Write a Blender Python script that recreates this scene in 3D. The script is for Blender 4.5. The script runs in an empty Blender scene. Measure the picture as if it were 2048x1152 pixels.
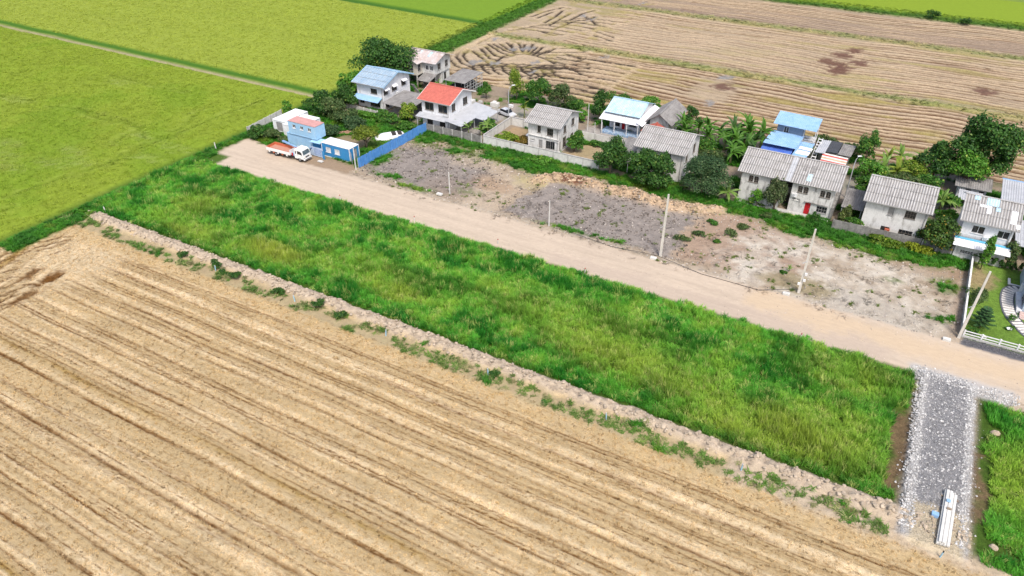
import bpy, bmesh, math, random
import numpy as np
from mathutils import Vector, Matrix, Euler

sc = bpy.context.scene
COL = sc.collection
R = math.radians

# ------------------------------------------------------------------ camera, sky, sun, exposure
# metres; x runs along the dirt road, y from the harvested field towards the houses
cam_d = bpy.data.cameras.new('camera')
cam = bpy.data.objects.new('camera', cam_d)
COL.objects.link(cam)
cam.location = (0, 0, 57.0)
cam.rotation_euler = (R(90 - 34.5), 0, R(29.4))
cam_d.sensor_width = 36.0
cam_d.lens = 1462.0 / 2048.0 * 36.0
cam_d.clip_start = 0.5
cam_d.clip_end = 8000
sc.camera = cam

world = bpy.data.worlds.new("World")
sc.world = world
world.use_nodes = True
wn = world.node_tree.nodes
wl = world.node_tree.links
wn.clear()
sky = wn.new('ShaderNodeTexSky')
sky.sky_type = 'NISHITA'
sky.sun_disc = False
SUN_EL, SUN_AZ = R(56), R(140)        # azimuth clockwise from +y
sky.sun_elevation = SUN_EL
sky.sun_rotation = SUN_AZ
sky.air_density = 1.0
sky.dust_density = 3.5
sky.ozone_density = 0.6
bg = wn.new('ShaderNodeBackground')
bg.inputs['Strength'].default_value = 0.125
wo = wn.new('ShaderNodeOutputWorld')
wl.new(sky.outputs[0], bg.inputs[0])
wl.new(bg.outputs[0], wo.inputs[0])

sun_d = bpy.data.lights.new('sun', 'SUN')
sun_d.energy = 1.9
sun_d.angle = R(11)
sun_d.color = (1.0, 0.955, 0.89)
sun = bpy.data.objects.new('sun', sun_d)
COL.objects.link(sun)
sdir = Vector((math.sin(SUN_AZ) * math.cos(SUN_EL), math.cos(SUN_AZ) * math.cos(SUN_EL), math.sin(SUN_EL)))
sun.rotation_euler = sdir.to_track_quat('Z', 'Y').to_euler()
sun.location = (0, 60, 90)

sc.view_settings.view_transform = 'Standard'
sc.view_settings.look = 'None'
sc.view_settings.gamma = 1.0
sc.view_settings.exposure = 0.9
sc.view_settings.use_curve_mapping = False
sc.render.engine = 'CYCLES'
sc.cycles.max_bounces = 5
sc.cycles.diffuse_bounces = 2
sc.cycles.glossy_bounces = 2
sc.cycles.transmission_bounces = 3
sc.cycles.transparent_max_bounces = 4

# ------------------------------------------------------------------ helpers: noise
def _hash(ix, iy, seed):
    h = (ix.astype(np.int64) * 374761393 + iy.astype(np.int64) * 668265263 + seed * 1442695041) & 0xffffffff
    h = ((h ^ (h >> 13)) * 1274126177) & 0xffffffff
    return (h ^ (h >> 16)) & 0xffffffff

def noise(x, y, seed=0):
    """gradient noise, about -1..1"""
    x = np.asarray(x, float); y = np.asarray(y, float)
    x0 = np.floor(x); y0 = np.floor(y)
    fx, fy = x - x0, y - y0
    u = fx * fx * fx * (fx * (fx * 6 - 15) + 10); v = fy * fy * fy * (fy * (fy * 6 - 15) + 10)
    def g(dx, dy):
        a = _hash(x0 + dx, y0 + dy, seed) * (2 * np.pi / 4294967296.0)
        return np.cos(a) * (fx - dx) + np.sin(a) * (fy - dy)
    a = g(0, 0) * (1 - u) + g(1, 0) * u
    b = g(0, 1) * (1 - u) + g(1, 1) * u
    return (a * (1 - v) + b * v) * 1.5

def fbm(x, y, seed=0, o=4):
    s = 0; a = 1; t = 0
    for i in range(o):
        s = s + a * noise(x * 2 ** i, y * 2 ** i, seed + i * 17); t += a; a *= .5
    return s / t * 1.3

def ss(a, b, x):
    t = np.clip((x - a) / (b - a), 0, 1)
    return t * t * (3 - 2 * t)

def box(x, y, x0, x1, y0, y1, s=1.0):
    return ss(x0 - s, x0 + s, x) * (1 - ss(x1 - s, x1 + s, x)) * ss(y0 - s, y0 + s, y) * (1 - ss(y1 - s, y1 + s, y))

def ell(x, y, cx, cy, rx, ry, s=.35):
    return 1 - ss(1 - s, 1 + s, np.sqrt(((x - cx) / rx) ** 2 + ((y - cy) / ry) ** 2))

def mixc(c, col, m):
    m = np.clip(m, 0, 1)[..., None]
    return c * (1 - m) + np.asarray(col) * m

def lines_dist(x, y, polys, reach=2.5):
    """distance to a set of polylines"""
    d = np.full(x.shape, 99.0)
    for pl in polys:
        for (ax, ay), (bx, by) in zip(pl[:-1], pl[1:]):
            m = (x > min(ax, bx) - reach) & (x < max(ax, bx) + reach) & (y > min(ay, by) - reach) & (y < max(ay, by) + reach)
            if not m.any():
                continue
            px, py = x[m] - ax, y[m] - ay
            vx, vy = bx - ax, by - ay
            L = vx * vx + vy * vy + 1e-6
            t = np.clip((px * vx + py * vy) / L, 0, 1)
            dd = np.hypot(px - t * vx, py - t * vy)
            d[m] = np.minimum(d[m], dd)
    return d

# ------------------------------------------------------------------ helpers: materials
MATS = {}
def nd(nt, typ, **kw):
    n = nt.nodes.new(typ)
    for k, v in kw.items():
        if k in n.inputs:
            n.inputs[k].default_value = v
        else:
            setattr(n, k, v)
    return n

def base_mat(name, rough=.85, spec=.2):
    m = bpy.data.materials.new(name)
    m.use_nodes = True
    nt = m.node_tree
    b = nt.nodes['Principled BSDF']
    b.inputs['Roughness'].default_value = rough
    b.inputs['Specular IOR Level'].default_value = spec
    return m, nt, b

def col_mat(name, scale=(3, 3, 3), amt=.35, fine=9.0, fine_amt=.3, speck=.0, bump=.3, rough=.95, speck_col=(.08, .05, .02)):
    """ground: colour from the mesh attribute Col, grain from world-space noise"""
    m, nt, b = base_mat(name, rough, .1)
    L = nt.links.new
    at = nd(nt, 'ShaderNodeAttribute', attribute_name='Col')
    geo = nd(nt, 'ShaderNodeNewGeometry')
    mp = nd(nt, 'ShaderNodeMapping'); mp.inputs['Scale'].default_value = scale
    L(geo.outputs['Position'], mp.inputs[0])
    n1 = nd(nt, 'ShaderNodeTexNoise', Scale=1.0, Detail=5.0, Roughness=.65)
    L(mp.outputs[0], n1.inputs['Vector'])
    n2 = nd(nt, 'ShaderNodeTexNoise', Scale=fine, Detail=3.0, Roughness=.7)
    L(geo.outputs['Position'], n2.inputs['Vector'])
    mr = nd(nt, 'ShaderNodeMapRange'); mr.inputs[1].default_value = .3; mr.inputs[2].default_value = .7
    mr.inputs[3].default_value = 1 - amt; mr.inputs[4].default_value = 1 + amt
    L(n1.outputs[0], mr.inputs[0])
    mr2 = nd(nt, 'ShaderNodeMapRange'); mr2.inputs[1].default_value = .3; mr2.inputs[2].default_value = .7
    mr2.inputs[3].default_value = 1 - fine_amt; mr2.inputs[4].default_value = 1 + fine_amt
    L(n2.outputs[0], mr2.inputs[0])
    mu = nd(nt, 'ShaderNodeMath', operation='MULTIPLY')
    L(mr.outputs[0], mu.inputs[0]); L(mr2.outputs[0], mu.inputs[1])
    vm = nd(nt, 'ShaderNodeVectorMath', operation='SCALE')
    L(at.outputs['Color'], vm.inputs[0]); L(mu.outputs[0], vm.inputs['Scale'])
    out = vm.outputs[0]
    if speck > 0:
        n3 = nd(nt, 'ShaderNodeTexNoise', Scale=fine * .55, Detail=2.0, Roughness=.6)
        L(geo.outputs['Position'], n3.inputs['Vector'])
        m3 = nd(nt, 'ShaderNodeMapRange'); m3.inputs[1].default_value = .60; m3.inputs[2].default_value = .68
        m3.inputs[3].default_value = 0; m3.inputs[4].default_value = speck
        L(n3.outputs[0], m3.inputs[0])
        mx = nd(nt, 'ShaderNodeMix', data_type='RGBA')
        L(m3.outputs[0], mx.inputs[0]); L(out, mx.inputs[6]); mx.inputs[7].default_value = (*speck_col, 1)
        out = mx.outputs[2]
    L(out, b.inputs['Base Color'])
    bp = nd(nt, 'ShaderNodeBump', Strength=bump, Distance=.12)
    L(mu.outputs[0], bp.inputs['Height'])
    L(bp.outputs[0], b.inputs['Normal'])
    return m

def leaf_mat(name, transl=.25, rough=.6, use_inst=False, var=.25, spec=.25):
    """vegetation: colour from Col (per leaf) or from the per-instance tint"""
    m, nt, b = base_mat(name, rough, spec)
    L = nt.links.new
    at = nd(nt, 'ShaderNodeAttribute', attribute_name='tint' if use_inst else 'Col')
    if use_inst:
        at.attribute_type = 'INSTANCER'
    out = at.outputs['Color']
    if use_inst:
        a2 = nd(nt, 'ShaderNodeAttribute', attribute_name='Col')
        mu = nd(nt, 'ShaderNodeMix', data_type='RGBA', blend_type='MULTIPLY'); mu.inputs[0].default_value = 1
        L(out, mu.inputs[6]); L(a2.outputs['Color'], mu.inputs[7])
        out = mu.outputs[2]
    L(out, b.inputs['Base Color'])
    tr = nd(nt, 'ShaderNodeBsdfTranslucent')
    L(out, tr.inputs['Color'])
    ms = nd(nt, 'ShaderNodeMixShader'); ms.inputs[0].default_value = transl
    o = nt.nodes['Material Output']
    L(b.outputs[0], ms.inputs[1]); L(tr.outputs[0], ms.inputs[2]); L(ms.outputs[0], o.inputs[0])
    return m

def surf(name, col, col2=None, scale=2.0, stretch=(1, 1, 1), lo=.4, hi=.65, rough=.7, spec=.3, bump=.0, metal=0, fine=.12, dirt=None, dirt_amt=.0, dirt_scale=(1.2, 1.2, .35)):
    """painted or raw hard surface: two tones, grain and optional streaky dirt"""
    m, nt, b = base_mat(name, rough, spec)
    L = nt.links.new
    b.inputs['Metallic'].default_value = metal
    tc = nd(nt, 'ShaderNodeNewGeometry')
    mp = nd(nt, 'ShaderNodeMapping'); mp.inputs['Scale'].default_value = stretch
    L(tc.outputs['Position'], mp.inputs[0])
    n1 = nd(nt, 'ShaderNodeTexNoise', Scale=scale, Detail=6.0, Roughness=.65)
    L(mp.outputs[0], n1.inputs['Vector'])
    mr = nd(nt, 'ShaderNodeMapRange'); mr.inputs[1].default_value = lo; mr.inputs[2].default_value = hi
    L(n1.outputs[0], mr.inputs[0])
    mx = nd(nt, 'ShaderNodeMix', data_type='RGBA')
    c2 = col2 or tuple(c * .75 for c in col)
    mx.inputs[6].default_value = (*col, 1); mx.inputs[7].default_value = (*c2, 1)
    L(mr.outputs[0], mx.inputs[0])
    out = mx.outputs[2]
    if dirt:
        mp2 = nd(nt, 'ShaderNodeMapping'); mp2.inputs['Scale'].default_value = dirt_scale
        L(tc.outputs['Position'], mp2.inputs[0])
        n2 = nd(nt, 'ShaderNodeTexNoise', Scale=1.6, Detail=7.0, Roughness=.7)
        L(mp2.outputs[0], n2.inputs['Vector'])
        m2 = nd(nt, 'ShaderNodeMapRange'); m2.inputs[1].default_value = .5; m2.inputs[2].default_value = .72; m2.inputs[4].default_value = dirt_amt
        L(n2.outputs[0], m2.inputs[0])
        x2 = nd(nt, 'ShaderNodeMix', data_type='RGBA'); x2.inputs[7].default_value = (*dirt, 1)
        L(m2.outputs[0], x2.inputs[0]); L(out, x2.inputs[6])
        out = x2.outputs[2]
    if fine > 0:
        n3 = nd(nt, 'ShaderNodeTexNoise', Scale=14.0, Detail=3.0)
        L(tc.outputs['Position'], n3.inputs['Vector'])
        m3 = nd(nt, 'ShaderNodeMapRange'); m3.inputs[1].default_value = .3; m3.inputs[2].default_value = .7
        m3.inputs[3].default_value = 1 - fine; m3.inputs[4].default_value = 1 + fine
        L(n3.outputs[0], m3.inputs[0])
        vm = nd(nt, 'ShaderNodeVectorMath', operation='SCALE')
        L(out, vm.inputs[0]); L(m3.outputs[0], vm.inputs['Scale'])
        out = vm.outputs[0]
    L(out, b.inputs['Base Color'])
    if bump:
        bp = nd(nt, 'ShaderNodeBump', Strength=bump, Distance=.03)
        L(n1.outputs[0], bp.inputs['Height']); L(bp.outputs[0], b.inputs['Normal'])
    return m

# ------------------------------------------------------------------ helpers: objects
def props(o, label=None, cat=None, group=None, kind=None):
    if label: o['label'] = label
    if cat: o['category'] = cat
    if group: o['group'] = group
    if kind: o['kind'] = kind
    return o

def np_mesh(name, verts, faces, cols=None, smooth=False):
    """verts (N,3), faces (M,k) with constant k, cols (N,3)"""
    me = bpy.data.meshes.new(name)
    verts = np.asarray(verts, np.float32); faces = np.asarray(faces, np.int32)
    k = faces.shape[1]
    me.vertices.add(len(verts)); me.vertices.foreach_set('co', verts.ravel())
    me.loops.add(faces.size); me.loops.foreach_set('vertex_index', faces.ravel())
    me.polygons.add(len(faces))
    me.polygons.foreach_set('loop_start', np.arange(0, faces.size, k, dtype=np.int32))
    me.polygons.foreach_set('loop_total', np.full(len(faces), k, dtype=np.int32))
    me.polygons.foreach_set('use_smooth', np.full(len(faces), smooth))
    if cols is not None:
        a = me.attributes.new('Col', 'FLOAT_COLOR', 'POINT')
        c = np.ones((len(verts), 4), np.float32); c[:, :3] = cols
        a.data.foreach_set('color', c.ravel())
    me.update(calc_edges=True)
    return me

def link(name, me, mat=None, parent=None, loc=None, rot=None):
    o = bpy.data.objects.new(name, me)
    COL.objects.link(o)
    if mat is not None and me is not None and len(me.materials) == 0:
        me.materials.append(mat)
    if parent is not None:
        o.parent = parent
    if loc is not None: o.location = loc
    if rot is not None: o.rotation_euler = rot
    return o

def empty(name, loc=(0, 0, 0), rz=0, label=None, cat=None, group=None, parent=None):
    o = bpy.data.objects.new(name, None)
    COL.objects.link(o)
    o.empty_display_size = .2
    o.location = loc; o.rotation_euler = (0, 0, rz)
    if parent: o.parent = parent
    return props(o, label, cat, group)

# ------------------------------------------------------------------ the ground
RUT_FAR = [[(-96.7,151.8),(-93.3,154.4),(-88.1,156.7),(-83.9,158.3),(-78.7,161.3)],[(-93.6,154.9),(-94.0,162.5),(-90.2,166.8),(-85.7,170.1),(-85.5,174.8)],[(-90.2,166.8),(-86.6,166.6),(-83.4,165.6),(-79.8,163.4)],[(-88.1,156.7),(-84.8,153.8),(-82.3,155.3)],[(-83.4,147.6),(-81.9,151.6),(-80.2,154.5),(-77.3,156.8)],[(-80.0,150.2),(-79.2,152.5),(-77.1,155.6)],[(-107.0,161.9),(-104.6,156.5),(-99.8,152.1),(-96.6,151.2)],[(-104.9,162.3),(-103.1,157.3),(-99.1,153.9),(-96.5,152.6)],[(-103.3,162.4),(-97.8,158.2),(-93.6,154.9)],[(-102.5,165.2),(-96.1,159.1),(-92.8,158.8)],[(-102.0,167.0),(-95.7,161.5),(-92.7,161.7)],[(-102.9,169.7),(-96.3,164.9),(-92.3,163.4)],[(-101.6,170.4),(-95.9,166.6),(-92.3,165.7)],[(-100.0,171.3),(-95.9,168.1),(-92.5,167.0)],[(-99.3,173.3),(-93.9,168.5)],[(-97.6,172.7),(-93.2,166.6)],[(-96.5,174.9),(-91.3,167.7)],[(-94.4,174.5),(-91.5,167.6)],[(-92.6,175.5),(-90.2,168.3)],[(-90.3,173.6),(-89.2,168.2)],[(-88.9,174.4),(-87.9,167.4)],[(-86.3,172.8),(-86.9,167.2)],[(-88.8,169.1),(-84.0,171.8),(-77.8,175.3)],[(-85.8,168.5),(-81.5,170.3),(-75.9,172.0)],[(-84.0,166.7),(-79.8,166.9),(-75.2,168.8)],[(-80.3,164.5),(-76.6,164.5),(-72.3,166.9)],[(-84.1,175.6),(-80.6,177.5),(-77.4,176.3)],[(-77.3,163.4),(-73.9,160.7),(-69.0,161.4)],[(-75.9,162.2),(-69.4,158.7),(-67.6,158.4)],[(-106.2,200.0),(-105.1,207.7),(-103.9,211.6)],[(-103.8,199.3),(-103.1,207.8)],[(-99.5,195.9),(-99.9,203.5),(-101.1,211.1)],[(-96.9,193.7),(-97.5,202.9),(-97.5,208.9)],[(-103.1,212.0),(-103.1,214.2),(-100.2,214.7)],[(-94.4,202.6),(-94.3,210.7),(-92.6,215.9)],[(-94.2,199.0),(-90.6,204.8),(-89.6,209.3)],[(-94.0,191.7),(-93.0,199.6),(-89.1,201.8)],[(-92.0,208.0),(-89.0,205.7),(-85.8,201.8)],[(-97.7,187.8),(-93.0,186.0),(-90.9,185.5)],[(-82.6,194.5),(-75.8,191.5)],[(-81.4,190.9),(-74.7,188.0)],[(-105.7,168.1),(-105.8,175.4),(-104.7,177.7)]]
RUT_NEAR = [[(-108.3,46.5),(-107.0,48.4),(-105.9,50.8)],[(-107.1,46.1),(-105.8,48.5),(-105.5,50.4)],[(-104.2,46.3),(-104.0,47.8),(-103.6,49.2)],[(-109.1,47.8),(-108.0,49.9),(-106.1,51.8)],[(-109.0,41.7),(-108.2,44.3),(-108.0,45.8)],[(-105.8,39.8),(-105.2,41.7)],[(-101.9,37.5),(-101.7,38.8),(-101.7,40.1)],[(-100.2,36.5),(-100.0,38.3),(-99.4,39.9)],[(-99.0,35.8),(-98.6,37.9)],[(-97.9,35.1),(-97.4,36.7)],[(-97.1,34.7),(-96.6,36.5)],[(-110.4,42.5),(-109.6,44.7)],[(-107.6,40.9),(-106.8,43.2)],[(-103.6,38.5),(-103.4,40.1)],[(-90.8,51.1),(-88.7,51.3)],[(-100.0,39.8),(-98.1,41.4),(-98.3,43.0),(-98.0,44.4)]]
RICE_LINES = [[(-130.7,97.6),(-126.3,89.5),(-125.4,84.3),(-125.6,78.1),(-124.6,72.9),(-124.2,68.3),(-125.5,63.8),(-126.1,59.1),(-126.7,55.7),(-127.8,52.8)],[(-123.7,108.6),(-123.6,102.5),(-124.4,97.5),(-124.5,92.2),(-124.7,87.1),(-123.1,84.1)],[(-124.5,92.2),(-124.5,89.7),(-124.3,81.8),(-124.0,75.4),(-123.1,70.3)],[(-159.7,83.1),(-154.1,84.8),(-148.4,84.0),(-140.1,83.4)],[(-154.3,85.2),(-147.8,85.2),(-139.5,85.0),(-133.7,84.5)],[(-166.3,102.1),(-157.3,102.7),(-147.8,102.7),(-141.8,103.4)],[(-176.2,81.5),(-171.3,82.3),(-166.5,83.0)],[(-130.8,76.6),(-132.5,80.3),(-132.5,83.5)],[(-134.4,84.9),(-127.8,81.4)],[(-123.0,50.0),(-122.5,52.0)],[(-113.4,68.7),(-113.9,63.6),(-114.3,58.7)]]
WATER_SPOTS = [(-92.7, 171.5), (-94.8, 169.5), (-91.4, 172.2), (-93.2, 157.2), (-98.3, 154.3), (-97.0, 155.8), (-81.9, 155.5), (-84.6, 162.1), (-71.3, 174.5), (-40.4, 173.7), (-39.2, 174.4), (-38.2, 155.4), (-103.6, 174.2), (-89.3, 206.5), (-93.1, 208.3), (-83.0, 232.1)]
MUD_SPOTS = [(-18.3, 196.8), (-21.3, 198.8), (-17.8, 191.5), (-16.6, 195.0), (-13.7, 200.9), (-18.6, 205.6), (-16.4, 211.5), (13.9, 192.9), (-38.6, 167.5)]
HMUD = [(-101.8, 41.9), (-98.5, 41.9), (-97.1, 37.9), (-98.5, 42.9)]
PALE_RICE = [(-170.5, 81.8), (-159.8, 100.2), (-148.7, 67.3), (-129.4, 82.1), (-119.5, 75.8), (-128.6, 68.6), (-138.3, 61.1), (-132.9, 65.5), (-143.5, 63.7), (-134.2, 71.1), (-118.3, 81.4)]

for _k, _o in ((0, -2.2), (0, -4.3), (0, 2.0), (6, -2.2)):        # the ruts run in parallel pairs
    RUT_FAR.append([(a + .35 * _o, b + _o) for a, b in RUT_FAR[_k]])
for _k in range(9):                                               # short ruts feathering off the turning tracks
    _x, _y = -97 + 2.3 * _k, 152.2 + .85 * _k
    RUT_FAR.append([(_x, _y), (_x + 2.2, _y - 2.6), (_x + 5.0, _y - 4.3)])
    RUT_FAR.append([(_x + 1.0, _y + .8), (_x + 4.4, _y + 3.0), (_x + 5.2 + .3 * _k, _y + 5.2)])
for _k in range(7):
    _x, _y = -104.5 + 1.7 * _k, 184 + 3.3 * _k
    RUT_FAR.append([(_x, _y), (_x + 3, _y + 2.8), (_x + 8.5, _y + 3.6), (_x + 15, _y + 3.2)])
for _k in range(9):                                               # long headland ruts that swing into the rows
    _y = 145.5 + 3.1 * _k
    RUT_FAR.append([(-83 + 1.2 * (_k % 3), _y - 1.2 + .35 * _k), (-76, _y + .3), (-68, _y + .9), (-62, _y + .7)])
C_STRAW = np.array((.55, .44, .285)); C_TAN = np.array((.375, .278, .150)); C_BROWN = np.array((.12, .052, .012))
C_OLIVE = np.array((.245, .155, .030)); C_CLAY = np.array((.375, .305, .23)); C_ROAD = np.array((.43, .35, .27))
C_GREY = np.array((.215, .187, .166)); C_SAND = np.array((.44, .395, .33)); C_DIRT = np.array((.265, .21, .15))
C_GRASSF = np.array((.045, .085, .012)); C_LAWN = np.array((.11, .19, .03)); C_RICE = np.array((.178, .236, .024))

_rng = np.random.RandomState(5)
def swaths(y0, y1, seed):
    """the rows a harvester leaves: (y, halfwidth, kind)"""
    r = np.random.RandomState(seed)
    out = []
    y = y0
    while y < y1:
        out.append((y, .10 + r.rand() * .09, 'dark', .55 + .45 * r.rand()))
        out.append((y + .55 + r.rand() * .3, .3 + .25 * r.rand(), 'pale', .5 + .5 * r.rand()))
        if r.rand() < .6:
            out.append((y + 1.5 + r.rand() * .5, .25 + .4 * r.rand(), 'olive', .5 + .5 * r.rand()))
        out.append((y + 2.2 + r.rand() * .4, .06 + r.rand() * .07, 'dark', .3 + .5 * r.rand()))
        out.append((y + 2.9 + r.rand() * .4, .3 + .3 * r.rand(), 'pale', .3 + .6 * r.rand()))
        if r.rand() < .5:
            out.append((y + 3.7, .06, 'dark', .4 * r.rand() + .1))
        for k in range(8):
            out.append((y + r.rand() * 4.5, .04 + .04 * r.rand(), 'dark', .35 + .45 * r.rand()))
        for k in range(2):
            out.append((y + r.rand() * 4.5, .10 + .12 * r.rand(), 'pale', .3 + .5 * r.rand()))
        y += 4.3 + r.rand() * .9
    return out

def rows(x, y, sw, seed):
    c = np.broadcast_to(C_TAN, x.shape + (3,)).copy()
    h = np.zeros(x.shape)
    yy = y + .22 * noise(x / 14, y / 9, seed)
    fine = noise(x * .12, yy * 3.1, seed + 3)
    c = c * (1 + .16 * fine[..., None])
    h += .025 * fine
    for i, (y0, w, kind, s) in enumerate(sw):
        m = np.abs(yy - y0) < w * 3.5
        if not m.any(): continue
        xm = x[m]
        yw = yy[m] + (.08 if kind == 'dark' else .18) * noise(xm * 1.3, np.full(xm.shape, i * 7.3), seed + i) + (.07 if kind == 'dark' else .15) * noise(xm * 3.1, yy[m] * 3.1, seed + i + 7)
        along = np.clip(.62 + .75 * noise(xm / 9.0, np.full(xm.shape, i * 3.7), seed + 50 + i) + .35 * noise(xm * .9, yw * 2, seed + 90 + i), 0, 1.15)
        g = np.exp(-((yw - y0) / w) ** 2) * s * along
        if kind == 'dark':
            c[m] = mixc(c[m], C_BROWN, g * 1.6); h[m] -= .16 * g
        elif kind == 'pale':
            c[m] = mixc(c[m], C_STRAW * 1.06, g * 1.0); h[m] += .10 * g
        else:
            c[m] = mixc(c[m], C_OLIVE, g * 1.15); h[m] += .02 * g
    return c, h

SW1 = swaths(6, 53.2, 3)
SW1h = swaths(-130, -80, 9)

def bund_edge(x, k=0):
    return 57.0 + .45 * noise(x / 3.0, x * 0 + k, 31 + k) + .25 * noise(x * .9, x * 0 + k, 37)

def terrain_near(x, y):
    """harvested field, clay bund, grass plot, road, vacant lots, yards, gravel pad, lawn"""
    n0 = fbm(x / 6, y / 6, 1); n1 = fbm(x / 1.5, y / 1.5, 2, 3); n2 = noise(x * 2.2, y * 2.2, 4)
    wx, wy = x + 1.6 * n0 + 1.0 * n1, y + 1.6 * fbm(x / 6 + 40, y / 6, 7) + .7 * n2 + .5 * n1
    c = np.broadcast_to(C_DIRT, x.shape + (3,)).copy()
    h = .04 * n1
    reg = np.full(x.shape, 'vacant_lot', dtype='U20')
    # harvested field
    f = y < 58
    if f.any():
        fx, fy = x[f], y[f]
        c1, h1 = rows(fx, fy, SW1, 11)
        c2, h2 = rows(fy + 40 + .9 * noise(fx / 5, fy / 5, 71), fx + .35 * (fy - 45) + .8 * noise(fx / 6, fy / 7, 72), SW1h, 12)
        m = ss(-1.5, 1.5, -fx - 97.5 + 1.6 * noise(fx / 3, fy / 3, 15) - .1 * (fy - 45))
        cc = c1 * (1 - m[:, None]) + c2 * m[:, None]
        hh = h1 * (1 - m) + h2 * m
        # pale trampled corner and dark ruts
        cc = mixc(cc, C_STRAW * .95, ell(wx[f], wy[f], -99.5, 47, 6.5, 7, .6) * .75)
        d = lines_dist(fx + .25 * n1[f], fy + .25 * n2[f], RUT_NEAR)
        g = np.exp(-(d / .22) ** 2)
        cc = mixc(cc, C_BROWN * .75, g * .9); hh -= .15 * g
        for (mx_, my_) in HMUD:
            g = ell(fx + .8 * n1[f], fy + .6 * n2[f], mx_, my_, .9, 1.9, .5)
            cc = mixc(cc, C_BROWN * .95, g * .9); hh -= .12 * g
        # plain straw-strewn headland before the bund
        e = ss(50.6, 52.2, fy + .5 * noise(fx / 4, fy / 4, 16))
        cc = mixc(cc, C_TAN * 1.12 + .05 * n1[f][:, None], e * .8)
        cc = cc * (1 + .10 * n0[f][:, None] + .08 * n2[f][:, None])
        nb = ss(8, -30, fy - 8 + (fx + 58) * .55 + 6 * n0[f])
        cc = cc * (1 - nb[:, None] * np.array((.03, .10, .16)))
        c[f] = cc; h[f] = hh + .02 * n2[f]
    reg[y < 53.6] = 'harvested_field'
    # verge with weeds, then the clay bund
    v = box(wx, y + .5 * n1, -200, 9, 53.6, bund_edge(x) - .9, .4)
    c = mixc(c, C_DIRT * .95 + np.array((0, .03, -.02)) * (n1[..., None] * .5 + .5), v * .6)
    bz = 57.1 + .25 * n0 + .3 * noise(x / 2, x * 0, 33)
    wid = .95 + .35 * noise(x / 2.5, x * 0 + 3, 34)
    b = np.exp(-(np.abs(y - bz) / wid) ** 3) * ss(-110.5, -108, x) * (1 - ss(9.5, 11.5, x))
    lump = .5 + .5 * np.clip(noise(x * 1.3, y * 1.6, 35) + .6 * noise(x * 3, y * 3, 36), -1, 1)
    h += b * (.30 + .75 * lump)
    c = mixc(c, C_CLAY * 1.02, b * 1.3)
    c = c * (1 - (b * .28 * (lump < .32))[..., None])
    reg[(y >= 53.6) & (y < 58.2) & (x < 10)] = 'clay_bund'
    # corner of the harvested field spreads round the end of the bund
    m = box(x, y + .6 * n1, -6, 24, 53.5, 57.2, .8)
    c = mixc(c, C_CLAY, m * .8); h += m * .22 * np.clip(lump, 0, 1)
    # grass plot
    pl = box(x, y, -111, 9.4, 58.2, 80.6, .4)
    c = mixc(c, C_GRASSF * (1 + .3 * n1[..., None]) + np.array((.03, .02, .0)) * np.clip(n0, 0, 1)[..., None], pl)
    h -= pl * .15
    reg[(y >= 58.2) & (y < 80.4) & (x < 9.8)] = 'grass_plot'
    m = box(wx, wy, 7.6, 9.9, 60, 73, .6)
    c = mixc(c, (.13, .085, .05), m * .9); h -= m * .15
    # second grass plot, right of the pad
    m = box(x, y + .5 * n1, 16.0, 70, 55.5, 79.3, .5)
    c = mixc(c, C_GRASSF, m)
    reg[(y >= 55.5) & (y < 80.4) & (x > 16)] = 'grass_plot'
    c = mixc(c, (.14, .09, .055), box(wx, wy, 15.9, 17.0, 60, 70, .5) * .9)
    c = mixc(c, C_CLAY, box(wx, wy, 16, 24, 79, 80.5, .5) * .9)
    # road
    re0 = 80.4 + .35 * noise(x / 5, x * 0, 41) + .25 * noise(x * .7, x * 0, 42)
    re1 = 88.9 + .4 * noise(x / 6, x * 0 + 5, 43) + .3 * noise(x * .8, x * 0, 44) + ss(-102, -106, x) * 2.8
    rd = ss(-.35, .35, y - re0) * (1 - ss(-.5, .5, y - re1 + .3 * n1)) * ss(-111.8, -110.6, x + .5 * n1)
    tr = noise(x / 25, y * 1.1 + .03 * x, 45)
    rc = C_ROAD * (1 + .07 * tr[..., None] + .05 * n0[..., None] + .05 * n2[..., None])
    for yt in (82.6, 84.3, 85.6, 87.2):
        rc = rc * (1 - (.10 * np.exp(-((y - yt - .5 * noise(x / 18, x * 0 + yt, 46)) / .22) ** 2) * np.clip(.5 + noise(x / 7, x * 0 + yt, 47), 0, 1))[..., None])
    rc = mixc(rc, C_ROAD * np.array((1.06, 1.0, .88)), box(wx, wy, -12, 26, 83.5, 88, 1.5) * .8)
    rc = mixc(rc, C_ROAD * np.array((.88, .87, .9)), box(wx, wy, -40, 6, 80, 83.5, 1.2) * .7)
    c = c * (1 - rd[..., None]) + rc * rd[..., None]
    h = h * (1 - rd) + rd * (.06 + .02 * n0)
    reg[(y >= 80.4) & (y < 88.9) & (x > -111.4)] = 'dirt_road'
    reg[(y >= 88.9) & (y < 91.5) & (x > -111.4) & (x < -104)] = 'dirt_road'
    # vacant lots
    lot = (y > 88.0) & (y < 113.5) & (x > -84) & (x < 14.2)
    lw = lambda *a: box(wx, wy, *a)
    lc = C_DIRT * (1.12 + .12 * n0[..., None] + .16 * n1[..., None] + .12 * n2[..., None])
    lc = mixc(lc, C_GREY * (1 + .13 * n1[..., None]), ell(wx, wy, -73.5, 98.5, 13.5, 7.8, .2))
    lc = mixc(lc, C_GREY * np.array((1.0, .92, .85)), ell(wx, wy, -64, 94, 5, 4, .4) * .6)
    lc = mixc(lc, C_CLAY * 1.02, lw(-61, -54, 89, 103, 1.5) * .7)
    lc = mixc(lc, (.31, .27, .13), ell(wx, wy, -52, 103.5, 4.5, 3.2, .5) * .75)
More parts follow.
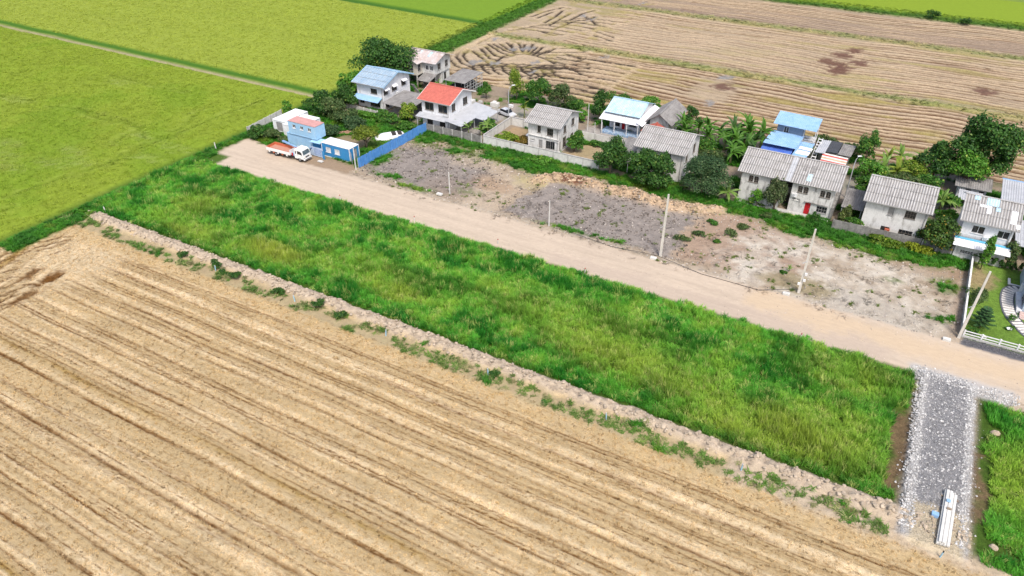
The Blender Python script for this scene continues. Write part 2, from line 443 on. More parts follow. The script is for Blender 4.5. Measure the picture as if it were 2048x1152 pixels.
    lc = mixc(lc, (.28, .19, .12), ell(wx, wy, -59, 98, 4, 2.4, .5) * .6)
    g2 = ss(.6, -.6, np.maximum(np.maximum(-53.5 - wx + (wy - 91) * .25, wx + 24.5), np.maximum(90.3 - wy, wy - 104.6)))
    lc = mixc(lc, C_GREY * (1.02 + .20 * n1[..., None] + .12 * n2[..., None]), g2)
    br = lw(-24, -7, 90.5, 109, 1.2)
    lc = mixc(lc, np.array((.285, .205, .15)) * (1 + .1 * n1[..., None]), br * .9)
    ws = ell(wx, wy, -2, 96.2, 19, 9.5, .25) * ss(-22, -14, wx)
    lc = mixc(lc, C_SAND * (1 + .10 * n1[..., None]), ws * np.clip(.62 + 1.0 * n0 + .6 * n1, 0, 1))
    lc = mixc(lc, C_SAND * .78, ell(wx, wy, 2.5, 91, 7.5, 3.6, .5) * .7)
    lc = mixc(lc, (.22, .18, .10), ell(wx, wy, -6.8, 92.4, 5.2, 2.3, .3) * .8)
    lc = mixc(lc, (.26, .19, .13), lw(3, 14, 104, 112, 1.5) * .75)
    lc = mixc(lc, (.24, .165, .11), lw(12.3, 14.5, 90, 112, .7) * .6)
    # circling tyre tracks on the sandy lot
    for r0 in (6.2, 7.9, 11.5, 13.3):
        rr = np.hypot(x + 6.5, (y - 91.8) * 1.35)
        g = np.exp(-((rr - r0 - .25 * n0) / .16) ** 2) * ((y > 90) | (x < -10)) * (y > 86)
        lc = mixc(lc, C_GREY * 1.15, g * .42)
    # grass creeping in from the walls
    ge = ss(-.6, .8, wy - (108.7 + 1.5 * noise(x / 7, x * 0, 51) + .9 * noise(x / 2.3, x * 0, 52) - 3.0 * ell(x, y * 0, -56, 0, 8, 1, .9) - 2.5 * ell(x, y * 0, 4, 0, 9, 1, .9) - 2.2 * ell(x, y * 0, -24, 0, 5, 1, .9) - 1.8 * ell(x, y * 0, -11, 0, 4, 1, .9)))
    lc = mixc(lc, C_GRASSF * 1.5, ge * .85)
    for (gx, gy, grx, gry, ga) in ((-70.5, 106.8, 4.5, 1.7, .9), (-70.3, 90.6, 4.2, .7, .9), (-62.6, 108.6, 5, 2.6, .9), (-56.5, 109.4, 5, 3, 1), (-24.3, 109.6, 5, 1.8, .9), (-11.2, 108.9, 4, 2.1, .9),
            (1.5, 108.4, 7, 2.2, .7), (11.4, 102.2, 1.6, 2.0, .8), (11.4, 93.4, .9, 1.0, .8), (-41.5, 90.5, 5, .5, .8), (-34, 90.8, 3, .4, .7), (-61.8, 93.8, 2.2, .9, .5), (-77, 92.3, 3.5, .8, .7), (8.6, 107.0, 2.2, 1.2, .7), (-2.2, 107, 3, .9, .6), (4.5, 100, 1.4, .5, .6), (-82, 97, 1.4, 4, .7), (-80.5, 108, 2, 3, .7)):
        lc = mixc(lc, (.075, .125, .025), ell(x + 1.6 * n1 + .6 * n2, y + 1.1 * n1 + .5 * n2, gx, gy, grx, gry, .6) * ga)
    # spoil mound along the back of the grey lot
    ml = lines_dist(x, y, [[(-53, 103.2), (-50, 106.2), (-46, 106.6), (-41, 105.8), (-36, 106.3), (-30, 105.2), (-26.5, 106.5), (-22.5, 107.6)]], 4)
    mg = np.exp(-(ml / 1.5) ** 2)
    lum2 = np.clip(.45 + .8 * noise(x / 1.6, y / 1.6, 61) + .35 * noise(x * 1.6, y * 1.6, 62), 0, 1.3)
    lc = mixc(lc, np.array((.40, .29, .19)) * (1 + .15 * n1[..., None]), mg * 1.1)
    lc = mixc(lc, (.13, .06, .035), ell(wx, wy, -48.2, 106.4, 2.6, 1.3, .4))
    lc = mixc(lc, np.array((.36, .29, .21)), ell(wx, wy, -66, 104.5, 5.5, 2.5, .6) * .6)
    c[lot] = np.where(rd[lot][:, None] > .02, rc[lot] * rd[lot][:, None] + lc[lot] * (1 - rd[lot][:, None]), lc[lot])
    h[lot] = (h + mg * (.25 + 1.0 * lum2) + (1 - rd) * .06 * noise(x * .8, y * .8, 63) * (1 + g2 * .3))[lot]
    # stony strip between road and lots
    st = np.exp(-((y - re1 - .6) / .55) ** 2) * box(x, y, -84, -16, 86, 93, 1)
    c = mixc(c, C_SAND * .95, st * .45 * np.clip(.6 + n2, 0, 1))
    # container yard
    m = box(wx, wy, -109.5, -83.8, 92.0, 112.5, .6)
    c = mixc(c, (.075, .115, .025), m)
    c = mixc(c, (.25, .18, .12), np.clip(ell(wx, wy, -92.3, 101, 3.6, 3.5, .5) + box(wx, wy, -105, -90, 91, 93.2, .8) + box(wx, wy, -96, -84, 88.5, 92.2, .6), 0, 1) * .8 * (1 - rd))
    reg[(y > 91) & (y < 113) & (x < -83.5) & (x > -112)] = 'yard'
    # yards between and behind the houses
    m = ss(112, 113, y) * (1 - ss(141.5, 142.5, y)) * ss(-113, -111, x)
    yc = mixc(np.broadcast_to(np.array((.24, .19, .14)), x.shape + (3,)).copy(), (.07, .105, .028), ss(-.25, .35, n0 + .4 * n1))
    yc = mixc(yc, (.30, .28, .26), np.clip(box(wx, wy, -96, -86, 116, 134, .8) + box(wx, wy, -76, -62, 124, 134, 1) * .6 + box(wx, wy, -56, -43, 124, 131, .8) + box(wx, wy, -14, 20, 122, 131, 1) * .5 + box(x, y, -84.5, -73, 112, 130, .3), 0, 1) * .9)
    yc = mixc(yc, (.31, .22, .13), box(wx, wy, -69, -62, 114, 123, .5) * .9)
    yc = mixc(yc, (.33, .25, .15), box(wx, wy, -54, -44, 113, 122, .5) * .8)
    c = c * (1 - m[..., None]) + yc * m[..., None]
    reg[(y >= 113) & (y < 142) & (x > -112)] = 'yard'
    # grassy bank down the left edge
    m = box(x + .5 * n1, y, -116.6, -109.3, 44, 300, .35) * (1 - rd)
    m2 = box(x + .6 * n1, y, -111.5, -107.6, 57.5, 84, .5)
    c = mixc(c, C_GRASSF * 1.2, np.clip(m + m2, 0, 1)); h += .12 * m
    c = mixc(c, (.36, .29, .17), box(x + .03 * (y - 70), y, -110.95, -110.55, 66, 78, .15) * .8)
    # gravel pad
    pd = box(x + .25 * n2, y + .3 * n1, 9.9, 15.7, 54.6, 81.0, .35)
    fl = box(x + .25 * n2, y + .3 * n1, 8.6, 19.5, 79.0, 82.0, .4)
    c = mixc(c, (.36, .35, .34), np.clip(pd + fl * .75, 0, 1))
    c = mixc(c, np.array((.20, .197, .20)) * (1 + .16 * n2[..., None] + .12 * n1[..., None]), box(x + .45 * n2, y + .5 * n1, 10.9, 14.9, 59.3, 80.2, .5) * .95)
    c = mixc(c, (.40, .385, .37), box(x, y, 11.2, 15, 59, 80, .3) * ss(.35, .8, noise(x * .7 + .3 * y, y * 2.3, 66)) * .7)
    c = mixc(c, (.43, .36, .25), box(x + .3 * n1, y + .6 * n1, 10.7, 15.4, 54.2, 59.6, .4) * .95)
    h = h * (1 - pd) + pd * (.38 + .05 * n2)
    reg[(x > 9.8) & (x < 16) & (y > 54.6) & (y < 80.4)] = 'gravel_pad'
    # lawn and gravel strip at the right
    lw_ = (x > 14.0) & (y > 90.4) & (y < 111.5)
    c[lw_] = (C_LAWN * (1 + .18 * n0[..., None] + .12 * n1[..., None] + .08 * n2[..., None]))[lw_]
    c[lw_] = mixc(c, (.26, .19, .11), ell(wx, wy, 15.2, 106.5, 1.6, 4, .5) * .85)[lw_]
    h[lw_] = .10 + .02 * n1[lw_]
    reg[lw_] = 'lawn'
    m = box(x + .3 * n2, y + .25 * n1, 13.7, 70, 88.6, 90.45, .2)
    c = mixc(c, (.10, .10, .11), m * .95)
    reg[(x > 13.9) & (y > 88.9) & (y <= 90.4)] = 'gravel_strip'
    return c, h, reg

SWF1 = [(142.4 + i * 2.0 + .3 * math.sin(i * 5.1), .40 + .1 * math.sin(i * 2.3), 'dark', .78 + .22 * math.sin(i * 3.3)) for i in range(18)]
SWF2 = [(181.5 + i * 1.75 + .25 * math.sin(i * 4.1), .26 + .1 * math.sin(i * 1.9), 'dark', .5 + .45 * math.sin(i * 2.7)) for i in range(23)]
SWF3 = [(227.5 + i * 1.9 + .4 * math.sin(i * 3.1), .3, 'dark', .42 + .4 * math.sin(i * 1.7)) for i in range(13)]

def terrain_far(x, y):
    n0 = fbm(x / 9, y / 9, 101); n1 = fbm(x / 2.2, y / 2.2, 102, 3); n2 = noise(x * 1.3, y * 1.3, 104)
    reg = np.full(x.shape, 'ploughed_field', dtype='U20')
    base = np.array((.335, .262, .178))
    c = np.broadcast_to(base, x.shape + (3,)).copy() * (1 + .12 * n1[..., None] + .08 * n2[..., None]) * (1 - .10 * (y > 179) - .08 * (y > 226))[..., None]
    c = mixc(c, (.17, .10, .065), np.clip(ss(.1, .7, fbm(x / 30, y / 4, 120)), 0, 1) * .65 * (x > -70))
    h = np.zeros(x.shape)
    bend = 2.6 * noise(x / 34, y / 24, 105) + .7 * noise(x / 11, y / 9, 106)
    bend = bend + np.where(x < -60, (-60 - x) * .10 * (y < 160), 0)
    yy = y + bend
    head1 = ss(-76, -80, x + 2.5 * n0) * ss(146.5, 149, y)
    head2 = ss(-84, -88, x + 3 * n0)
    hole = ell(x + 1.5 * n1, y, -39.5, 164, 5.5, 10, .4)
    for sw, keep in ((SWF1, (1 - head1) * (1 - hole * .9)), (SWF2, 1 - head2), (SWF3, np.ones(x.shape))):
        for i, (y0, w, _, s) in enumerate(sw):
            m = np.abs(yy - y0) < 2.2
            if not m.any(): continue
            xm, ym = x[m], yy[m] + .22 * noise(x[m] * .6, x[m] * 0 + y0, 107)
            al = np.clip(.85 + .8 * noise(xm / 12, xm * 0 + y0, 108) + .4 * noise(xm * .5, ym, 109), 0, 1.1)
            g = np.clip(np.exp(-((ym - y0) / (w * 1.15)) ** 2) * (s * .5 + .5) * al * 1.25, 0, 1) * keep[m]
            c[m] = mixc(c[m], np.array((.075, .036, .018)), g * 2.3); h[m] -= .45 * g
            g2 = np.exp(-((ym - y0 - 1.0) / .45) ** 2) * al * keep[m]
            c[m] = mixc(c[m], base * np.array((1.22, 1.19, 1.15)), g2 * .8); h[m] += .15 * g2
    c = mixc(c, np.array((.235, .195, .07)), np.clip(ss(.0, .6, fbm(x / 22, y / 4.5, 110) + .1 * n1) * .85, 0, 1) * (y < 178))
    c = mixc(c, np.array((.24, .205, .08)), ss(.05, .6, fbm(x / 26, y / 5, 111)) * .7 * (y > 178) * (y < 224))
    c = mixc(c, base * np.array((.95, .97, 1.0)) * 1.05, ell(x, y, -55, 197, 40, 14, .8) * .4)
    c = mixc(c, (.19, .145, .115), (y > 226) * (y < 240) * .6 * ss(-.5, .5, noise(x / 30, y / 3, 112) + .2))
    # turning ruts with standing water
    d = lines_dist(x + .3 * n1, y + .3 * n2, RUT_FAR, 3.5)
    g = np.exp(-(d / .38) ** 2) * np.clip(1.0 + .5 * n1, 0, 1)
    c = mixc(c, (.035, .026, .02), g * 1.5); h -= .35 * g
    g = np.exp(-((d - 1.3) / .6) ** 2) * (d < 3)
    c = mixc(c, base * 1.12, g * .6); h += .2 * g
    c = mixc(c, np.array((.24, .20, .07)), ss(.1, .5, fbm(x / 5, y / 5, 113)) * head1 * .55)
    for (wx_, wy_) in WATER_SPOTS:
        g = ell(x + 1.3 * n1 + .5 * n2, y + 1.1 * n2, wx_, wy_, .8, 1.9, .5)
        c = mixc(c, (.19, .185, .18), g * .9); h -= .12 * g
    for (wx_, wy_) in MUD_SPOTS:
        g = ell(x + 1.6 * n1 + n2, y + 1.6 * n2, wx_, wy_, 2.2, 2.6, .4)
        c = mixc(c, (.105, .055, .042), g * .9); h -= .1 * g
    # grass bunds between the fields
    for yb, w, a in ((178.6, 2.2, .9), (224.8, 2.6, .8)):
        g = np.exp(-(np.abs(y - yb + .5 * n0 + .4 * n1) / w) ** 4)
        gc = mixc(np.broadcast_to(np.array((.155, .18, .055)), x.shape + (3,)).copy(), (.25, .22, .09), ss(-.3, .4, n0 + .5 * n1))
        gc = mixc(gc, (.33, .26, .17), np.exp(-((y - yb - 1.2 + .3 * n1) / .4) ** 2) * .8)
        c = c * (1 - (g * a)[..., None]) + gc * (g * a)[..., None]; h += .18 * g
        reg[np.abs(y - yb) < w] = 'grass_bund'
    # green crop beyond, grassy band on the left
    g = ss(-1, 1, y - 253.4 + .9 * n0 + .5 * n1)
    gc = mixc(np.broadcast_to(np.array((.17, .24, .02)), x.shape + (3,)).copy(), (.035, .10, .012), (1 - ss(254, 262, y + 2 * n0)) * .9)
    c = c * (1 - g[..., None]) + gc * g[..., None]; h += .5 * g
    reg[y > 253.4] = 'green_crop_field'
    m = ss(-107.0, -108.8, x + .6 * n1 + ((y < 178) * -.4))
    c = mixc(c, (.05, .13, .014), m); h = h * (1 - m) + .15 * m
    m = ss(-104, -107, x + n1) * (y < 178) * (1 - m)
    c = mixc(c, (.40, .31, .20), m * .8)
    reg[x < -108.3] = 'grass_bank'
    return c, h, reg

def terrain_rice(x, y):
    n0 = fbm(x / 16, y / 16, 201); n1 = fbm(x / 3.5, y / 3.5, 202, 3); n2 = noise(x * .9, y * .9, 204)
    reg = np.full(x.shape, 'rice_field', dtype='U20')
    c = C_RICE * (1 + .10 * n0[..., None] + .10 * n1[..., None] + .10 * n2[..., None])
    c = mixc(c, (.12, .20, .014), ss(-.1, .55, n0 + .3 * n1 + .5 * ell(x, y, -140, 72, 26, 22, .9) - .15) * .6)
    h = .55 + .05 * n1 + .04 * n2
    hiB = ss(117.5, 119, y)
    c = mixc(c, np.array((.225, .268, .04)) * (1 + .06 * n1[..., None]), hiB * .75)
    for (px_, py_) in PALE_RICE:
        g = ell(x + 1.5 * n1, y + 1.2 * n2, px_, py_, 3.8, 1.5, .7) * np.clip(.4 + n2, 0, 1)
        c = mixc(c, (.24, .27, .09), g * .6)
    d = lines_dist(x + .3 * n1, y + .3 * n2, RICE_LINES, 2.0)
    g = np.exp(-(d / .38) ** 2) * np.clip(.65 + .8 * n1, 0, 1)
    c = mixc(c, (.06, .10, .008), g * .75); h -= .35 * g
    g = np.exp(-((d - .9) / .35) ** 2) * np.clip(.3 + n2, 0, 1)
    c = mixc(c, (.25, .29, .07), g * .5)
    fn = noise(x / 60, y * .55, 206)
    c = c * (1 - .10 * np.clip(fn, 0, 1)[..., None])
    # track between the two rice fields
    ty = 115.6 + .35 * noise(x / 12, x * 0, 210)
    g = np.exp(-(np.abs(y - ty - 2.2 + .25 * n1) / 1.4) ** 4)
    c = mixc(c, (.045, .12, .012), g); h -= g * .2
    g = np.exp(-(np.abs(y - ty) / .8) ** 4)
    c = mixc(c, np.array((.29, .25, .15)) * (1 + .15 * n1[..., None]), g); h = h * (1 - g) + .05 * g
    g2 = np.exp(-((y - ty) / .3) ** 2)
    c = mixc(c, (.16, .16, .06), g2 * .5)
    reg[np.abs(y - ty) < 1.1] = 'field_track'
    # bank by the plots
    m = ss(-115.2, -114.0, x + .25 * n1)
    c = mixc(c, C_GRASSF * 1.2, m); h = h * (1 - m) + .13 * m
    # bund towards the far green field
    ty2 = 186.8 + .06 * (x + 140) * -.9 + .5 * n0
    g = np.exp(-(np.abs(y - ty2) / 2.0) ** 4)
    m = ss(0, 2, y - ty2)
    c = mixc(c, (.115, .21, .016), m * .85)
    c = mixc(c, (.04, .11, .012), g); h -= g * .3
    reg[y > 187] = 'green_crop_field'
    return c, h, reg

M_FIELD = col_mat('straw_field', (2.0, 7, 2), .17, 12, .20, .34, .6)
M_SOIL = col_mat('soil', (1.6, 1.6, 1.6), .12, 11, .20, .25, .5, speck_col=(.16, .13, .11))
M_ROADM = col_mat('compacted_dirt', (.8, 2.4, 1), .06, 14, .10, .10, .25, speck_col=(.25, .2, .16))
M_FARF = col_mat('ploughed_soil', (1.0, 3.0, 1), .22, 5, .22, .3, .5)
M_RICEM = col_mat('rice_ground', (1.4, 1.4, 1), .08, 4, .12, .08, .3, speck_col=(.07, .10, .01))
M_GRND = col_mat('grass_ground', (2, 2, 2), .3, 9, .3, .0, .5)
M_GRAVEL = col_mat('gravel', (3, 3, 3), .25, 9, .45, .4, .8, speck_col=(.45, .44, .43))
RMAT = {'harvested_field': M_FIELD, 'clay_bund': M_SOIL, 'grass_plot': M_GRND, 'dirt_road': M_ROADM, 'vacant_lot': M_SOIL, 'yard': M_SOIL,
        'gravel_pad': M_GRAVEL, 'gravel_strip': M_GRAVEL, 'lawn': M_GRND, 'ploughed_field': M_FARF, 'grass_bund': M_GRND,
        'green_crop_field': M_RICEM, 'grass_bank': M_GRND, 'rice_field': M_RICEM, 'field_track': M_SOIL}
_HGT = []

def terrain(xs, ys, fn):
    X, Y = np.meshgrid(xs, ys)
    c, h, reg = fn(X.ravel(), Y.ravel())
    V = np.stack([X.ravel(), Y.ravel(), h], 1)
    nx, ny = len(xs), len(ys)
    i = (np.arange(ny - 1)[:, None] * nx + np.arange(nx - 1)[None]).ravel()
    F = np.stack([i, i + 1, i + nx + 1, i + nx], 1)
    fr = reg[i]
    _HGT.append((xs, ys, h.reshape(ny, nx), c.reshape(ny, nx, 3)))
    for r in np.unique(fr):
        f = F[fr == r]
        u, inv = np.unique(f, return_inverse=True)
        me = np_mesh(r, V[u], inv.reshape(f.shape), c[u], True)
        o = link(str(r), me, RMAT[str(r)])
        o['kind'] = 'structure'

def ground_at(x, y):
    """height and colour of the ground"""
    x = np.asarray(x, float); y = np.asarray(y, float)
    z = np.zeros(x.shape); c = np.zeros(x.shape + (3,))
    for xs, ys, h, cc in _HGT:
        m = (x >= xs[0]) & (x < xs[-1]) & (y >= ys[0]) & (y < ys[-1])
        if m.any():
            i = np.clip(np.searchsorted(xs, x[m]), 0, len(xs) - 1); j = np.clip(np.searchsorted(ys, y[m]), 0, len(ys) - 1)
            z[m] = h[j, i]; c[m] = cc[j, i]
    return z, c
def gz(x, y):
    return float(ground_at([x], [y])[0][0])

terrain(np.arange(-114.0, 36.01, .30), np.concatenate([np.arange(2, 57, .13), np.arange(57, 142.01, .27)]), terrain_near)
terrain(np.concatenate([np.arange(-114.0, -64, .26), np.arange(-64, 60.01, .45)]), np.arange(142.0, 290.01, .28), terrain_far)
terrain(np.linspace(-330.0, -113.9, 289), np.arange(20, 330.01, .75), terrain_rice)
# everything beyond the frame: one wide sheet of crops a little lower
_m = surf('distant_crops', (.20, .22, .02), (.10, .17, .015), .02, fine=.1)
me = np_mesh('open_farmland', [(-5000, -5000, -.6), (5000, -5000, -.6), (5000, 5000, -.6), (-5000, 5000, -.6)], [(0, 1, 2, 3)])
props(link('open_farmland', me, _m), kind='structure')

# ------------------------------------------------------------------ scattered ground cover (real plants, stones and straw; each cover is one object)
CTH, CF = R(34.5), 1462.0
def in_view(x, y, z=0, mg=.10):
    a = R(29.4)
    fx = -math.sin(a) * x + math.cos(a) * y
    rx = math.cos(a) * x + math.sin(a) * y
    dz = z - 57.0
    fw = fx * math.cos(CTH) - dz * math.sin(CTH); up = fx * math.sin(CTH) + dz * math.cos(CTH)
    px = CF * rx / fw / 2048; py = CF * up / fw / 1152
    return (fw > 5) & (np.abs(px) < .5 + mg) & (np.abs(py) < .5 + mg)

def tuft(seed, n, h, spread, w, lean, segs=3, col=(1, 1, 1), tip=(1, 1, 1), curl=1.0, flat=0.0):
    r = np.random.RandomState(seed)
    V, F, C = [], [], []
    for i in range(n):
        a = r.rand() * 6.283; rr = spread * math.sqrt(r.rand())
        bx, by = rr * math.cos(a), rr * math.sin(a)
        d = r.rand() * 6.283; dx, dy = math.cos(d), math.sin(d)
        ln = lean * (.4 + r.rand()); hh = h * (.6 + .5 * r.rand()); ww = w * (.7 + .6 * r.rand())
        sh = .82 + .36 * r.rand()
        k0 = len(V)
        for s in range(segs + 1):
            t = s / segs
            off = ln * t ** (1 + curl)
            z = hh * (t - .35 * curl * ln * t * t / max(h, .01)) * (1 - flat) + .02
            wd = ww * (1 - t) ** .7 * .5 + .004
            V.append((bx + dx * off - dy * wd, by + dy * off + dx * wd, z)); V.append((bx + dx * off + dy * wd, by + dy * off - dx * wd, z))
            cc = [(col[q] * (1 - t) + tip[q] * t) * sh for q in range(3)]
            C += [cc, cc]
        for s in range(segs):
            k = k0 + 2 * s
            F.append((k, k + 1, k + 3, k + 2))
    return np.array(V), np.array(F), np.array(C)

def rockmesh(seed, flat=.7):
    r = np.random.RandomState(seed)
    bm = bmesh.new(); bmesh.ops.create_icosphere(bm, subdivisions=1, radius=.5)
    for v in bm.verts:
        v.co *= .7 + .5 * r.rand(); v.co.z *= flat
    me = bpy.data.meshes.new('stone'); bm.to_mesh(me); bm.free()
    a = me.attributes.new('Col', 'FLOAT_COLOR', 'POINT')
    a.data.foreach_set('color', np.ones(len(me.vertices) * 4, np.float32))
    return me

M_TUFT = leaf_mat('grass_blades', .30, .55, True)
M_STONE, _nt, _b = base_mat('stone_surface', .9, .2)
_a = nd(_nt, 'ShaderNodeAttribute', attribute_name='tint'); _a.attribute_type = 'INSTANCER'
_nt.links.new(_a.outputs['Color'], _b.inputs['Base Color'])

def coll_of(name, meshes, mat):
    c = bpy.data.collections.new(name)
    for i, me in enumerate(meshes):
        me.materials.append(mat)
        o = bpy.data.objects.new(name, me); c.objects.link(o)
    return c

def scatter(name, coll, nvar, P, rot, sc_, tint, label=None, parent=None, cat=None):
    n = len(P)
    me = bpy.data.meshes.new(name)
    me.vertices.add(n); me.vertices.foreach_set('co', np.asarray(P, np.float32).ravel())
    def at(nm, typ, data, key):
        a = me.attributes.new(nm, typ, 'POINT'); a.data.foreach_set(key, np.ascontiguousarray(data).ravel())
    at('rot', 'FLOAT_VECTOR', np.asarray(rot, np.float32), 'vector')
    at('scl', 'FLOAT_VECTOR', np.asarray(sc_, np.float32), 'vector')
    t = np.ones((n, 4), np.float32); t[:, :3] = tint
    at('tint', 'FLOAT_COLOR', t, 'color')
    at('vi', 'INT', np.random.RandomState(n).randint(0, nvar, n).astype(np.int32), 'value')
    o = bpy.data.objects.new(name, me); COL.objects.link(o)
    ng = bpy.data.node_groups.new(name, 'GeometryNodeTree')
    ng.interface.new_socket('Geometry', in_out='INPUT', socket_type='NodeSocketGeometry')
    ng.interface.new_socket('Geometry', in_out='OUTPUT', socket_type='NodeSocketGeometry')
    gi = ng.nodes.new('NodeGroupInput'); go = ng.nodes.new('NodeGroupOutput')
    ip = ng.nodes.new('GeometryNodeInstanceOnPoints')
    ci = ng.nodes.new('GeometryNodeCollectionInfo')
    ci.inputs['Collection'].default_value = coll
    ci.inputs['Separate Children'].default_value = True
    ci.inputs['Reset Children'].default_value = True
    ip.inputs['Pick Instance'].default_value = True
    L = ng.links.new
    def na(nm, typ):
        a = ng.nodes.new('GeometryNodeInputNamedAttribute'); a.data_type = typ; a.inputs['Name'].default_value = nm
        return a.outputs['Attribute']
    L(gi.outputs[0], ip.inputs['Points']); L(ci.outputs[0], ip.inputs['Instance'])
    L(na('vi', 'INT'), ip.inputs['Instance Index'])
    L(na('rot', 'FLOAT_VECTOR'), ip.inputs['Rotation'])
    L(na('scl', 'FLOAT_VECTOR'), ip.inputs['Scale'])
    L(ip.outputs[0], go.inputs[0])
    md = o.modifiers.new('scatter', 'NODES'); md.node_group = ng
    props(o, label, cat, kind='stuff')
    if parent: o.parent = parent
    return o

def pts(x0, x1, y0, y1, dens, seed, mg=.08):
    r = np.random.RandomState(seed)
    n = int((x1 - x0) * (y1 - y0) * dens)
    x = x0 + (x1 - x0) * r.rand(n); y = y0 + (y1 - y0) * r.rand(n)
    m = in_view(x, y, 0, mg)
    return x[m], y[m], r

def place(name, coll, nvar, x, y, r, hs, ws, tint, label, tilt=.15, dz=0):
    z, _ = ground_at(x, y)
    n = len(x)
    rot = np.stack([r.normal(0, tilt, n), r.normal(0, tilt, n), r.rand(n) * 6.283], 1)
    s = np.stack([ws, ws, hs], 1)
    return scatter(name, coll, nvar, np.stack([x, y, z + dz], 1), rot, s, tint, label)

TALL = coll_of('grass_tuft', [np_mesh('grass_tuft', *tuft(i, 22, 1.0, .34, .06, .38, 3, (.8, .9, .8), (1.15, 1.1, 1.05))) for i in range(5)], M_TUFT)
LOW = coll_of('weed_tuft', [np_mesh('weed_tuft', *tuft(20 + i, 20, .8, .32, .11, .6, 2, (.85, .9, .8), (1.1, 1.1, 1.0))) for i in range(4)], M_TUFT)
RICE = coll_of('rice_tuft', [np_mesh('rice_tuft', *tuft(40 + i, 26, .42, .45, .07, .22, 2, (.85, .92, .85), (1.15, 1.1, 1.0))) for i in range(4)], M_TUFT)
STRAW = coll_of('straw_wisp', [np_mesh('straw_wisp', *tuft(60 + i, 12, .16, .5, .05, .5, 2, (1, 1, 1), (1.1, 1.1, 1.1), flat=.5)) for i in range(4)], M_TUFT)
STUB = coll_of('stubble', [np_mesh('stubble', *tuft(80 + i, 9, .26, .16, .035, .12, 1)) for i in range(3)], M_TUFT)
ROCK = coll_of('stone', [rockmesh(i) for i in range(5)], M_STONE)

G_DEEP = np.array((.020, .17, .014)); G_MID = np.array((.095, .35, .032)); G_YEL = np.array((.25, .44, .05)); G_DRY = np.array((.46, .50, .16))
def grass_tint(x, y, r, seed):
    n0 = fbm(x / 7, y / 5, seed); n1 = fbm(x / 1.8, y / 1.8, seed + 1, 3)
    c = np.broadcast_to(G_MID, x.shape + (3,)).copy()
    c = mixc(c, G_DEEP, ss(-.05, .35, n0 + .6 * n1) * .95)
    c = mixc(c, G_YEL, ss(.0, .6, -n0 + .6 * n1) * .8)
    return c, n0, n1

# the tall grass plot
x, y, r = pts(-112.5, 9.6, 58.0, 81.4, 9.5, 1)
e = .6 * noise(x / 4, x * 0, 301) + .5 * noise(x / 1.3, y / 1.3, 302)
keep = (y > 58.7 + .5 * e) & (y < 80.1 + 1.5 * e) & (x < 9.0 + .5 * e) & ~((x > 7.9 + .8 * e) & (y > 60) & (y < 73)) & (np.abs(x + 110.75) > .25 * (y > 66))
x, y = x[keep], y[keep]
c, n0, n1 = grass_tint(x, y, r, 310)
for gx, gy, rx, ry, a in ((-76, 62.7, 6, 2.2, .9), (-91, 61, 6, 2.2, .6), (-97, 68, 4, 4, .5), (-5, 63, 9, 2.5, .55), (2, 64, 6, 5, .5), (-21, 65, 9, 3, .55), (-6, 59.8, 7, 1.5, .6), (-53, 63.3, 4, 1.5, .6), (-30, 69, 14, 4, .35), (-60, 66, 10, 3, .3), (3, 76, 6, 4, .4)):
    c = mixc(c, G_YEL * np.array((1.35, .95, 1.1)), ell(x + n1, y + n1, gx, gy, rx, ry, .7) * a)
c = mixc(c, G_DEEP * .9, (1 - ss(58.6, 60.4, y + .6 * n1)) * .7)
sp = r.rand(len(x))
c = mixc(c, G_DRY, (sp > .87) * .7)
c = c * (.8 + .4 * r.rand(len(x)))[:, None]
hs = (.55 + .45 * ss(-.5, .5, fbm(x / 5, y / 5, 320))) * (.6 + .75 * r.rand(len(x))) * (1 - .55 * ss(79, 80.6, y)) * (.75 + .25 * (y > 60))
hole = ss(.42, .55, fbm(x / 2.4, y / 2.4, 330)) 
hs = hs * (1 - .6 * hole) * (1 + .45 * ss(.0, .4, n0 + .6 * n1))
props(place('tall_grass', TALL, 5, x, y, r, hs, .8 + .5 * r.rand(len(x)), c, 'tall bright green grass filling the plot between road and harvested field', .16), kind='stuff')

# second plot of grass, right of the gravel pad
x, y, r = pts(16.1, 34, 55.0, 79.6, 10, 2, .12)
e = .5 * noise(x / 2, y / 2, 303)
ok = (x > 16.8 + e) & ~((y > 60) & (y < 69) & (x < 17.4 + e)) & ~((np.abs(x - 17.6) < 1.2) & (np.abs(y - 73.6) < 1.0)) & ~((np.abs(y - 57.3 + .2 * (x - 17)) < .8) & (x < 20)) & (y < 78.7 + e - .5 * ell(x, y, 19.5, 79, 3, 2))
x, y = x[ok], y[ok]
c, n0, n1 = grass_tint(x, y, r, 340)
c = mixc(c, G_YEL * np.array((1.2, 1.0, 1)), ell(x, y, 20, 67, 3.5, 5, .7) * .8)
c = mixc(c, G_DRY, (r.rand(len(x)) > .93) * .7) * (.8 + .4 * r.rand(len(x)))[:, None]
hs = (.5 + .5 * ss(-.4, .5, n0)) * (.6 + .75 * r.rand(len(x)))
place('tall_grass', TALL, 5, x, y, r, hs, .8 + .5 * r.rand(len(x)), c, 'tall yellowish green grass right of the gravel pad', .16)

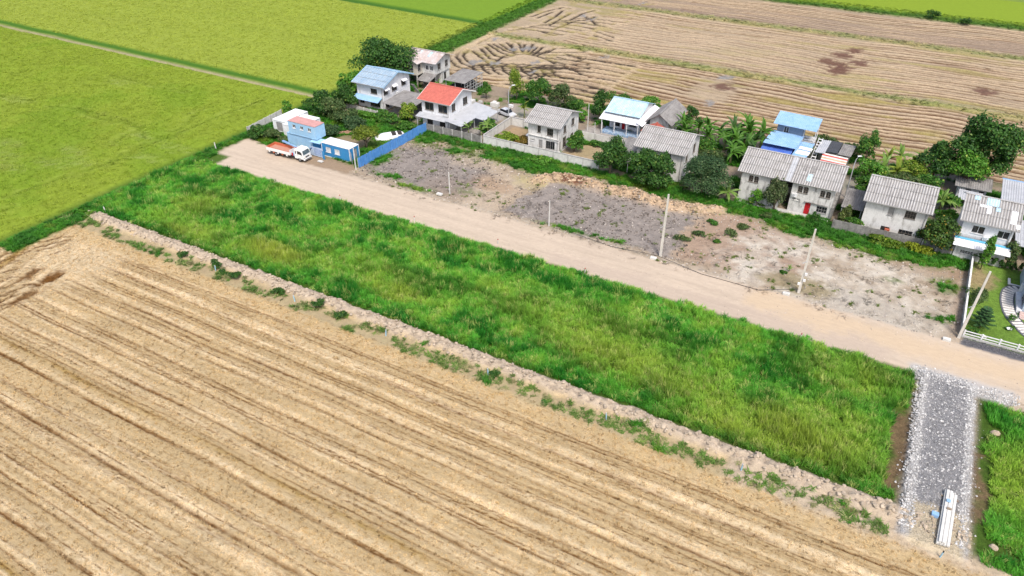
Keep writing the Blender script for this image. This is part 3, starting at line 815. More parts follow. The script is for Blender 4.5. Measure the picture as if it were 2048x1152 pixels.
# weeds wherever the soil is green: banks, lot edges, yards, bunds
x, y, r = pts(-113.5, 22, 43, 142, 7.5, 3)
z, gc = ground_at(x, y)
gr = (gc[:, 1] > gc[:, 0] * 1.12)
inplot = (y > 58.2) & (y < 80.6) & (x > -107.4) & (x < 30)
lawn = (x > 13.9) & (y > 88) & (y < 111.6)
rnd = r.rand(len(x))
patch = (y > 88.5) & (y < 112) & (x > -83) & (x < 13.6) & (fbm(x / 2.2, y / 2.2, 350, 3) + .35 * fbm(x / 9, y / 6, 349) + .25 * ((x < -66) & (y > 103)) + .2 * ss(104, 109, y) > .42) & (rnd < .5)
verge = (y > 53.7) & (y < 56.2) & (x < 9)
vm = fbm(x / 3.2, y * .4, 351, 3)
verge &= (vm > np.where(x > -48, -.6, -.05) + np.where((x > -8) & (x < 9), .3, 0)) & (np.abs(y - 54.9) < 1.0 + .7 * vm)
ok = ((gr & ~inplot & ~((y > 53.7) & (y < 58.2) & (x > -107))) | patch | (verge & (rnd < np.clip(.45 + .9 * vm, .12, .9)))) & ~lawn & ~((y > 80.6) & (y < 88.6) & (x > -110.5))
ok &= ~((x > 9.6) & (x < 16.2) & (y < 82))
x, y, gr, patch, verge = x[ok], y[ok], gr[ok], patch[ok], verge[ok]
n0 = fbm(x / 5, y / 4, 352); n1 = fbm(x / 1.4, y / 1.4, 353, 3)
c = mixc(np.broadcast_to(np.array((.06, .22, .016)), x.shape + (3,)).copy(), (.030, .125, .014), ss(-.2, .4, n0 + .4 * n1) * .8)
c = mixc(c, (.19, .24, .03), ss(.1, .6, -n0 + .3 * n1) * .6)
c = mixc(c, (.17, .17, .05), patch * .65)
c = mixc(c, (.14, .21, .05), (verge & (vm[ok] < .45)) * .7)
c = mixc(c, (.34, .31, .16), (verge & (r.rand(len(x)) < .3)) * .8)
c = c * (.75 + .5 * r.rand(len(x)))[:, None]
hs = (.30 + .35 * np.clip(n0 + .5, 0, 1)) * (.5 + r.rand(len(x))) + .12 * (y > 112)
hs = np.where(patch, hs * .5, hs); hs = np.where(verge, hs * (.55 + .6 * (vm[ok] > .4)), hs)
place('weeds', LOW, 4, x, y, r, hs, (.6 + .5 * r.rand(len(x))) * np.where(patch, .6, 1), c, 'patchy green weeds along the banks, walls and lot edges', .25)

# grass on the far bunds and the green band
x, y, r = pts(-116, 40, 142, 262, 2.6, 4)
z, gc = ground_at(x, y)
ok = (gc[:, 1] > gc[:, 0] * 1.08) | ((np.abs(y - 178.6) < 2) & (r.rand(len(x)) < .5)) | ((np.abs(y - 224.8) < 2.4) & (r.rand(len(x)) < .5))
x, y, gc = x[ok], y[ok], gc[ok]
c = gc * 1.35 * (.8 + .5 * r.rand(len(x)))[:, None]
hs = np.where(x > -106, .12 + .12 * r.rand(len(x)), .35 + .4 * r.rand(len(x)))
place('bund_grass', LOW, 4, x, y, r, hs, .7 + .5 * r.rand(len(x)), c, 'rough grass on the banks between the far fields', .25)

# rice
def rice(name, x0, x1, y0, y1, dens, seed, label):
    x, y, r = pts(x0, x1, y0, y1, dens, seed, .05)
    z, gc = ground_at(x, y)
    ok = (z > .3)
    x, y, gc, z = x[ok], y[ok], gc[ok], z[ok]
    c = gc * np.array((1.25, 1.25, 1.15)) * (.95 + .32 * r.rand(len(x)))[:, None]
    c = mixc(c, (.34, .39, .07), (r.rand(len(x)) > .85) * .45)
    scatter(name, RICE, 4, np.stack([x, y, z - .22], 1), np.stack([r.normal(0, .2, len(x)), r.normal(0, .2, len(x)), r.rand(len(x)) * 6.28], 1),
            np.stack([.7 + .5 * r.rand(len(x))] * 2 + [.7 + .5 * r.rand(len(x))], 1), c, label)
rice('rice_plants', -235, -113.3, 30, 114.4, 4.0, 5, 'ripening yellow green rice below the field track')
rice('rice_plants', -270, -113.3, 119.0, 185, 2.6, 6, 'paler ripening rice above the field track')

# straw and stubble on the harvested field
x, y, r = pts(-112, 24, 8, 54.5, 9, 7, .05)
z, gc = ground_at(x, y)
lum = gc.sum(1)
ok = r.rand(len(x)) < np.clip((lum - .78) * 2.6, .03, 1)
x, y, gc = x[ok], y[ok], gc[ok]
c = gc * np.array((1.22, 1.2, 1.16)) * (.8 + .5 * r.rand(len(x)))[:, None]
place('straw_litter', STRAW, 4, x, y, r, .5 + .5 * r.rand(len(x)), .3 + .4 * r.rand(len(x)), c, 'loose pale straw strewn over the harvested field', .2)
x, y, r = pts(-112, 24, 8, 53.8, 6, 8, .05)
y = np.round(y / .33) * .33 + r.normal(0, .03, len(y))
z, gc = ground_at(x, y)
c = gc * (.75 + .75 * r.rand(len(x)))[:, None] * np.array((1.08, 1.0, .85))
c = mixc(c, (.10, .055, .02), (r.rand(len(x)) < np.where(gc.sum(1) < .68, .35, .05)) * .8)
place('stubble', STUB, 3, x, y, r, .35 + .45 * r.rand(len(x)), .6 + .6 * r.rand(len(x)), c, 'short brown rice stubble standing in rows on the harvested field', .2)

# stones and clods
def stones(name, x, y, r, s0, s1, base, label, var=.35, sink=.15):
    s = s0 + (s1 - s0) * r.rand(len(x)) ** 2
    z, _ = ground_at(x, y)
    c = np.asarray(base) * (1 - var + 2 * var * r.rand(len(x)))[:, None]
    rot = np.stack([r.rand(len(x)) * .6, r.rand(len(x)) * .6, r.rand(len(x)) * 6.28], 1)
    scatter(name, ROCK, 5, np.stack([x, y, z + s * sink], 1), rot, np.stack([s * (.8 + .5 * r.rand(len(x))), s, s * .9], 1), c, label)
x, y, r = pts(8.0, 20, 53.5, 82.5, 75, 9, .1)
e = .35 * noise(x, y, 360)
ed = ((np.abs(x - 10.45 + .02 * (y - 60)) < .6 + e) | (np.abs(x - 15.2) < .42 + e)) & (y > 55.5) & (y < 81)
top = (y > 79.4 + e) & (y < 81.6 + e) & (x > 8.8)
mid = (x > 11) & (x < 15) & (y > 59) & (y < 80) & (r.rand(len(x)) < .10 + .3 * (noise(x * .7 + .3 * y, y * 2.3, 66) > .45))
spill = (r.rand(len(x)) < .02) & (y > 56) & (x > 9) & (x < 16.6)
ok = ed | (top & (r.rand(len(x)) < .7)) | mid | spill
x, y = x[ok], y[ok]
stones('white_stones', x, y, r, .07, .26, (.42, .41, .395), 'crushed white stones edging the grey gravel pad', .4)
x, y, r = pts(10.9, 15.0, 59.3, 80.0, 60, 10, .1)
stones('grey_gravel', x, y, r, .05, .14, (.24, .237, .24), 'dark grey gravel surfacing the pad', .5)
x, y, r = pts(13.9, 24, 88.8, 90.5, 70, 11, .1)
stones('dark_gravel', x, y, r, .05, .14, (.10, .10, .115), 'dark blue grey gravel below the white fence', .5)
x, y, r = pts(-111, 16, 54.5, 58.8, 9, 12)
ok = np.abs(y - 57.1) < 1.0 + .4 * noise(x, y, 361)
x, y = x[ok], y[ok]
stones('clay_clods', x, y, r, .10, .55, (.36, .295, .225), 'pale clods of clay heaped along the field edge', .25)
x, y, r = pts(-84, 14, 88.6, 110, 3.2, 13)
z, gc = ground_at(x, y)
w = (gc[:, 1] < gc[:, 0] * 1.05) & (r.rand(len(x)) < .3 + .6 * ((y < 91) | (y > 104)) + .3 * (fbm(x / 4, y / 4, 362) > .1))
x, y = x[w], y[w]
stones('rubble', x, y, r, .06, .32, (.36, .32, .28), 'small stones and clods scattered over the bare lots', .45)
x, y, r = pts(-54, -22, 102, 109, 6, 14)
d = lines_dist(x, y, [[(-53, 103.2), (-50, 106.2), (-46, 106.6), (-41, 105.8), (-36, 106.3), (-30, 105.2), (-26.5, 106.5), (-22.5, 107.6)]], 4)
x, y = x[d < 1.7], y[d < 1.7]
stones('earth_clods', x, y, r, .15, .7, (.37, .27, .18), 'brown clods on the spoil mound behind the grey lot', .3, .1)
x, y, r = pts(-84, 14, 87.5, 112, .55, 15)
z, gc = ground_at(x, y)
w = (gc[:, 1] < gc[:, 0] * 1.02) & ((fbm(x / 5, y / 5, 363) > -.1))
x, y, gc = x[w], y[w], gc[w]
place('dry_sticks', STRAW, 4, x, y, r, .8 + .8 * r.rand(len(x)), .8 + .9 * r.rand(len(x)), gc * (.45 + .9 * r.rand(len(x)))[:, None], 'dry sticks and dead stalks lying on the bare lots', .2)

x, y, r = pts(-86, -8, 89, 109, 3.5, 16)
n_ = fbm(x / 3, y / 3, 370)
z, gc = ground_at(x, y)
ok = (gc[:, 1] < gc[:, 0] * 1.05) & (n_ > -.15) & ((ell(x, y, -73.5, 98.5, 14, 8.5) + box(x, y, -54, -23, 90, 105.5)) > .3)
x, y = x[ok], y[ok]
stones('dark_clods', x, y, r, .10, .42, (.125, .105, .09), 'dark earth clods strewn over the grey lots', .4)

x, y, r = pts(-111, 20, 80.8, 88.6, 3.0, 17)
ok = (fbm(x / 3, y / 2, 372) > .0) | (np.abs(y - 84.7) > 3.0)
stones('road_pebbles', x[ok], y[ok], r, .04, .15, (.42, .36, .30), 'small pebbles lying on the dirt road', .4)

# ------------------------------------------------------------------ mesh builder
class MB:
    def __init__(s):
        s.V, s.F, s.M = [], [], []
    def quad(s, a, b, c, d, m=0):
        k = len(s.V); s.V += [tuple(a), tuple(b), tuple(c), tuple(d)]; s.F.append((k, k + 1, k + 2, k + 3)); s.M.append(m); return s
    def tri(s, a, b, c, m=0):
        k = len(s.V); s.V += [tuple(a), tuple(b), tuple(c)]; s.F.append((k, k + 1, k + 2)); s.M.append(m); return s
    def box(s, x0, x1, y0, y1, z0, z1, m=0):
        k = len(s.V)
        s.V += [(x0, y0, z0), (x1, y0, z0), (x1, y1, z0), (x0, y1, z0), (x0, y0, z1), (x1, y0, z1), (x1, y1, z1), (x0, y1, z1)]
        for f in ((0, 3, 2, 1), (4, 5, 6, 7), (0, 1, 5, 4), (1, 2, 6, 5), (2, 3, 7, 6), (3, 0, 4, 7)):
            s.F.append(tuple(k + i for i in f)); s.M.append(m)
        return s
    def bar(s, p, q, w=.05, h=None, m=0):
        """a straight square bar from p to q"""
        p, q = Vector(p), Vector(q); h = h or w
        d = (q - p).normalized(); up = Vector((0, 0, 1)) if abs(d.z) < .95 else Vector((0, 1, 0))
        a = d.cross(up).normalized() * w / 2; b = a.cross(d).normalized() * h / 2
        k = len(s.V)
        for e in (p, q):
            s.V += [tuple(e - a - b), tuple(e + a - b), tuple(e + a + b), tuple(e - a + b)]
        for f in ((0, 3, 2, 1), (4, 5, 6, 7), (0, 1, 5, 4), (1, 2, 6, 5), (2, 3, 7, 6), (3, 0, 4, 7)):
            s.F.append(tuple(k + i for i in f)); s.M.append(m)
        return s
    def tube(s, ptsl, radii, n=8, m=0, cap=True):
        ptsl = [Vector(p) for p in ptsl]
        if not hasattr(radii, '__len__'): radii = [radii] * len(ptsl)
        k0 = len(s.V); N = len(ptsl)
        for i, p in enumerate(ptsl):
            d = (ptsl[min(i + 1, N - 1)] - ptsl[max(i - 1, 0)]).normalized()
            up = Vector((0, 0, 1)) if abs(d.z) < .9 else Vector((1, 0, 0))
            a = d.cross(up).normalized(); b = a.cross(d)
            for j in range(n):
                t = 6.28318 * j / n
                s.V.append(tuple(p + (a * math.cos(t) + b * math.sin(t)) * radii[i]))
        for i in range(N - 1):
            for j in range(n):
                s.F.append((k0 + i * n + j, k0 + i * n + (j + 1) % n, k0 + (i + 1) * n + (j + 1) % n, k0 + (i + 1) * n + j)); s.M.append(m)
        if cap:
            s.F.append(tuple(k0 + j for j in range(n))[::-1]); s.M.append(m)
            s.F.append(tuple(k0 + (N - 1) * n + j for j in range(n))); s.M.append(m)
        return s
    def poly(s, ps, m=0):
        k = len(s.V); s.V += [tuple(p) for p in ps]; s.F.append(tuple(range(k, k + len(ps)))); s.M.append(m)
    def prism(s, ps, d, m=0):
        """extrude polygon ps by vector d"""
        d = Vector(d); a = [Vector(p) for p in ps]; b = [p + d for p in a]; n = len(a)
        s.poly(a[::-1], m); s.poly(b, m)
        for i in range(n):
            s.quad(a[i], a[(i + 1) % n], b[(i + 1) % n], b[i], m)
        return s
    def mesh(s, name, smooth=False):
        me = bpy.data.meshes.new(name)
        me.from_pydata(s.V, [], s.F)
        for p, mi in zip(me.polygons, s.M):
            p.material_index = mi; p.use_smooth = smooth
        me.update()
        return me
    def build(s, name, mat, parent=None, label=None, cat=None, smooth=False, bevel=0, **kw):
        me = s.mesh(name, smooth)
        for m in (mat if isinstance(mat, (list, tuple)) else [mat]): me.materials.append(m)
        if bevel:
            bm = bmesh.new(); bm.from_mesh(me)
            bmesh.ops.remove_doubles(bm, verts=bm.verts, dist=.0005)
            bmesh.ops.recalc_face_normals(bm, faces=bm.faces)
            bmesh.ops.bevel(bm, geom=bm.edges[:], offset=bevel, segments=2, affect='EDGES', clamp_overlap=True)
            bm.to_mesh(me); bm.free()
        o = link(name, me, None, parent)
        return props(o, label, cat, **kw)

# ------------------------------------------------------------------ hard materials
def sm(*a, **k): return surf(*a, **k)
W_CONC = sm('raw_concrete_wall', (.57, .56, .535), (.45, .44, .42), 1.2, lo=.35, hi=.7, rough=.9, spec=.15, dirt=(.10, .095, .085), dirt_amt=.95, bump=.2)
W_PALE = sm('pale_weathered_wall', (.64, .63, .61), (.53, .52, .50), 1.4, lo=.35, hi=.7, rough=.85, spec=.15, dirt=(.20, .185, .16), dirt_amt=.8, bump=.15)
W_WHITE = sm('white_painted_wall', (.70, .70, .71), (.62, .62, .64), 1.0, rough=.7, dirt=(.33, .31, .28), dirt_amt=.55)
W_CREAM = sm('aged_cream_boards', (.58, .55, .49), (.44, .40, .34), 2.2, stretch=(1, 1, 3), rough=.85, dirt=(.30, .22, .14), dirt_amt=.45)
W_BLUEG = sm('blue_grey_wall', (.19, .25, .34), (.15, .20, .28), 1.2, rough=.6)
R_GREY = sm('grey_fibre_cement_roof', (.44, .43, .42), (.33, .315, .30), .9, stretch=(1, .5, .5), lo=.35, hi=.7, rough=.9, spec=.15, dirt=(.12, .11, .10), dirt_amt=.6, dirt_scale=(2.4, .5, .5), bump=.15)
R_GREYD = sm('dark_grey_roof', (.25, .24, .23), (.17, .16, .155), 1.1, stretch=(1, .5, .5), rough=.9, spec=.15, dirt=(.09, .085, .08), dirt_amt=.6, dirt_scale=(2.4, .5, .5))
R_BLUE = sm('faded_blue_metal_roof', (.24, .42, .60), (.36, .52, .66), 1.0, stretch=(1, .6, .6), rough=.5, spec=.4, dirt=(.14, .27, .42), dirt_amt=.5, dirt_scale=(3, .6, .6))
R_LBLUE = sm('pale_blue_metal_roof', (.34, .50, .60), (.46, .58, .64), 1.3, stretch=(1, .6, .6), rough=.5, spec=.4, dirt=(.22, .42, .56), dirt_amt=.4, dirt_scale=(3, .6, .6))
R_NBLUE = sm('blue_metal_sheet', (.22, .38, .60), (.30, .46, .66), .8, rough=.4, spec=.5, dirt=(.10, .2, .42), dirt_amt=.3)
R_DBLUE = sm('deep_blue_metal_sheet', (.06, .12, .44), (.09, .18, .50), .9, rough=.4, spec=.5)
R_RED = sm('red_tile_roof', (.50, .145, .11), (.42, .115, .09), 1.6, rough=.7, spec=.25, dirt=(.30, .09, .07), dirt_amt=.45)
R_RUST = sm('rusty_zinc_roof', (.46, .44, .44), (.38, .30, .27), .8, stretch=(1, .6, .6), lo=.3, hi=.6, rough=.75, dirt=(.62, .60, .60), dirt_amt=.7)
R_WHITE = sm('white_metal_sheet', (.74, .74, .75), (.64, .64, .66), .9, rough=.5, spec=.4, dirt=(.42, .41, .40), dirt_amt=.3)
R_ZINC = sm('grey_metal_sheet', (.40, .41, .43), (.33, .34, .36), .9, rough=.5, spec=.4, dirt=(.3, .3, .3), dirt_amt=.4)
C_BLUE = sm('blue_container_paint', (.035, .22, .46), (.03, .18, .40), 1.2, rough=.45, spec=.4, dirt=(.10, .20, .30), dirt_amt=.35)
C_LBLUE = sm('light_blue_container_paint', (.30, .50, .68), (.26, .44, .62), 1.0, rough=.5, spec=.4, dirt=(.42, .52, .6), dirt_amt=.4)
C_PINK = sm('sun_bleached_red_roof', (.50, .26, .24), (.42, .22, .20), 1.4, rough=.7, dirt=(.56, .38, .35), dirt_amt=.5)
F_BLUE = sm('blue_fence_sheet', (.06, .20, .50), (.09, .26, .56), 1.5, rough=.5, spec=.4, dirt=(.16, .28, .46), dirt_amt=.4)
GLASS = sm('dark_window_glass', (.012, .014, .016), (.03, .033, .036), 3.0, rough=.12, spec=.6, fine=0)
F_WHITE = sm('white_frame', (.72, .72, .72), rough=.5, fine=0)
F_DARK = sm('dark_wood_frame', (.19, .165, .14), rough=.7, fine=0)
F_GREYF = sm('grey_frame', (.30, .29, .28), rough=.7, fine=0)
CONC = sm('precast_concrete', (.45, .44, .42), (.37, .36, .34), 1.8, rough=.9, dirt=(.20, .19, .17), dirt_amt=.5)
CONC_L = sm('pale_concrete', (.58, .57, .54), (.49, .48, .45), 1.8, rough=.9, dirt=(.25, .24, .21), dirt_amt=.4)
CONC_D = sm('blackened_concrete', (.24, .23, .215), (.15, .145, .135), 1.4, rough=.9, dirt=(.05, .05, .045), dirt_amt=.8)
POLE_M = sm('pole_concrete', (.56, .53, .48), (.47, .44, .39), 1.0, rough=.85)
POLE_W = sm('white_post_concrete', (.58, .57, .54), (.48, .47, .44), 1.0, rough=.85)
STEEL = sm('galvanised_steel', (.40, .41, .42), rough=.5, spec=.5)
BLACK = sm('black_rubber', (.022, .022, .024), rough=.8)
WOOD = sm('weathered_timber', (.30, .24, .18), (.20, .15, .11), 2.5, rough=.9)
DARKV = sm('dark_interior', (.035, .032, .03), rough=.9)

R_VALLEY = sm('valley_shade_and_laps', (.24, .23, .22), (.17, .16, .155), 1.0, stretch=(1, .4, .4), rough=.95)  # shade painted into the corrugation valleys so the ribs show; sheet laps share it
# ------------------------------------------------------------------ roofs, walls, windows
def sheet(mb, p0, along, up, period=.33, amp=.035, th=.03, m=0, rowsn=3):
    """corrugated sheet: p0 eave corner, along = eave vector, up = slope vector"""
    p0, along, up = Vector(p0), Vector(along), Vector(up)
    nrm = along.cross(up).normalized()
    if nrm.z < 0: nrm = -nrm
    n = max(4, int(along.length / period * 4)) if amp > 0 else 1
    k0 = len(mb.V)
    for j in range(rowsn + 1):
        for i in range(n + 1):
            a = (i % 4)
            o = (0, 1, 0, -1)[a] * amp if amp > 0 else 0
            mb.V.append(tuple(p0 + along * (i / n) + up * (j / rowsn) + nrm * o))
    for j in range(rowsn):
        for i in range(n):
            a = k0 + j * (n + 1) + i
            mb.F.append((a, a + 1, a + n + 2, a + n + 1)); mb.M.append(m + 1 if (amp > .036 and i % 4 in (2, 3)) else m)  # lower half of each wave takes the painted shade colour
    b = [p0, p0 + along, p0 + along + up, p0 + up]
    b = [q - nrm * (amp + th) for q in b]
    mb.quad(b[3], b[2], b[1], b[0], m)
    t = [p0, p0 + along, p0 + along + up, p0 + up]
    for i in range(4):
        mb.quad(b[i], b[(i + 1) % 4], t[(i + 1) % 4], t[i], m)

def facade(mb, org, ux, w, z0, z1, nrm, ops, m=0, depth=.14):
    """wall rectangle with recessed openings; ops = [(s0, s1, z0, z1)]"""
    org, ux, nrm = Vector(org), Vector(ux), Vector(nrm)
    P = lambda s, z, d=0: org + ux * s + Vector((0, 0, z)) - nrm * d
    S = sorted(set([0, w] + [o[0] for o in ops] + [o[1] for o in ops]))
    Z = sorted(set([z0, z1] + [o[2] for o in ops] + [o[3] for o in ops]))
    for a, b in zip(S[:-1], S[1:]):
        for c, d in zip(Z[:-1], Z[1:]):
            cs, cz = (a + b) / 2, (c + d) / 2
            if any(o[0] < cs < o[1] and o[2] < cz < o[3] for o in ops): continue
            mb.quad(P(a, c), P(b, c), P(b, d), P(a, d), m)
    for o in ops:
        s0, s1, c, d = o[:4]
        mb.quad(P(s0, c), P(s0, c, depth), P(s0, d, depth), P(s0, d), m)
        mb.quad(P(s1, c, depth), P(s1, c), P(s1, d), P(s1, d, depth), m)
        mb.quad(P(s0, c), P(s1, c), P(s1, c, depth), P(s0, c, depth), m)
        mb.quad(P(s0, d, depth), P(s1, d, depth), P(s1, d), P(s0, d), m)

def window(parent, org, ux, nrm, s0, s1, z0, z1, nx=2, nz=1, frame=F_DARK, pane=GLASS, arch=False, wallm=None, depth=.14, name='window', fw=.06, open_=False):
    org, ux, nrm = Vector(org), Vector(ux), Vector(nrm)
    P = lambda s, z, d=0: org + ux * s + Vector((0, 0, z)) - nrm * d
    mb = MB()
    d = depth * .55
    def hb(sa, za, sb, zb, w): mb.bar(P(sa, za, d), P(sb, zb, d), w, w)
    hb(s0 + fw / 2, z0, s0 + fw / 2, z1, fw); hb(s1 - fw / 2, z0, s1 - fw / 2, z1, fw)
    hb(s0, z0 + fw / 2, s1, z0 + fw / 2, fw); hb(s0, z1 - fw / 2, s1, z1 - fw / 2, fw)
    for i in range(1, nx):
        s = s0 + (s1 - s0) * i / nx; hb(s, z0, s, z1, fw * (.9 if i * 2 == nx else .6))
    for j in range(1, nz):
        z = z0 + (z1 - z0) * j / nz; hb(s0, z, s1, z, fw * .6)
    mats = [frame]
    if arch and wallm:
        mats.append(wallm)
        c = (s1 - s0) / 2; r_ = c
        for sg, sc0 in ((1, s0), (-1, s1)):
            prev = None
            for i in range(5):
                t = math.pi / 2 * i / 4
                q = (sc0 + sg * (c - r_ * math.cos(t)), z1 - c * .55 + r_ * .55 * math.sin(t))
                if prev: mb.prism([P(prev[0], prev[1], -.002), P(q[0], q[1], -.002), P(sc0, z1, -.002)], -nrm * depth * .8, 1)
                prev = q
    # sill, proud of the wall
    mb.bar(P(s0 - .05, z0 - .03, -.03), P(s1 + .05, z0 - .03, -.03), .12, .06)
    w = mb.build(name, mats, parent)
    pb = MB(); pb.quad(P(s0, z0, depth * .9), P(s1, z0, depth * .9), P(s1, z1, depth * .9), P(s0, z1, depth * .9))
    pb.build('pane', pane, w)
    return w

SIDE = {'S': (lambda x0, x1, y0, y1: ((x0, y0, 0), (1, 0, 0), (0, -1, 0), x1 - x0)),
        'E': (lambda x0, x1, y0, y1: ((x1, y0, 0), (0, 1, 0), (1, 0, 0), y1 - y0)),
        'N': (lambda x0, x1, y0, y1: ((x1, y1, 0), (-1, 0, 0), (0, 1, 0), x1 - x0)),
        'W': (lambda x0, x1, y0, y1: ((x0, y1, 0), (0, -1, 0), (-1, 0, 0), y1 - y0))}

def walls(parent, x0, x1, y0, y1, z0, z1, mat, ops=(), gable=None, name='wall'):
    """ops: (side, s0, s1, z0, z1, kind, ...)"""
    mb = MB()
    for sd in 'SENW':
        org, ux, nrm, w = SIDE[sd](x0, x1, y0, y1)
        facade(mb, org, ux, w, z0, z1, nrm, [o[1:5] for o in ops if o[0] == sd])
    if gable:                                   # (axis, ridge height): closing triangles
        ax, zr = gable
        if ax == 'x':
            ym = (y0 + y1) / 2
            mb.tri((x1, y0, z1), (x1, y1, z1), (x1, ym, zr)); mb.tri((x0, y1, z1), (x0, y0, z1), (x0, ym, zr))
        else:
            xm = (x0 + x1) / 2
            mb.tri((x0, y0, z1), (x1, y0, z1), (xm, y0, zr)); mb.tri((x1, y1, z1), (x0, y1, z1), (xm, y1, zr))
    o = mb.build(name, mat, parent)
    for op in ops:
        sd, s0, s1, a, b, kind = op[:6]
        org, ux, nrm, w = SIDE[sd](x0, x1, y0, y1)
        if kind == 'win': window(parent, org, ux, nrm, s0, s1, a, b, *op[6:])
        elif kind == 'arch': window(parent, org, ux, nrm, s0, s1, a, b, 2, 3, F_DARK, GLASS, True, mat)
        elif kind == 'white': window(parent, org, ux, nrm, s0, s1, a, b, 2, 1, F_WHITE)
        elif kind == 'grille':
            window(parent, org, ux, nrm, s0, s1, a, b, op[6], op[7], mat, DARKV, name='vent_block', fw=.09)
        elif kind in ('door', 'reddoor', 'dark'):
            org, ux, nrm = Vector(org), Vector(ux), Vector(nrm)
            P = lambda s, z, d=0: org + ux * s + Vector((0, 0, z)) - nrm * d
            db = MB(); dm = {'door': F_GREYF, 'reddoor': RED_DOOR, 'dark': DARKV}[kind]
            db.prism([P(s0, a, .12), P(s1, a, .12), P(s1, b, .12), P(s0, b, .12)], -nrm * .04)
            if kind != 'dark':
                n = 2
                for i in range(n):
                    for z_a, z_b in ((.08, .45), (.52, .92)):
                        sa = s0 + (s1 - s0) * (i + .15) / n; sb = s0 + (s1 - s0) * (i + .85) / n
                        db.prism([P(sa, a + (b - a) * z_a, .10), P(sb, a + (b - a) * z_a, .10), P(sb, a + (b - a) * z_b, .10), P(sa, a + (b - a) * z_b, .10)], -nrm * .018)
            d = db.build('door' if kind != 'dark' else 'doorway', dm, parent)
            if kind != 'dark':
                MB().bar(P(s1 - .12, a + (b - a) * .48, .06), P(s1 - .12, a + (b - a) * .54, .06), .05).build('handle', STEEL, d)
    return o
RED_DOOR = sm('red_door_paint', (.42, .012, .018), (.34, .01, .015), 2, rough=.5)

def gable_roof(parent, x0, x1, y0, y1, ze, zr, mat, period=.33, amp=.04, axis='x', ridge=True, fascia=None, name='roof'):
    """outer eave rectangle, eave and ridge height"""
    mb = MB()
    if axis == 'x':
        ym = (y0 + y1) / 2
        sheet(mb, (x0, y0, ze), (x1 - x0, 0, 0), (0, ym - y0, zr - ze), period, amp)
        sheet(mb, (x0, y1, ze), (x1 - x0, 0, 0), (0, ym - y1, zr - ze), period, amp)
        ra, rb = (x0, ym, zr + .05), (x1, ym, zr + .05)
    else:
        xm = (x0 + x1) / 2
        sheet(mb, (x0, y0, ze), (0, y1 - y0, 0), (xm - x0, 0, zr - ze), period, amp)
        sheet(mb, (x1, y0, ze), (0, y1 - y0, 0), (xm - x1, 0, zr - ze), period, amp)
        ra, rb = (xm, y0, zr + .05), (xm, y1, zr + .05)
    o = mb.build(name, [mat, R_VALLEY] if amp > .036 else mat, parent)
    if amp > .036 and axis == 'x':                       # laps where one row of sheets covers the next
        for t in (.34, .67):
            for ys in (y0, y1):
                yy_ = ys + (ym - ys) * t; zz_ = ze + (zr - ze) * t + amp + .004
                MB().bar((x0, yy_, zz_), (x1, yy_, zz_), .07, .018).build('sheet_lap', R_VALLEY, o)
    if ridge: MB().bar(ra, rb, .34, .07).build('ridge_cap', mat if ridge is True else ridge, o)
    if fascia:
        if axis == 'x':
            ym = (y0 + y1) / 2
            for x in (x0 - .03, x1 + .03):
                MB().bar((x, y0, ze - .06), (x, ym, zr - .06), .05, .2).bar((x, y1, ze - .06), (x, ym, zr - .06), .05, .2).build('barge_board', fascia, parent)
        else:
            xm = (x0 + x1) / 2
            for y in (y0 - .03, y1 + .03):
                MB().bar((x0, y, ze - .06), (xm, y, zr - .06), .05, .2).bar((x1, y, ze - .06), (xm, y, zr - .06), .05, .2).build('barge_board', fascia, parent)
    return o

def patch(roof, x0, x1, y0, ze, slope, ya, yb, mat, label):
    """one odd sheet lying on a front roof slope (slope = rise per metre of y)"""
    mb = MB(); f = lambda y: ze + (y - y0) * slope + .055
    sheet(mb, (x0, ya, f(ya)), (x1 - x0, 0, 0), (0, yb - ya, f(yb) - f(ya)), .33, .03, .005, 0, 1)
    mb.build('roof_panel', mat, roof, label)

def lean_roof(parent, pts4, mat, amp=.03, name='roof_sheet', label=None, period=.33):
    """pts4: eave a, eave b, top b, top a"""
    a, b, c, d = [Vector(p) for p in pts4]
    mb = MB(); sheet(mb, a, b - a, ((d - a) + (c - b)) / 2, period, amp)
    return mb.build(name, mat, parent, label)

def awning(parent, p, ux, nrm, w, out=.7, drop=.4, mat=R_WHITE):
    p, ux, nrm = Vector(p), Vector(ux), Vector(nrm)
    e = p + nrm * out - Vector((0, 0, drop))
    mb = MB(); sheet(mb, e, ux * w, p - e, .2, .012, .01, 0, 1)
    mb.build('awning', mat, parent)

def ac_unit(parent, x, y, z):
    mb = MB().box(x - .4, x + .4, y - .3, y - .003, z, z + .6)
    o = mb.build('air_conditioner', F_WHITE, parent, bevel=.02)
    b = MB(); b.tube([(x - .1, y - .305, z + .3), (x - .1, y - .33, z + .3)], .22, 12); b.build('fan_grille', STEEL, o)

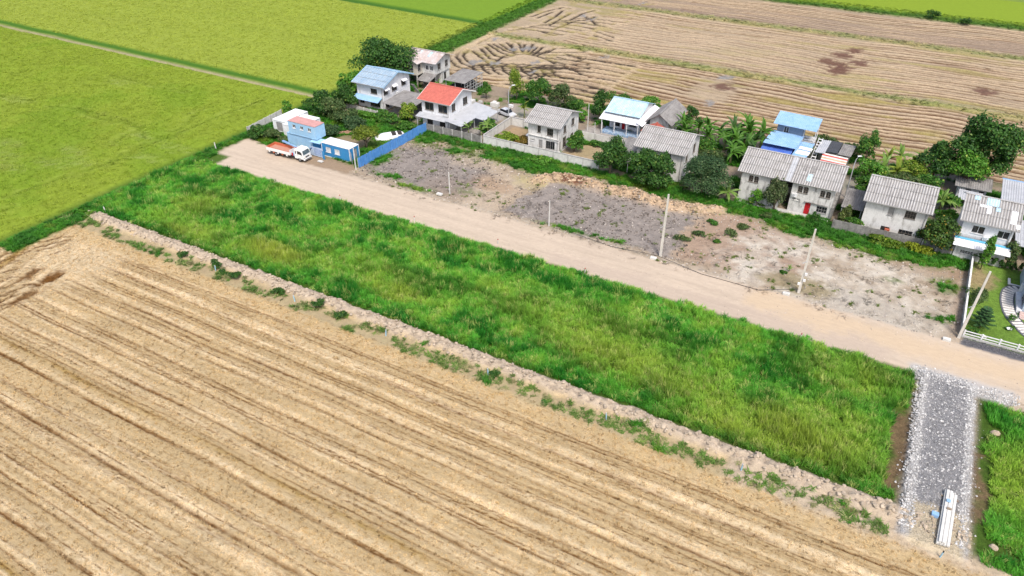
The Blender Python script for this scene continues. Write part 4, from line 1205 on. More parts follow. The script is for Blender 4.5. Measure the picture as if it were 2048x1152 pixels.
def house(name, x0, x1, y0, y1, ze, zr, wall, roof, label, ops, ov=(.5, .5), cat='house', period=.33, amp=.04, fascia=None, z0=0):
    if roof is R_GREY: period, amp = .37, .045
    """two-storey gabled house: x0..y1 are the walls"""
    h = empty(name, (0, 0, 0), label=label, cat=cat)
    sx, sy = ov
    sl = (zr - ze) / ((y1 - y0) / 2 + sy)
    walls(h, x0, x1, y0, y1, z0, ze + sy * sl - .06, wall, ops, ('x', zr - .07))
    r = gable_roof(h, x0 - sx, x1 + sx, y0 - sy, y1 + sy, ze, zr, roof, period, amp, fascia=fascia)
    blocked = [(o[1], o[2]) for o in ops if o[0] == 'S']
    for px_ in (x0 + .06, (x0 + x1) / 2, x1 - .06):
        if not any(a - .12 < px_ - x0 < b + .12 for a, b in blocked):
            MB().box(px_ - .09, px_ + .09, y0 - .04, y0 - .003, z0, ze - .1).build('pilaster', wall, h)
    be = [(o[1], o[2]) for o in ops if o[0] == 'E']
    for py_ in (.08, (y1 - y0) / 2, y1 - y0 - .08):
        if not any(a - .12 < py_ < b + .12 for a, b in be):
            MB().box(x1 + .003, x1 + .04, y0 + py_ - .09, y0 + py_ + .09, z0, ze - .1).build('pilaster', wall, h)
    MB().bar((x0 - sx, y0 - sy - .06, ze - .05), (x1 + sx, y0 - sy - .06, ze - .05), .11, .10).build('gutter', F_GREYF, h)
    MB().tube([(x1 - .25, y0 - .09, z0), (x1 - .25, y0 - .09, ze - .3), (x1 - .25, y0 - sy, ze - .1)], .045, 6).build('downpipe', F_GREYF, h)
    if not any(o[0] == 'E' and o[3] < 2.85 < o[4] for o in ops):
        MB().box(x1 + .003, x1 + .03, y0, y1, 2.80, 2.92).build('floor_band', wall, h)
    return h, r

# 1  white house with blue roof, far left
h, r = house('blue_roofed_house', -103.8, -96.9, 116.9, 126.2, 5.3, 7.2, W_WHITE, R_BLUE,
  'white two-storey house with a faded blue roof and a blue awning over its front', [
  ('S', 3.6, 5.3, 3.3, 4.4, 'win', 4, 1), ('S', 3.2, 5.8, .5, 1.9, 'win', 3, 1), ('S', .4, 1.6, .8, 1.9, 'win', 2, 1),
  ('E', .2, 1.6, 3.3, 4.4, 'win', 3, 1), ('E', 3.0, 4.7, 3.3, 4.3, 'win', 3, 1), ('E', 6.4, 8.0, 3.5, 4.6, 'win', 3, 1), ('E', .5, 1.7, .4, 1.6, 'win', 2, 1)],
  (.75, .8), fascia=C_LBLUE)
for s, z in ((.1, 4.75), (2.9, 4.75), (6.3, 5.0), (.4, 1.95)):
    awning(h, (-96.88, 116.9 + s, z), (0, 1, 0), (1, 0, 0), 1.6)
lean_roof(h, [(-104.1, 115.3, 2.1), (-97.3, 115.3, 2.1), (-97.3, 116.88, 2.7), (-104.1, 116.88, 2.7)], R_NBLUE, .025, 'awning', 'blue sheet awning over the ground floor')
for x in (-103.6, -97.0): MB().tube([(x, 116.82, .1), (x, 116.82, 5.2)], .05, 6).build('downpipe', F_WHITE, h)
MB().box(-96.88, -96.5, 121.1, 121.9, 2.4, 2.9).build('air_conditioner', F_WHITE, h, bevel=.02)
st = empty('stair', parent=h)
for i in range(8):
    MB().box(-96.8, -95.9, 126.4 + i * .28, 126.7 + i * .28, 2.9 - i * .36, 3.0 - i * .36).build('step', CONC_D, st)

# 2  cream stilted house with rusty roof, behind it
h = empty('stilted_house', label='cream two-storey house on posts with a rust-stained zinc roof and a front wing', cat='house')
walls(h, -103.6, -96.1, 134.8, 141.2, 2.6, 5.75, W_PALE, [
  ('S', 5.0, 5.8, 3.5, 4.6, 'win', 2, 1, F_WHITE), ('S', 6.2, 7.0, 3.5, 4.6, 'win', 2, 1, F_WHITE), ('E', 1.2, 2.5, 3.4, 4.9, 'win', 3, 2, F_GREYF), ('E', 4.2, 5.5, 3.4, 4.9, 'win', 3, 2, F_GREYF)], ('x', 6.75))
walls(h, -103.7, -99.5, 132.7, 134.79, 2.6, 5.75, W_CREAM, [('S', 1.2, 3.2, 3.5, 4.8, 'win', 5, 2, F_GREYF), ('E', .4, 1.5, 3.4, 4.9, 'win', 2, 2, F_GREYF)], ('y', 6.6))
r = gable_roof(h, -104.4, -95.2, 133.9, 142.1, 5.45, 6.9, R_RUST, .33, .03)
gable_roof(h, -104.5, -98.8, 132.0, 137.6, 5.45, 6.84, R_RUST, .33, .03, axis='y')
for (xa, xb) in ((-101.6, -100.9), (-98.8, -98.1)): patch(r, xa, xb, 133.9, 5.45, 1.45 / 4.1, 136.0, 137.6, R_LBLUE, 'pale blue replacement roof panel')
walls(h, -103, -99.6, 136, 141, 0, 2.59, CONC_D, [('S', 1, 2, .05, 2.1, 'dark')], name='ground_floor_wall')
walls(h, -98, -96.3, 137.5, 141, 0, 2.59, W_PALE, [('E', 1.2, 2.2, .05, 2.2, 'dark')], name='ground_floor_wall')
for x in (-103.5, -99.7, -96.3):
    for y in (132.9, 135.2, 138): MB().box(x - .12, x + .12, y - .12, y + .12, -.2, 2.59).build('post', CONC, h)
lean_roof(h, [(-98.9, 131.4, 2.1), (-95.4, 131.4, 2.1), (-95.4, 134.7, 2.9), (-98.9, 134.7, 2.9)], R_GREYD, .03, 'porch_roof', 'grey porch roof below the wing')
for x in (-98.7, -95.6): MB().bar((x, 131.6, 0), (x, 131.6, 2.1), .1).build('porch_post', WOOD, h)

# 3  red-roofed house
h, r = house('red_roofed_house', -85.0, -78.5, 114.2, 122.4, 5.75, 7.6, W_WHITE, R_RED,
  'white two-storey house with a bright red roof and dark windows', [
  ('S', .7, 2.8, 3.6, 5.2, 'win', 2, 1, F_DARK), ('S', 3.9, 6.0, 3.6, 5.2, 'win', 2, 1, F_DARK),
  ('E', .9, 2.2, 3.8, 5.3, 'win', 2, 1, F_DARK), ('E', 5.0, 6.7, 3.8, 5.3, 'win', 2, 1, F_DARK), ('S', 1, 2.4, .6, 2.1, 'dark'), ('S', 4, 5.4, .6, 2.1, 'dark')], (.7, .7), period=.30, amp=.02, fascia=F_WHITE)
for j in range(1, 14):
    y = 113.5 + (4.8) * j / 14; z = 5.75 + 1.85 * j / 14 + .035
    MB().bar((-85.7, y, z), (-77.8, y, z), .05, .03).build('tile_course', R_RED, r)
lean_roof(h, [(-85.6, 112.5, 2.55), (-78.45, 112.5, 2.55), (-78.45, 114.18, 2.95), (-85.6, 114.18, 2.95)], R_ZINC, .02, 'veranda_roof', 'grey metal veranda roof along the front')
lean_roof(h, [(-74.6, 112.3, 2.5), (-74.6, 124.0, 2.5), (-78.46, 124.0, 3.0), (-78.46, 112.3, 3.0)], R_ZINC, .02, 'veranda_roof', 'wide grey metal veranda roof on the right side')
lean_roof(h, [(-72.6, 117.6, 2.3), (-72.6, 123.4, 2.3), (-74.58, 123.4, 2.5), (-74.58, 117.6, 2.5)], R_ZINC, .02, 'veranda_roof')
for x, y in ((-74.8, 112.6), (-74.8, 117.4), (-72.8, 117.8), (-72.8, 123.2), (-78.3, 112.7), (-85.3, 112.7)):
    MB().bar((x, y, 0), (x, y, 2.45), .1).build('veranda_post', STEEL, h)
mb = MB()
for i in range(5): mb.bar((-79.9 + i * .28, 114.1, 3.0), (-79.9 + i * .28, 113.6, 3.3), .04)
mb.bar((-80, 113.6, 3.3), (-78.7, 113.6, 3.3), .04); mb.bar((-80, 114.1, 3.0), (-78.7, 114.1, 3.0), .04)
mb.build('antenna', STEEL, h)

# 4  open steel shed behind the red roof
h = empty('open_shed', label='open-sided shed with a flat grey roof and bare steel frame behind the red roof', cat='shed')
lean_roof(h, [(-91.6, 131.6, 3.3), (-86.0, 131.6, 3.3), (-86.0, 139.6, 3.6), (-91.6, 139.6, 3.6)], R_GREYD, .02, 'roof')
for x in (-91.2, -88.8, -86.3):
    for y in (132, 134.5, 137, 139.3):
        MB().bar((x, y, 0), (x, y, 3.25), .1).build('post', STEEL, h)
for k, z in enumerate((.9, 1.6, 2.3, 2.9)):
    MB().bar((-86.2, 132, z), (-86.2, 139.3, z), .07).build('rail', STEEL, h)
for y in (132.6, 133.6, 135.2, 136.1, 138.2):
    MB().bar((-86.2, y, .3), (-86.2, y + .5, 3.1), .06).build('brace', STEEL, h)
MB().box(-91, -88, 133, 139, 0, 1.7).build('stored_goods', DARKV, h)

# carport between the blue and red roofs
def flat_shed(name, label, x0, x1, y0, y1, zf, zb, roofm, cat='shed', dark=True, amp=.03):
    h = empty(name, label=label, cat=cat)
    lean_roof(h, [(x0, y0, zf), (x1, y0, zf), (x1, y1, zb), (x0, y1, zb)], roofm, amp, 'roof')
    for x in (x0 + .2, x1 - .2):
        for y in (y0 + .2, y1 - .2): MB().bar((x, y, 0), (x, y, (zf if y < y0 + 1 else zb) - .05), .1).build('post', STEEL, h)
    if dark: MB().box(x0 + .4, x1 - .4, y1 - .3, y1 - .25, 0, zb - .4).build('back_wall', CONC_D, h)
    return h
flat_shed('carport', 'dark grey sheet carport between the blue-roofed and red-roofed houses', -95.8, -88.6, 114.9, 122.6, 2.6, 3.0, R_GREYD, 'carport')
flat_shed('carport', 'grey corrugated carport beside the twin house, behind the block wall', -5.0, -1.8, 114.2, 121.0, 2.5, 2.8, R_GREYD, 'carport')

# 5  concrete house in the walled plot
h, r = house('grey_concrete_house', -61.3, -54.9, 115.1, 123.5, 5.3, 7.1, W_PALE, R_GREY,
  'plain concrete two-storey house with a grey corrugated roof inside the walled plot', [
  ('S', 1.9, 2.6, 3.5, 4.9, 'win', 2, 2), ('S', 3.9, 5.2, 3.3, 4.7, 'win', 3, 2), ('S', 2.2, 3.0, .05, 2.1, 'door'), ('S', 3.7, 5.6, .6, 2.2, 'win', 4, 1, F_GREYF), ('S', .4, 1.3, 1.6, 1.95, 'grille', 3, 1),
  ('E', 1.9, 3.1, 3.3, 4.8, 'win', 2, 2), ('E', 5.3, 6.6, 3.6, 5.1, 'win', 2, 2), ('E', .3, 1.1, .3, 2.2, 'door'), ('E', 1.8, 3.2, .5, 2.6, 'win', 2, 2), ('E', 5.2, 6.4, .9, 2.2, 'win', 2, 2)], (.6, .65))
MB().box(-61.3, -54.9, 114.9, 115.097, 2.75, 2.85).build('ledge', W_PALE, h)
MB().bar((-57.6, 114.95, 2.85), (-54.9, 114.95, 2.35), .06, .12).build('ledge', W_PALE, h)

# 6  light blue roofed bungalow
h = empty('pale_blue_roofed_bungalow', label='low white house with a pale blue raised roof and white porch roofs', cat='house')
walls(h, -51.6, -45.2, 131.6, 138.2, 0, 4.1, W_WHITE, [('S', 1.2, 2.2, .7, 2.2, 'dark'), ('S', 2.6, 3.3, .3, 2.3, 'reddoor'), ('S', 4.2, 5.6, 1.2, 2.1, 'win', 3, 1)], ('x', 5.1))
gable_roof(h, -52.4, -44.9, 130.4, 139.2, 3.8, 5.4, R_LBLUE, .33, .03)
lean_roof(h, [(-52.9, 128.9, 2.75), (-44.6, 128.9, 2.75), (-44.6, 131.5, 3.5), (-52.9, 131.5, 3.5)], R_WHITE, .015, 'porch_roof', 'white porch roof along the front')
lean_roof(h, [(-43.8, 128.9, 2.75), (-43.8, 139.0, 3.1), (-45.1, 139.0, 3.9), (-45.1, 128.9, 3.2)], R_WHITE, .015, 'porch_roof', 'white porch roof on the right side')
MB().box(-52.2, -44.4, 128.6, 131.58, 0, .35).build('porch_floor', sm('blue_tile_floor', (.14, .24, .38), (.40, .46, .52), 2.5, rough=.4), h)
for x in (-52.3, -49.6, -47, -44.7): MB().bar((x, 129.1, .35), (x, 129.1, 2.75), .12).build('porch_post', F_WHITE, h)

# 6b grey hipped house with a red lower roof
h = empty('grey_roofed_bungalow', label='small house with a dark grey roof, rusty red lower roof in front', cat='house')
walls(h, -43.4, -39.6, 132.0, 140, 0, 3.2, W_PALE, [('S', 1, 2, .1, 2.1, 'dark')], ('y', 4.9))
gable_roof(h, -44.1, -38.6, 131.0, 140.8, 3.1, 5.0, R_GREYD, .33, .03, axis='y')
gable_roof(h, -43.6, -39.4, 127.6, 130.9, 2.5, 3.4, sm('rusty_red_sheet', (.36, .09, .06), (.26, .07, .05), 1.2, rough=.7), .33, .03, axis='y', name='porch_roof')
for x in (-43.4, -39.6): MB().bar((x, 127.8, 0), (x, 127.8, 2.5), .12).build('porch_post', WOOD, h)

# 7  grey house behind the dark trees
h, r = house('grey_concrete_house', -39.4, -31.1, 114.6, 123.6, 5.4, 7.4, W_PALE, R_GREY,
  'grey-roofed two-storey concrete house half hidden behind two dark round trees', [
  ('S', 4.9, 6.1, 3.5, 4.9, 'win', 2, 1), ('S', 1.5, 2.6, 3.5, 4.9, 'win', 2, 1), ('E', 1.6, 2.8, 3.2, 5.2, 'win', 2, 1), ('E', 5.6, 7.0, 3.3, 5.1, 'win', 2, 1), ('E', 3, 4, .1, 2.2, 'dark')], (.6, .6))
flat_shed('lean_to', 'old brown-grey lean-to between the dark tree and the grey-roofed house', -44.2, -40.4, 113.6, 123, 2.2, 2.9, R_GREYD)

# 8  twin house
h = empty('twin_house', label='long grey twin house with arched windows and one red door', cat='house')
arch = lambda s, z=3.6: [('S', s, s + .72, z, z + 1.15, 'arch'), ('S', s + .86, s + 1.58, z, z + 1.15, 'arch')]
walls(h, -20.8, -14.3, 113.6, 122.6, 0, 5.5, W_CONC, arch(1.2) + [('S', 4.6, 5.9, 3.5, 4.8, 'win', 3, 2), ('S', 3.6, 4.6, 1.1, 2.0, 'win', 2, 2, F_WHITE)], ('x', 7.35))
walls(h, -12.7, -6.3, 113.6, 122.6, 0, 5.5, W_CONC, arch(.9) + arch(4.3) + [
  ('S', 2.5, 3.35, .05, 2.15, 'reddoor'), ('S', 4.3, 5.9, .9, 2.0, 'win', 4, 2, F_GREYF), ('S', .45, 1.6, 2.15, 2.5, 'grille', 4, 1), ('E', 2, 3, 3.4, 4.6, 'win', 2, 1), ('E', 5.5, 6.7, 3.4, 4.6, 'win', 2, 1)], ('x', 7.35))
walls(h, -14.29, -12.71, 115.6, 122.5, 0, 5.6, CONC_D, [('S', .35, 1.25, .05, 2.1, 'dark'), ('S', .3, 1.3, 3.2, 4.8, 'dark')], name='recess_wall')
r = gable_roof(h, -21.5, -5.6, 113.0, 123.2, 5.3, 7.5, R_GREY, .37, .045)
sl = 2.2 / 5.1
patch(r, -12.0, -11.3, 113.0, 5.3, sl, 115.6, 116.9, R_GREYD, 'dark brown roof panel')
patch(r, -10.8, -10.1, 113.0, 5.3, sl, 115.6, 116.9, R_GREYD, 'dark brown roof panel')
patch(r, -10.9, -10.2, 113.0, 5.3, sl, 113.8, 115.2, R_LBLUE, 'pale blue roof panel')
patch(r, -13.9, -13.1, 113.0, 5.3, sl, 113.0, 118.0, R_ZINC, 'pale roof panel over the joint of the two halves')
ac_unit(h, -12.1, 113.6, 2.75)
MB().box(-20.9, -6.2, 112.6, 113.58, -.1, .16).build('plinth', CONC, h)
MB().bar((-10.4, 113.45, 2.35), (-6.8, 113.45, 2.25), .25, .05).build('canopy', CONC_D, h)
MB().box(-6.28, -5.9, 113.4, 122.4, 0, 2.3).build('side_wall', CONC_D, h)

# 9  blue multi-level house
h = empty('blue_stepped_house', label='small blue-grey house with stepped blue metal roofs behind the twin house', cat='house')
walls(h, -20.2, -15.6, 135.9, 139.2, 3.1, 5.9, W_BLUEG, [('S', 1.2, 2.1, 4.0, 5.3, 'white')])
walls(h, -20.2, -15.6, 135.9, 139.2, 0, 3.09, CONC_D, name='ground_floor_wall')
lean_roof(h, [(-20.9, 134.9, 5.95), (-13.2, 134.9, 5.75), (-13.2, 139.8, 6.5), (-20.9, 139.8, 6.7)], R_NBLUE, .02, 'roof', 'light blue top roof')
lean_roof(h, [(-21.3, 130.4, 3.75), (-15.6, 131.0, 3.45), (-15.2, 135.8, 4.1), (-20.9, 135.8, 4.4)], R_NBLUE, .02, 'roof', 'light blue middle roof')
lean_roof(h, [(-21.4, 128.6, 2.7), (-16.1, 129.3, 2.5), (-16.1, 132.8, 2.9), (-21.4, 132.8, 3.1)], R_DBLUE, .02, 'roof', 'deep blue lowest roof')
lean_roof(h, [(-16.0, 128.9, 2.5), (-13.5, 129.3, 2.4), (-13.0, 136.0, 3.0), (-15.8, 136.0, 3.2)], R_NBLUE, .02, 'roof', 'blue lower roof on the right')
lean_roof(h, [(-15.6, 130.9, 2.72), (-13.3, 131.1, 2.62), (-13.2, 132.4, 2.76), (-15.4, 132.4, 2.86)], R_WHITE, .01, 'roof_sheet', 'white strip on the lower roof')
lean_roof(h, [(-15.4, 132.8, 2.93), (-13.1, 132.8, 2.83), (-13.0, 133.8, 2.95), (-15.3, 133.8, 3.03)], R_WHITE, .01, 'roof_sheet', 'white strip on the lower roof')
MB().box(-15.58, -13.3, 135.9, 139.0, 3.1, 3.2).build('balcony_floor', CONC, h)
for x, y in ((-13.4, 136), (-13.4, 138.9), (-15.4, 136)): MB().bar((x, y, 0), (x, y, 5.75), .1).build('post', F_WHITE, h)
for z in (3.6, 4.1): MB().bar((-15.5, 135.95, z), (-13.4, 135.95, z), .06).build('balcony_rail', F_WHITE, h)
st = empty('stair', parent=h)
for sx in (-12.9, -12.2): MB().bar((sx, 130.0, .4), (sx, 138.6, 3.3), .08, .2).build('stringer', F_WHITE, st)
for i in range(11):
    t = (i + .5) / 11; MB().box(-12.95, -12.15, 130 + 8.6 * t - .14, 130 + 8.6 * t + .14, .45 + 2.9 * t, .52 + 2.9 * t).build('step', F_WHITE, st)
for x, y in ((-21.1, 129), (-16.3, 129.5), (-13.8, 129.5)): MB().bar((x, y, 0), (x, y, 2.5), .1).build('post', F_WHITE, h)
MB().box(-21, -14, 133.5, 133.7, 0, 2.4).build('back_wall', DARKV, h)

# 9b shed with patched roof and striped awning
h = empty('patched_shed', label='low shed with a patched grey and black roof and a red and white striped sheet', cat='shed')
walls(h, -12.0, -6.9, 134.8, 138.5, 0, 2.6, CONC_D, [('S', .5, 2, .1, 2, 'dark')])
lean_roof(h, [(-12.6, 133.4, 2.6), (-10.9, 133.6, 2.6), (-10.7, 139, 3.0), (-12.4, 139, 3.0)], R_ZINC, .03, 'roof_sheet', 'grey roof sheet')
lean_roof(h, [(-10.8, 134.4, 2.7), (-8.9, 134.6, 2.7), (-8.7, 139, 3.1), (-10.6, 139, 3.1)], sm('black_sheet', (.06, .062, .068), rough=.6), .02, 'roof_sheet', 'black roof sheet')
lean_roof(h, [(-8.8, 134.4, 2.6), (-6.6, 134.6, 2.5), (-6.4, 139, 2.9), (-8.6, 139, 3.0)], R_GREYD, .03, 'roof_sheet', 'dark grey roof sheet')
aw = empty('striped_sheet', parent=h)
SR, SW, SY = sm('red_stripe', (.52, .09, .07), rough=.7), sm('white_stripe', (.66, .62, .58), rough=.7), sm('tan_stripe', (.52, .36, .22), rough=.7)
for i in range(7):
    y = 131.6 + i * .34
    lean_roof(aw, [(-11.2, y, 1.75 + i * .12), (-6.9, y, 1.6 + i * .12), (-6.9, y + .33, 1.71 + i * .12), (-11.2, y + .33, 1.86 + i * .12)], (SW, SR, SW, SY, SW, SR, SW)[i], 0, 'stripe')
for x in (-11.4, -6.8): MB().bar((x, 131.7, 0), (x, 131.7, 1.8), .1).build('post', WOOD, h)

# 10 pale house right of the twin house
h, r = house('pale_rendered_house', -1.6, 6.9, 112.8, 121.9, 5.3, 7.3, W_PALE, R_GREY,
  'off-white rendered two-storey house with a silvery grey corrugated roof right of the twin house', [
  ('S', 3.2, 4.0, 3.5, 4.8, 'win', 1, 1, F_GREYF, F_GREYF), ('S', 5.5, 7.0, 3.6, 4.8, 'win', 4, 2), ('S', 2.9, 4.1, .3, 1.5, 'dark'), ('S', 5.4, 7.3, .5, 1.6, 'win', 4, 2)], (.55, .6))
MB().box(1.9, 2.6, 112.3, 112.78, .35, 1.3).build('water_heater_box', sm('red_brown_paint', (.38, .10, .06), rough=.6), h)

# 11 house with blue patches at the right edge
h, r = house('balcony_house', 11.5, 17.8, 112.8, 121.6, 5.5, 7.5, W_WHITE, R_GREY,
  'white house with a striped balcony roof and blue and white patches on its grey roof', [
  ('S', 1.3, 2.9, 3.6, 4.8, 'win', 2, 1, F_WHITE), ('S', 4.5, 6.0, 3.6, 4.8, 'win', 2, 1, F_WHITE)], (.6, .6))
sl = 2.0 / 5.0
for (a, b, c, d, m_, lb) in ((12.1, 12.8, 116.3, 117.1, R_LBLUE, 'light blue roof panel'), (13.7, 15.3, 115.7, 117.1, R_LBLUE, 'light blue roof panel'), (15.0, 15.6, 114.9, 115.6, R_LBLUE, 'light blue roof panel'),
    (12.9, 14.5, 115.2, 115.65, R_WHITE, 'white roof panel'), (13.9, 14.5, 114.2, 115.1, R_WHITE, 'white roof panel'), (17.0, 17.8, 113.2, 115.6, R_WHITE, 'white roof panel'), (17.8, 18.3, 112.5, 113.3, R_WHITE, 'white roof panel')):
    patch(r, a, b, 112.2, 5.5, sl, c, d, m_, lb)
walls(h, 11.5, 17.8, 111.0, 112.79, 0, 2.3, W_PALE, [('S', .7, 3.1, .9, 1.5, 'grille', 7, 2), ('S', 4.4, 5.8, .9, 1.4, 'grille', 4, 1)], name='ground_floor_wall')
lean_roof(h, [(11.0, 110.1, 2.45), (18.2, 110.1, 2.45), (18.2, 111.6, 2.85), (11.0, 111.6, 2.85)], R_WHITE, .03, 'porch_roof', 'white ribbed porch roof', .3)
MB().box(11.1, 18.1, 111.64, 112.3, 2.80, 2.88).build('balcony_ledge', sm('sky_blue_paint', (.12, .42, .62), rough=.5), h)
mb = MB()
for i in range(12): mb.bar((11.8 + i * .27, 112.45, 2.5), (11.8 + i * .27, 112.45, 3.4), .04)
mb.bar((11.7, 112.45, 3.4), (15, 112.45, 3.4), .05); mb.build('balcony_rail', F_WHITE, h)
ac_unit(h, 14.9, 112.78, 2.9)

# shacks at the far right edge
h = empty('zinc_shack', label='low shack with a grey sheet roof and white walls beneath the big dark tree', cat='shed')
walls(h, 10.9, 15.0, 132.4, 135.4, 0, 2.3, W_WHITE, [('S', 1.1, 1.9, 1.0, 1.8, 'dark'), ('S', 3.0, 3.8, .1, 1.8, 'dark')])
lean_roof(h, [(10.2, 131.6, 2.35), (15.6, 131.6, 2.35), (15.6, 136, 2.8), (10.2, 136, 2.8)], R_GREYD, .03, 'roof')
lean_roof(h, [(11, 128.3, 1.6), (14.5, 128.3, 1.5), (14.5, 131.2, 2.0), (11, 131.2, 2.1)], R_ZINC, .03, 'roof_sheet', 'crumpled grey sheet in front')
h = empty('zinc_roofed_house', label='house with a pale ribbed zinc roof edged in blue at the right edge', cat='house')
walls(h, 17.2, 25, 126.4, 133, 0, 3.2, W_WHITE, [('S', .6, 1.8, .8, 2, 'dark')])
lean_roof(h, [(16.6, 125.7, 3.2), (26, 125.7, 3.2), (26, 133.8, 4.1), (16.6, 133.8, 4.1)], R_ZINC, .035, 'roof')
MB().box(16.5, 26.1, 133.8, 134.0, 4.1, 4.22).build('roof_edge', R_NBLUE, h)
MB().box(17.0, 25.2, 125.2, 126.38, 2.3, 2.42).build('eave_slab', CONC_L, h)
for i, (x, y, s_, l) in enumerate(((-79.6, 128.4, .5, 'pale crate beside the concrete tank'), (-78.9, 132.4, .4, 'small pale box between the scrap heaps'), (-81.6, 130.9, .45, 'grey box in the clutter behind the red roof'), (-74.6, 132.0, .5, 'flat pale box by the slender tree'))):
    MB().box(-s_, s_, -s_ * .6, s_ * .6, 0, s_ * 1.1).build('crate', (CONC_L, F_WHITE, CONC, F_WHITE)[i], None, l, 'crate', bevel=.03).location = (x, y, 0)
flat_shed('lean_to', 'grey side roof right of the balcony house', 18.7, 24, 113.5, 121.5, 2.8, 3.2, R_ZINC)

# 13 corner of the modern house
h = empty('modern_house', label='corner of a modern house with grey-blue panels and white steps on the lawn', cat='house')
walls(h, 20.2, 30, 99.9, 110, .1, 3.4, sm('pale_blue_render', (.42, .48, .55), rough=.6), [('W', 6.6, 9.2, .3, 2.7, 'win', 3, 1, F_WHITE)])
MB().box(19.7, 30, 99.0, 110.5, 3.4, 3.6).build('roof', W_WHITE, h)
MB().box(19.6, 20.19, 99.6, 104.5, .1, .5).build('terrace', W_WHITE, h)
for i in range(4): MB().box(20.0, 24, 98.2 + i * .34, 98.53 + i * .34, .1, .18 + i * .11).build('step', sm('pinkish_tile', (.55, .42, .38), rough=.5) if i == 0 else bpy.data.materials['pinkish_tile'], h)
MB().box(19.9, 20.2, 104.6, 105.2, .1, 1.6).build('tank', F_WHITE, h)

# ------------------------------------------------------------------ walls and fences
def block_wall(name, label, p, q, hgt, bay, mat, postm, th=.12, rowsn=1, cap=None, post_h=None, cat='wall'):
    """posts with precast panels between them"""
    p, q = Vector((*p, 0)), Vector((*q, 0)); L = (q - p).length; d = (q - p) / L
    n = max(1, round(L / bay)); nrm = Vector((-d.y, d.x, 0))
    w = empty(name, (0, 0, 0), label=label, cat=cat)
    ang = math.atan2(d.y, d.x)
    def bx(nm, a, b, t, z0, z1, m, par=w):
        c = p + d * (a + b) / 2
        mb = MB().box(-(b - a) / 2, (b - a) / 2, -t / 2, t / 2, z0, z1)
        o = mb.build(nm, m, par); o.location = c; o.rotation_euler = (0, 0, ang); return o
    z = gz(p.x, p.y) - .1
    for i in range(n):
        a, b = L * i / n, L * (i + 1) / n
        for j in range(rowsn):
            bx('panel', a + .10, b - .10, th * .6, z + hgt * j / rowsn + (.006 if j else 0), z + hgt * (j + 1) / rowsn - .006, mat)
    for i in range(n + 1):
        a = L * i / n
        bx('post', a - .095, a + .095, th + .06, z, z + (post_h or hgt + .06), postm)
    if cap: bx('coping', 0, L, th + .1, z + hgt + .063, z + hgt + .13, cap)
    return w
block_wall('compound_wall', 'pale concrete wall along the front of the walled plot', (-69.6, 112.4), (-45.6, 112.4), 1.75, 3.0, CONC_L, CONC, rowsn=1, cap=CONC)
block_wall('compound_wall', 'pale concrete wall on the left side of the walled plot', (-69.75, 112.7), (-69.75, 123.2), 1.75, 3.0, CONC_L, CONC, rowsn=1, cap=CONC)
block_wall('compound_wall', 'pale concrete wall at the back of the walled plot', (-69.5, 123.35), (-61.6, 123.35), 1.75, 3.0, CONC_L, CONC, rowsn=1, cap=CONC)
block_wall('compound_wall', 'grey concrete wall in front of the pale blue roofed house', (-54.6, 123.6), (-44.5, 123.6), 1.8, 3.0, CONC_L, CONC, rowsn=3)
block_wall('boundary_wall', 'black-stained concrete wall below the red-roofed house', (-83.2, 112.15), (-69.95, 112.15), 1.7, 2.2, CONC_D, CONC, rowsn=3, th=.14)
block_wall('boundary_wall', 'dark mouldy panel wall in front of the off-white house', (-5.3, 111.0), (7.0, 111.2), 1.75, 2.6, CONC_D, CONC_D, rowsn=5)
block_wall('boundary_wall', 'short grey panel wall left of the balcony house', (7.3, 111.3), (11.3, 111.3), 1.6, 2.0, CONC_D, CONC, rowsn=3)
block_wall('boundary_wall', 'low white fence wall below the blue-roofed house', (-105.8, 114.3), (-96.6, 114.1), 1.1, 1.8, CONC, CONC_L, rowsn=2)
block_wall('plot_wall', 'whitewashed wall with a bright top beside the lawn', (13.55, 90.9), (14.0, 112.3), 1.3, 2.4, CONC, CONC, rowsn=2, cap=sm('whitewashed_coping', (.74, .73, .70), (.55, .53, .50), 2.5, rough=.9))
block_wall('panel_fence', 'grey concrete panel fence along the rice field by the containers', (-112.3, 93.2), (-113.2, 103.4), 1.7, 1.8, CONC_L, CONC, rowsn=2, cat='fence')

# blue sheet-metal hoarding, one object per sheet
f = empty('blue_fence', label='tall blue sheet-metal fence running back from the road', cat='fence')
src = MB(); sheet(src, (0, -.36, 0), (0, .715, 0), (0, 0, 2.0), .24, .02, .004, 0, 1)
fme = src.mesh('fence_sheet'); fme.materials.append(F_BLUE)
n = 27
rr = random.Random(4)
for i in range(n):
    y = 92.0 + i * .74 + .37
    o = link('fence_sheet', fme, None, f, (-83.55 + .035 * i + rr.uniform(-.02, .02), y, .02 + rr.uniform(-.07, .05)), (rr.uniform(-.01, .01), rr.uniform(-.03, .03), -.04))
for i in range(9):
    MB().bar((-83.68 + .115 * i * 1.0, 92.0 + i * 2.46, 0), (-83.68 + .115 * i, 92.0 + i * 2.46, 2.0), .08).build('post', STEEL, f)
for z in (.5, 1.6): MB().bar((-83.72, 92, z), (-82.80, 111.9, z), .06).build('rail', STEEL, f)

# white rail fence by the lawn
f = empty('white_rail_fence', label='low white two-rail fence on a concrete kerb in front of the lawn', cat='fence')
MB().box(13.7, 30, 90.42, 90.62, -.05, .32).build('kerb', CONC, f)
for i in range(9): MB().box(13.75 + i * 1.95, 13.93 + i * 1.95, 90.43, 90.61, .323, 1.15).build('post', F_WHITE, f, bevel=.01)
for z in (.62, 1.0):
    for i in range(8): MB().bar((13.932 + i * 1.95, 90.52, z), (15.698 + i * 1.95, 90.52, z), .07, .11).build('rail', F_WHITE, f)

